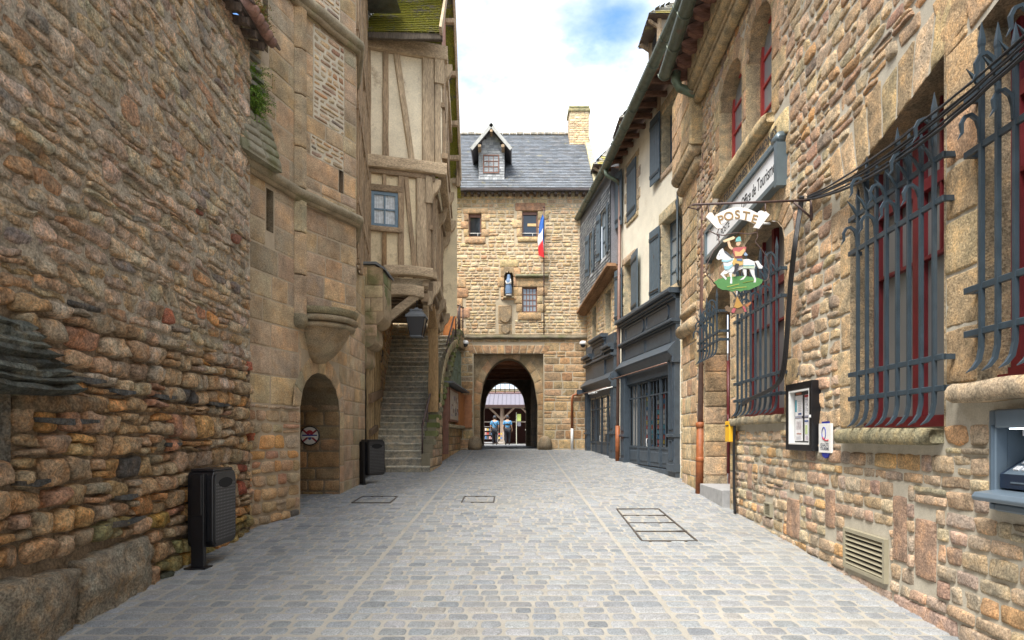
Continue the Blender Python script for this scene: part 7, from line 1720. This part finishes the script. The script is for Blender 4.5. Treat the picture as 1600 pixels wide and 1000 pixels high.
# ================================================================== market hall beyond the gate
mh = thing('timber_pavilion', 'open timber market shelter with ribbed metal roof seen through the archway', 'pavilion', (-.7, 46, 1.12))
gz = g(44)
def postp(x, y, z1=3.75, w=.24):
    m = MB(); m.beam((x, y, gz), (x, y, z1), w, w, (1, 0, 0), (.42, .33, .27)); m.fbox(F((x, y, gz), (1, 0, 0), (0, 1, 0), (0, 0, 1)), -.2, .2, -.2, .2, 0, .25, (.4, .36, .3)); m.build('post', M_WOOD, mh)
PX = (-5.2, -2.95, -.70, 1.5, 3.7)
for x in PX: postp(x, 44)
for x in PX: postp(x, 49, 3.75)
for x in PX:
    for s_ in (-1, 1):
        m = MB(); m.beam((x + s_ * .06, 44, 2.85), (x + s_ * .85, 44, 3.62), .13, .13, (0, 1, 0), (.42, .33, .27)); m.build('brace', M_WOODH, mh)
m = MB(); m.beam((-6, 44, 3.72), (4.6, 44, 3.72), .22, .2, (0, 0, 1), (.34, .26, .21)); m.build('wall_plate', M_WOODH, mh)
m = MB(); m.beam((-6, 44.3, 2.66), (4.6, 44.3, 2.66), .08, .06, (0, 0, 1), (.55, .5, .45)); m.build('counter_rail', M_WOODH, mh)
m = MB(); RFm = F((-6.4, 43.4, 3.78), (1, 0, 0), (0, .955, .29), (0, -.29, .955)); m.quad(RFm.pt(0, 0), RFm.pt(11.4, 0), RFm.pt(11.4, 3.4), RFm.pt(0, 3.4), (.15, .14, .17)); m.quad((-6.4, 46.6, 4.76), (5, 46.6, 4.76), (5, 50, 3.7), (-6.4, 50, 3.7), (.3, .29, .3))
for k in range(39): m.fbox(RFm, k * .3, k * .3 + .03, 0, 3.4, 0, .04, (.11, .105, .13))
m.fbox(RFm, 0, 11.4, -.06, 0, -.12, .03, (.12, .08, .08)); m.fbox(RFm, 0, 11.4, 3.35, 3.5, -.0, .1, (.22, .13, .12)); m.build('roof', M_PAINT, mh)
m = MB(); m.fbox(F((0, 49.3, gz), (1, 0, 0), (0, 0, 1), (0, -1, 0)), -6, 5, 0, 2.7, -.1, 0, (.085, .03, .03)); m.build('back_panel', M_PAINT, mh)
st2 = thing('stone_counter', 'low stone counter wall right of the two walking people beyond the arch', 'wall', (2.2, 43.5, gz))
m = MB(); cf = F((0, 43.3, gz), (1, 0, 0), (0, 0, 1), (0, -1, 0)); m.fbox(cf, .95, 4, 0, .95, -.4, 0, (.3, .26, .2)); masonry(m, cf, .95, 4, .02, .92, (.2, .3), (.3, .6), .02, .02, P_GATE_LO, (), 200); m.build('masonry', M_STONE, st2)
m = MB(); m.fbox(cf, .9, 4.1, .95, 1.03, -.45, .06, (.5, .48, .44)); m.build('counter_top', M_STONE, st2)
gs = thing('green_sign', 'small pale green panel sign hanging on a shelter post beyond the arch', 'sign', (.5, 43.7, 2.3))
m = MB(); m.fbox(F((.48, 43.75, 0), (1, 0, 0), (0, 0, 1), (0, -1, 0)), -.13, .13, 2.70, 3.18, 0, .03, (.42, .52, .16)); m.build('panel', M_PAINT, gs)
m = MB(); m.fbox(F((.48, 43.75, 0), (1, 0, 0), (0, 0, 1), (0, -1, 0)), -.12, .12, 2.35, 2.62, 0, .03, (.16, .16, .2)); m.fbox(F((.30, 43.8, 0), (1, 0, 0), (0, 0, 1), (0, -1, 0)), -.02, .02, 1.1, 3.3, 0, .04, (.6, .6, .5)); m.build('lower_panel', M_PAINT, gs)
def goods(x, y, w_, h_, label, nm='souvenir_stand', base=(.4, .4, .42)):
    o = thing(nm, label, 'display stand', (x, y, gz)); f = F((x, y, gz), (1, 0, 0), (0, 0, 1), (0, -1, 0)); rng = random.Random(int(x * 31 + 100))
    m = MB(); m.fbox(f, -w_ / 2, w_ / 2, .08, .16, -.35, 0, base); m.fbox(f, -w_ / 2, -w_ / 2 + .03, .1, h_, -.35, 0, base); m.fbox(f, w_ / 2 - .03, w_ / 2, .1, h_, -.35, 0, base)
    for z in np.arange(.35, h_, .28): m.fbox(f, -w_ / 2 + .03, w_ / 2 - .03, z, z + .02, -.35, 0, base)
    m.build('frame', M_PAINT, o); m = MB()
    for z in np.arange(.37, h_ - .1, .28):
        for k in range(int(w_ / .14)): xx = -w_ / 2 + .05 + k * .14; m.fbox(f, xx, xx + .11, z, z + rng.uniform(.1, .2), -.2, .02, rng.choice([(.6, .58, .55), (.45, .07, .06), (.1, .2, .4), (.55, .4, .1), (.1, .1, .1), (.5, .3, .3)]))
    m.build('goods', M_PAINT, o)
goods(-1.62, 43.2, .8, 1.25, 'stand of colourful goods left of the walking pair beyond the arch'); goods(-.95 + .2, 42.8, .42, .9, 'small cart of pale goods between the two walking people', 'goods_cart', (.5, .45, .42)); goods(-3.3, 43.0, 1.4, 1.5, 'wide stand of souvenirs left of the arch view beyond the gateway')
um = thing('orange_awning', 'orange cloth awning folded under the far shelter roof', 'awning', (-2.3, 47, 2.6))
m = MB(); m.tube([(-2.6, 47, 2.2), (-2.3, 47, 3.0), (-2.15, 47, 3.5)], [.3, .22, .05], 9, (.62, .26, .03)); m.build('cloth', M_PAINT, um); m = MB(); m.tube([(-2.6, 47, 1.1), (-2.15, 47, 3.55)], .03, 6, (.3, .25, .2)); m.build('pole', M_PAINT, um)
# buildings behind
bb = thing('background_building', 'pale stone building with rough roofline closing the view beyond the market shelter', 'building', (0, 60, 1.1))
m = MB(); bf = F((0, 60, 0), (1, 0, 0), (0, 0, 1), (0, -1, 0)); m.fbox(bf, -14, 13, .5, 5.9, -5, 0, (.36, .31, .23)); masonry(m, bf, -6, 5, 3.4, 5.9, (.2, .35), (.3, .8), .03, .03, P_GATE + [(2, (.3, .28, .26))], (), 210, step=.3)
m.build('wall', M_STONE, bb); m = MB(); rf_ = F((-14, 59.6, 5.9), (1, 0, 0), (0, .9, .43), (0, -.43, .9)); m.quad(rf_.pt(0, 0), rf_.pt(8.5, 0), rf_.pt(8.5, 3), rf_.pt(0, 3), (.2, .2, .22)); m.fbox(bf, -14, 13, 5.9, 6.1, -5, .1, (.3, .27, .2)); m.build('roof', M_SLATE2, bb)
m = MB()
for x in (-3.2, -.8, 1.6): m.fbox(bf, x, x + .9, 4.3, 5.4, 0, .04, (.05, .05, .05))
m.build('window', M_GLASS, bb)
for sgn, lbl in ((-1, 'plain stone house on the left of the square beyond the gate'), (1, 'plain stone house on the right of the square beyond the gate')):
    o = thing('side_house', lbl, 'house', (sgn * 7, 47, 1.1)); fs_ = F((sgn * 6.8, 34.2, 0), (0, 1, 0), (0, 0, 1), (-sgn, 0, 0))
    m = MB(); m.fbox(fs_, 0, 25, .5, 8, -4, 0, (.45, .38, .28)); masonry(m, fs_, 0, 25, 1, 8, (.25, .4), (.4, .9), .03, .03, P_GATE, (), 220, step=.4); m.build('wall', M_STONE, o)
    m = MB(); m.fbox(fs_, -.3, 25.3, 8, 8.25, -4.3, .3, (.2, .2, .22)); m.build('roof', M_SLATE2, o)

# ================================================================== litter bins
def make_bin():
    o = thing('litter_bin', 'worn black perforated litter bin on a square post beside the orange rubble stones', 'bin', (-3.26, 6.9, g(6.66)), 'black litter bins along the left side')
    z0 = g(6.66); bfm = F((-3.12, 6.95, z0), (0, 1, 0), (0, 0, 1), (1, 0, 0)); hw = .27; b, t = .20, 1.0; r = .07
    prof = [(-hw + r, b), (hw - r, b)] + [(hw - r + r * math.sin(a), b + r - r * math.cos(a)) for a in (.5, 1.0, 1.57)] + [(hw, t - r)] + [(hw - r + r * math.cos(a), t - r + r * math.sin(a)) for a in (.5, 1.0, 1.57)] + [(-hw + r, t)] + [(-hw + r - r * math.sin(a), t - r + r * math.cos(a)) for a in (.5, 1.0, 1.57)] + [(-hw, b + r)] + [(-hw + r - r * math.cos(a), b + r - r * math.sin(a)) for a in (.5, 1.0)]
    m = MB(); m.prism(bfm, prof, -.27, .0); m.build('body', M_BLACK, o, bevel=.012)
    m = MB(); m.prism(bfm, [(u * .93, b + (v - b) * .94 + .02) for u, v in prof], .0, .012); pl_ = m.build('perforated_panel', M_DGREY, o, bevel=.004)
    m = MB()
    for i in range(13):
        for j in range(18):
            u, v = -.21 + i * .035, b + .08 + j * .034
            m.fbox(bfm, u - .007, u + .007, v - .007, v + .007, .012, .0135, (.2, .2, .21))
    m.build('perforations', M_DOT, pl_)
    m = MB(); op = [(.16 * math.cos(R(a)) * (1 if abs(math.cos(R(a))) < .8 else 1.05), t - .13 + .055 * math.sin(R(a))) for a in range(0, 360, 24)]; m.prism(bfm, op, .012, .0145); m.build('opening', M_BLACKD, pl_)
    m = MB(); hd = F((-3.25, 6.64, z0), (1, 0, 0), (0, 0, 1), (0, -1, 0)); m.fbox(hd, -.065, .065, 0, .98, -.03, .035); m.fbox(hd, -.05, .05, .55, .97, .035, .05); m.build('post', M_BLACK, o, bevel=.005)
    m = MB(); m.fbox(hd, -.11, .11, 0, .015, -.08, .09); m.build('foot_plate', M_BLACK, o)
    m = MB(); m.prism(bfm, [(-hw + .03, t), (hw - .03, t), (hw - .06, t + .025), (-hw + .06, t + .025)], -.26, -.01); m.build('lid', M_BLACK, o, bevel=.008)
    return o
M_DGREY = plain('dark_grey_panel', (.018, .018, .02), .45, var=.2, wear=(16, .77, (.35, .35, .35))); M_DOT = plain('perforation_metal', (.15, .15, .155), .5)
bin1 = make_bin()
def copy_tree(o, parent=None):
    c = o.copy(); COL.objects.link(c); c.parent = parent
    for ch in list(o.children): copy_tree(ch, c)
    return c
bin2 = copy_tree(bin1); bin2.location = (-3.05, 13.8, g(13.6)); bin2.rotation_euler = (0, 0, R(-32)); bin2.scale = (.95, .95, .93); bin2['label'] = 'black litter bin standing beside the lowest stone steps'

# ================================================================== lantern under the jetty
la = thing('lantern', 'dark tapered street lantern hanging under the jetty above the stone steps', 'lantern', (-2.35, 15.8, 4.1))
def frus(m, c, z0, w0, z1, w1, col=(.5, .5, .5)):
    p = [(c[0] + sx * w0, c[1] + sy * w0, z0) for sx, sy in ((-1, -1), (1, -1), (1, 1), (-1, 1))] + [(c[0] + sx * w1, c[1] + sy * w1, z1) for sx, sy in ((-1, -1), (1, -1), (1, 1), (-1, 1))]; m.box8(p, col)
c_ = (-2.35, 15.8)
m = MB(); frus(m, c_, 4.60, .25, 4.66, .24); frus(m, c_, 4.66, .23, 4.76, .13); frus(m, c_, 4.76, .15, 4.80, .15); frus(m, c_, 4.80, .08, 4.86, .03); frus(m, c_, 4.13, .15, 4.16, .15); m.build('cap', M_LEAD, la)
m = MB()
for sx, sy in ((-1, -1), (1, -1), (1, 1), (-1, 1)): m.tube([(c_[0] + sx * .145, c_[1] + sy * .145, 4.15), (c_[0] + sx * .225, c_[1] + sy * .225, 4.61)], .014, 4)
m.build('frame', M_BLACK, la); m = MB(); frus(m, c_, 4.16, .135, 4.60, .215, (.1, .07, .05)); m.build('panes', glass('lantern_glass', (.012, .012, .016), .35), la)
m = MB(); m.tube([(c_[0], c_[1], 4.85), (c_[0], c_[1], 5.15), (c_[0] - .05, c_[1] + .4, 5.3)], .014, 6); m.build('hanger', M_BLACK, la)

# ================================================================== two people walking away through the arch
def skin(name, verts, edges, mat, parent, sub=1):
    me = bpy.data.meshes.new(name); me.from_pydata([v[:3] for v in verts], edges, []); me.materials.append(mat)
    o = bpy.data.objects.new(name, me); COL.objects.link(o); o.parent = parent; ROOT[o.name] = ROOT[parent.name]
    md = o.modifiers.new('skin', 'SKIN'); md.use_smooth_shade = True
    for i, v in enumerate(verts):
        sv = me.skin_vertices[0].data[i]; r = v[3]; sv.radius = (r if not isinstance(r, tuple) else r[0], r if not isinstance(r, tuple) else r[1]); sv.use_root = (i == 0)
    s_ = o.modifiers.new('sub', 'SUBSURF'); s_.levels = sub; s_.render_levels = sub
    return o
M_SKIN = plain('skin', (.45, .27, .19), .6, var=.05); M_SHIRT = plain('blue_shirt', (.10, .30, .55), .75, var=.1); M_TROU = plain('dark_trousers', (.012, .014, .022), .8, var=.1); M_VEST = plain('black_vest', (.012, .013, .016), .7, var=.1); M_CAP = plain('dark_cap', (.05, .06, .08), .6, var=.1); M_HAIR = plain('dark_hair', (.03, .02, .015), .7)
def person(label, x, y, stride, vest, armbend):
    z = g(y); o = thing('person', label, 'person', (x, y, z))
    a, b = stride      # forward offsets of the two feet
    # facing +Y (away from the camera)
    V = [(0, 0, .98, .15), (0, .0, 1.15, .14), (0, .0, 1.35, .16), (0, .0, 1.48, .10), (0, .01, 1.56, .055), (0, .02, 1.63, .075), (0, .02, 1.72, .085), (0, .02, 1.79, .05),
         (-.10, 0, .92, .10), (-.11, a * .5 + .03, .52, .065), (-.11, a, .10, .042), (-.11, a + .13, .045, .035),
         (.10, 0, .92, .10), (.11, b * .5 + .03, .52, .065), (.11, b, .10, .042), (.11, b + .13, .045, .035),
         (-.18, 0, 1.45, .06), (-.25, -.02, 1.16, .045), (-.25 + armbend[0], .12, .93, .034), (-.25 + armbend[0] * 1.2, .16, .85, .028),
         (.18, 0, 1.45, .06), (.25, -.02, 1.16, .045), (.25 - armbend[1], .10, .93, .034), (.25 - armbend[1] * 1.2, .13, .85, .028)]
    E = [(0, 1), (1, 2), (2, 3), (3, 4), (4, 5), (5, 6), (6, 7), (0, 8), (8, 9), (9, 10), (10, 11), (0, 12), (12, 13), (13, 14), (14, 15), (3, 16), (16, 17), (17, 18), (18, 19), (3, 20), (20, 21), (21, 22), (22, 23)]
    skin('body', V, E, M_SKIN, o)
    gsc = lambda r, k: r + k
    ids = [0, 1, 2, 3, 16, 17, 20, 21]; mp_ = {q: i for i, q in enumerate(ids)}; VS = []
    for q in ids:
        v = list(V[q]); v[3] += .022
        if q in (17, 21): v[2] += .06
        VS.append(tuple(v))
    skin('shirt', VS, [(mp_[p], mp_[q]) for p, q in E if p in mp_ and q in mp_], M_SHIRT, o)
    ids = [0, 8, 9, 10, 12, 13, 14]; mp_ = {q: i for i, q in enumerate(ids)}; VS = [(V[q][0], V[q][1], V[q][2] - (.0 if q else .03), V[q][3] + .025) for q in ids]
    skin('trousers', VS, [(mp_[p], mp_[q]) for p, q in E if p in mp_ and q in mp_], M_TROU, o)
    for s_, yy in ((-1, a), (1, b)): skin('boot', [(s_ * .11, yy - .03, .12, .055), (s_ * .11, yy, .05, .05), (s_ * .11, yy + .16, .04, .045)], [(0, 1), (1, 2)], M_VEST, o)
    for q in (19, 23):
        px_, py_, pz_ = V[q][:3]; m = MB(); sg = -1 if q == 19 else 1
        for k, L in enumerate((.075, .085, .08, .065)):
            yy = py_ + .03 - .02 * k; m.tube([(x + px_, y + yy, z + pz_ + .01), (x + px_ - sg * .005, y + yy + .01, z + pz_ - L * .6), (x + px_ - sg * .02, y + yy + .01, z + pz_ - L)], [.010, .009, .006], 5)
        m.tube([(x + px_, y + py_ + .03, z + pz_ + .01), (x + px_ - sg * .015, y + py_ + .06, z + pz_ - .02), (x + px_ - sg * .02, y + py_ + .07, z + pz_ - .05)], [.012, .010, .007], 5); m.build('fingers', M_SKIN, o)
    m = MB(); m.lathe((x, y + .02, z + 1.70), [(.092, 0), (.096, .04), (.10, .08), (.07, .12), (0, .135)], 12); m.build('cap', M_CAP, o); m = MB(); m.prism(F((x, y + .02, z + 1.735), (1, 0, 0), (0, 1, 0), (0, 0, 1)), [(-.08, .06), (.08, .06), (.06, .16), (-.06, .16)], 0, .012); m.build('cap_peak', M_CAP, o)
    m = MB(); m.lathe((x, y + .015, z + 1.60), [(.06, 0), (.09, .03), (.094, .11)], 12, (.5,) * 3, R(180), R(360)); m.build('hair', M_HAIR, o)
    m = MB(); m.tube([(x, y + .10, z + 1.69), (x, y + .125, z + 1.665), (x, y + .10, z + 1.655)], [.01, .014, .01], 6)
    for s_ in (-1, 1): m.tube([(x + s_ * .085, y + .02, z + 1.70), (x + s_ * .1, y + .01, z + 1.68), (x + s_ * .088, y + .02, z + 1.65)], .012, 6)
    m.build('face_features', M_SKIN, o)
    if vest:
        skin('vest', [(0, 0, 1.10, .172), (0, 0, 1.3, .188), (0, 0, 1.44, .15)], [(0, 1), (1, 2)], M_VEST, o)
    else:
        m = MB(); m.tube([(x - .13, y - .17, z + 1.46), (x - .02, y - .20, z + 1.3), (x + .13, y - .19, z + 1.12), (x + .17, y - .14, z + 1.0)], .022, 6, (.05, .05, .06)); m.build('shoulder_strap', M_VEST, o)
    return o
person('person in blue shirt with a diagonal strap, walking away, left of the pair', -1.08, 40, (.16, -.14), False, (0, .05))
person('person in blue shirt and black vest walking away, right of the pair', -.28, 39.6, (-.05, .10), True, (.02, -.03))
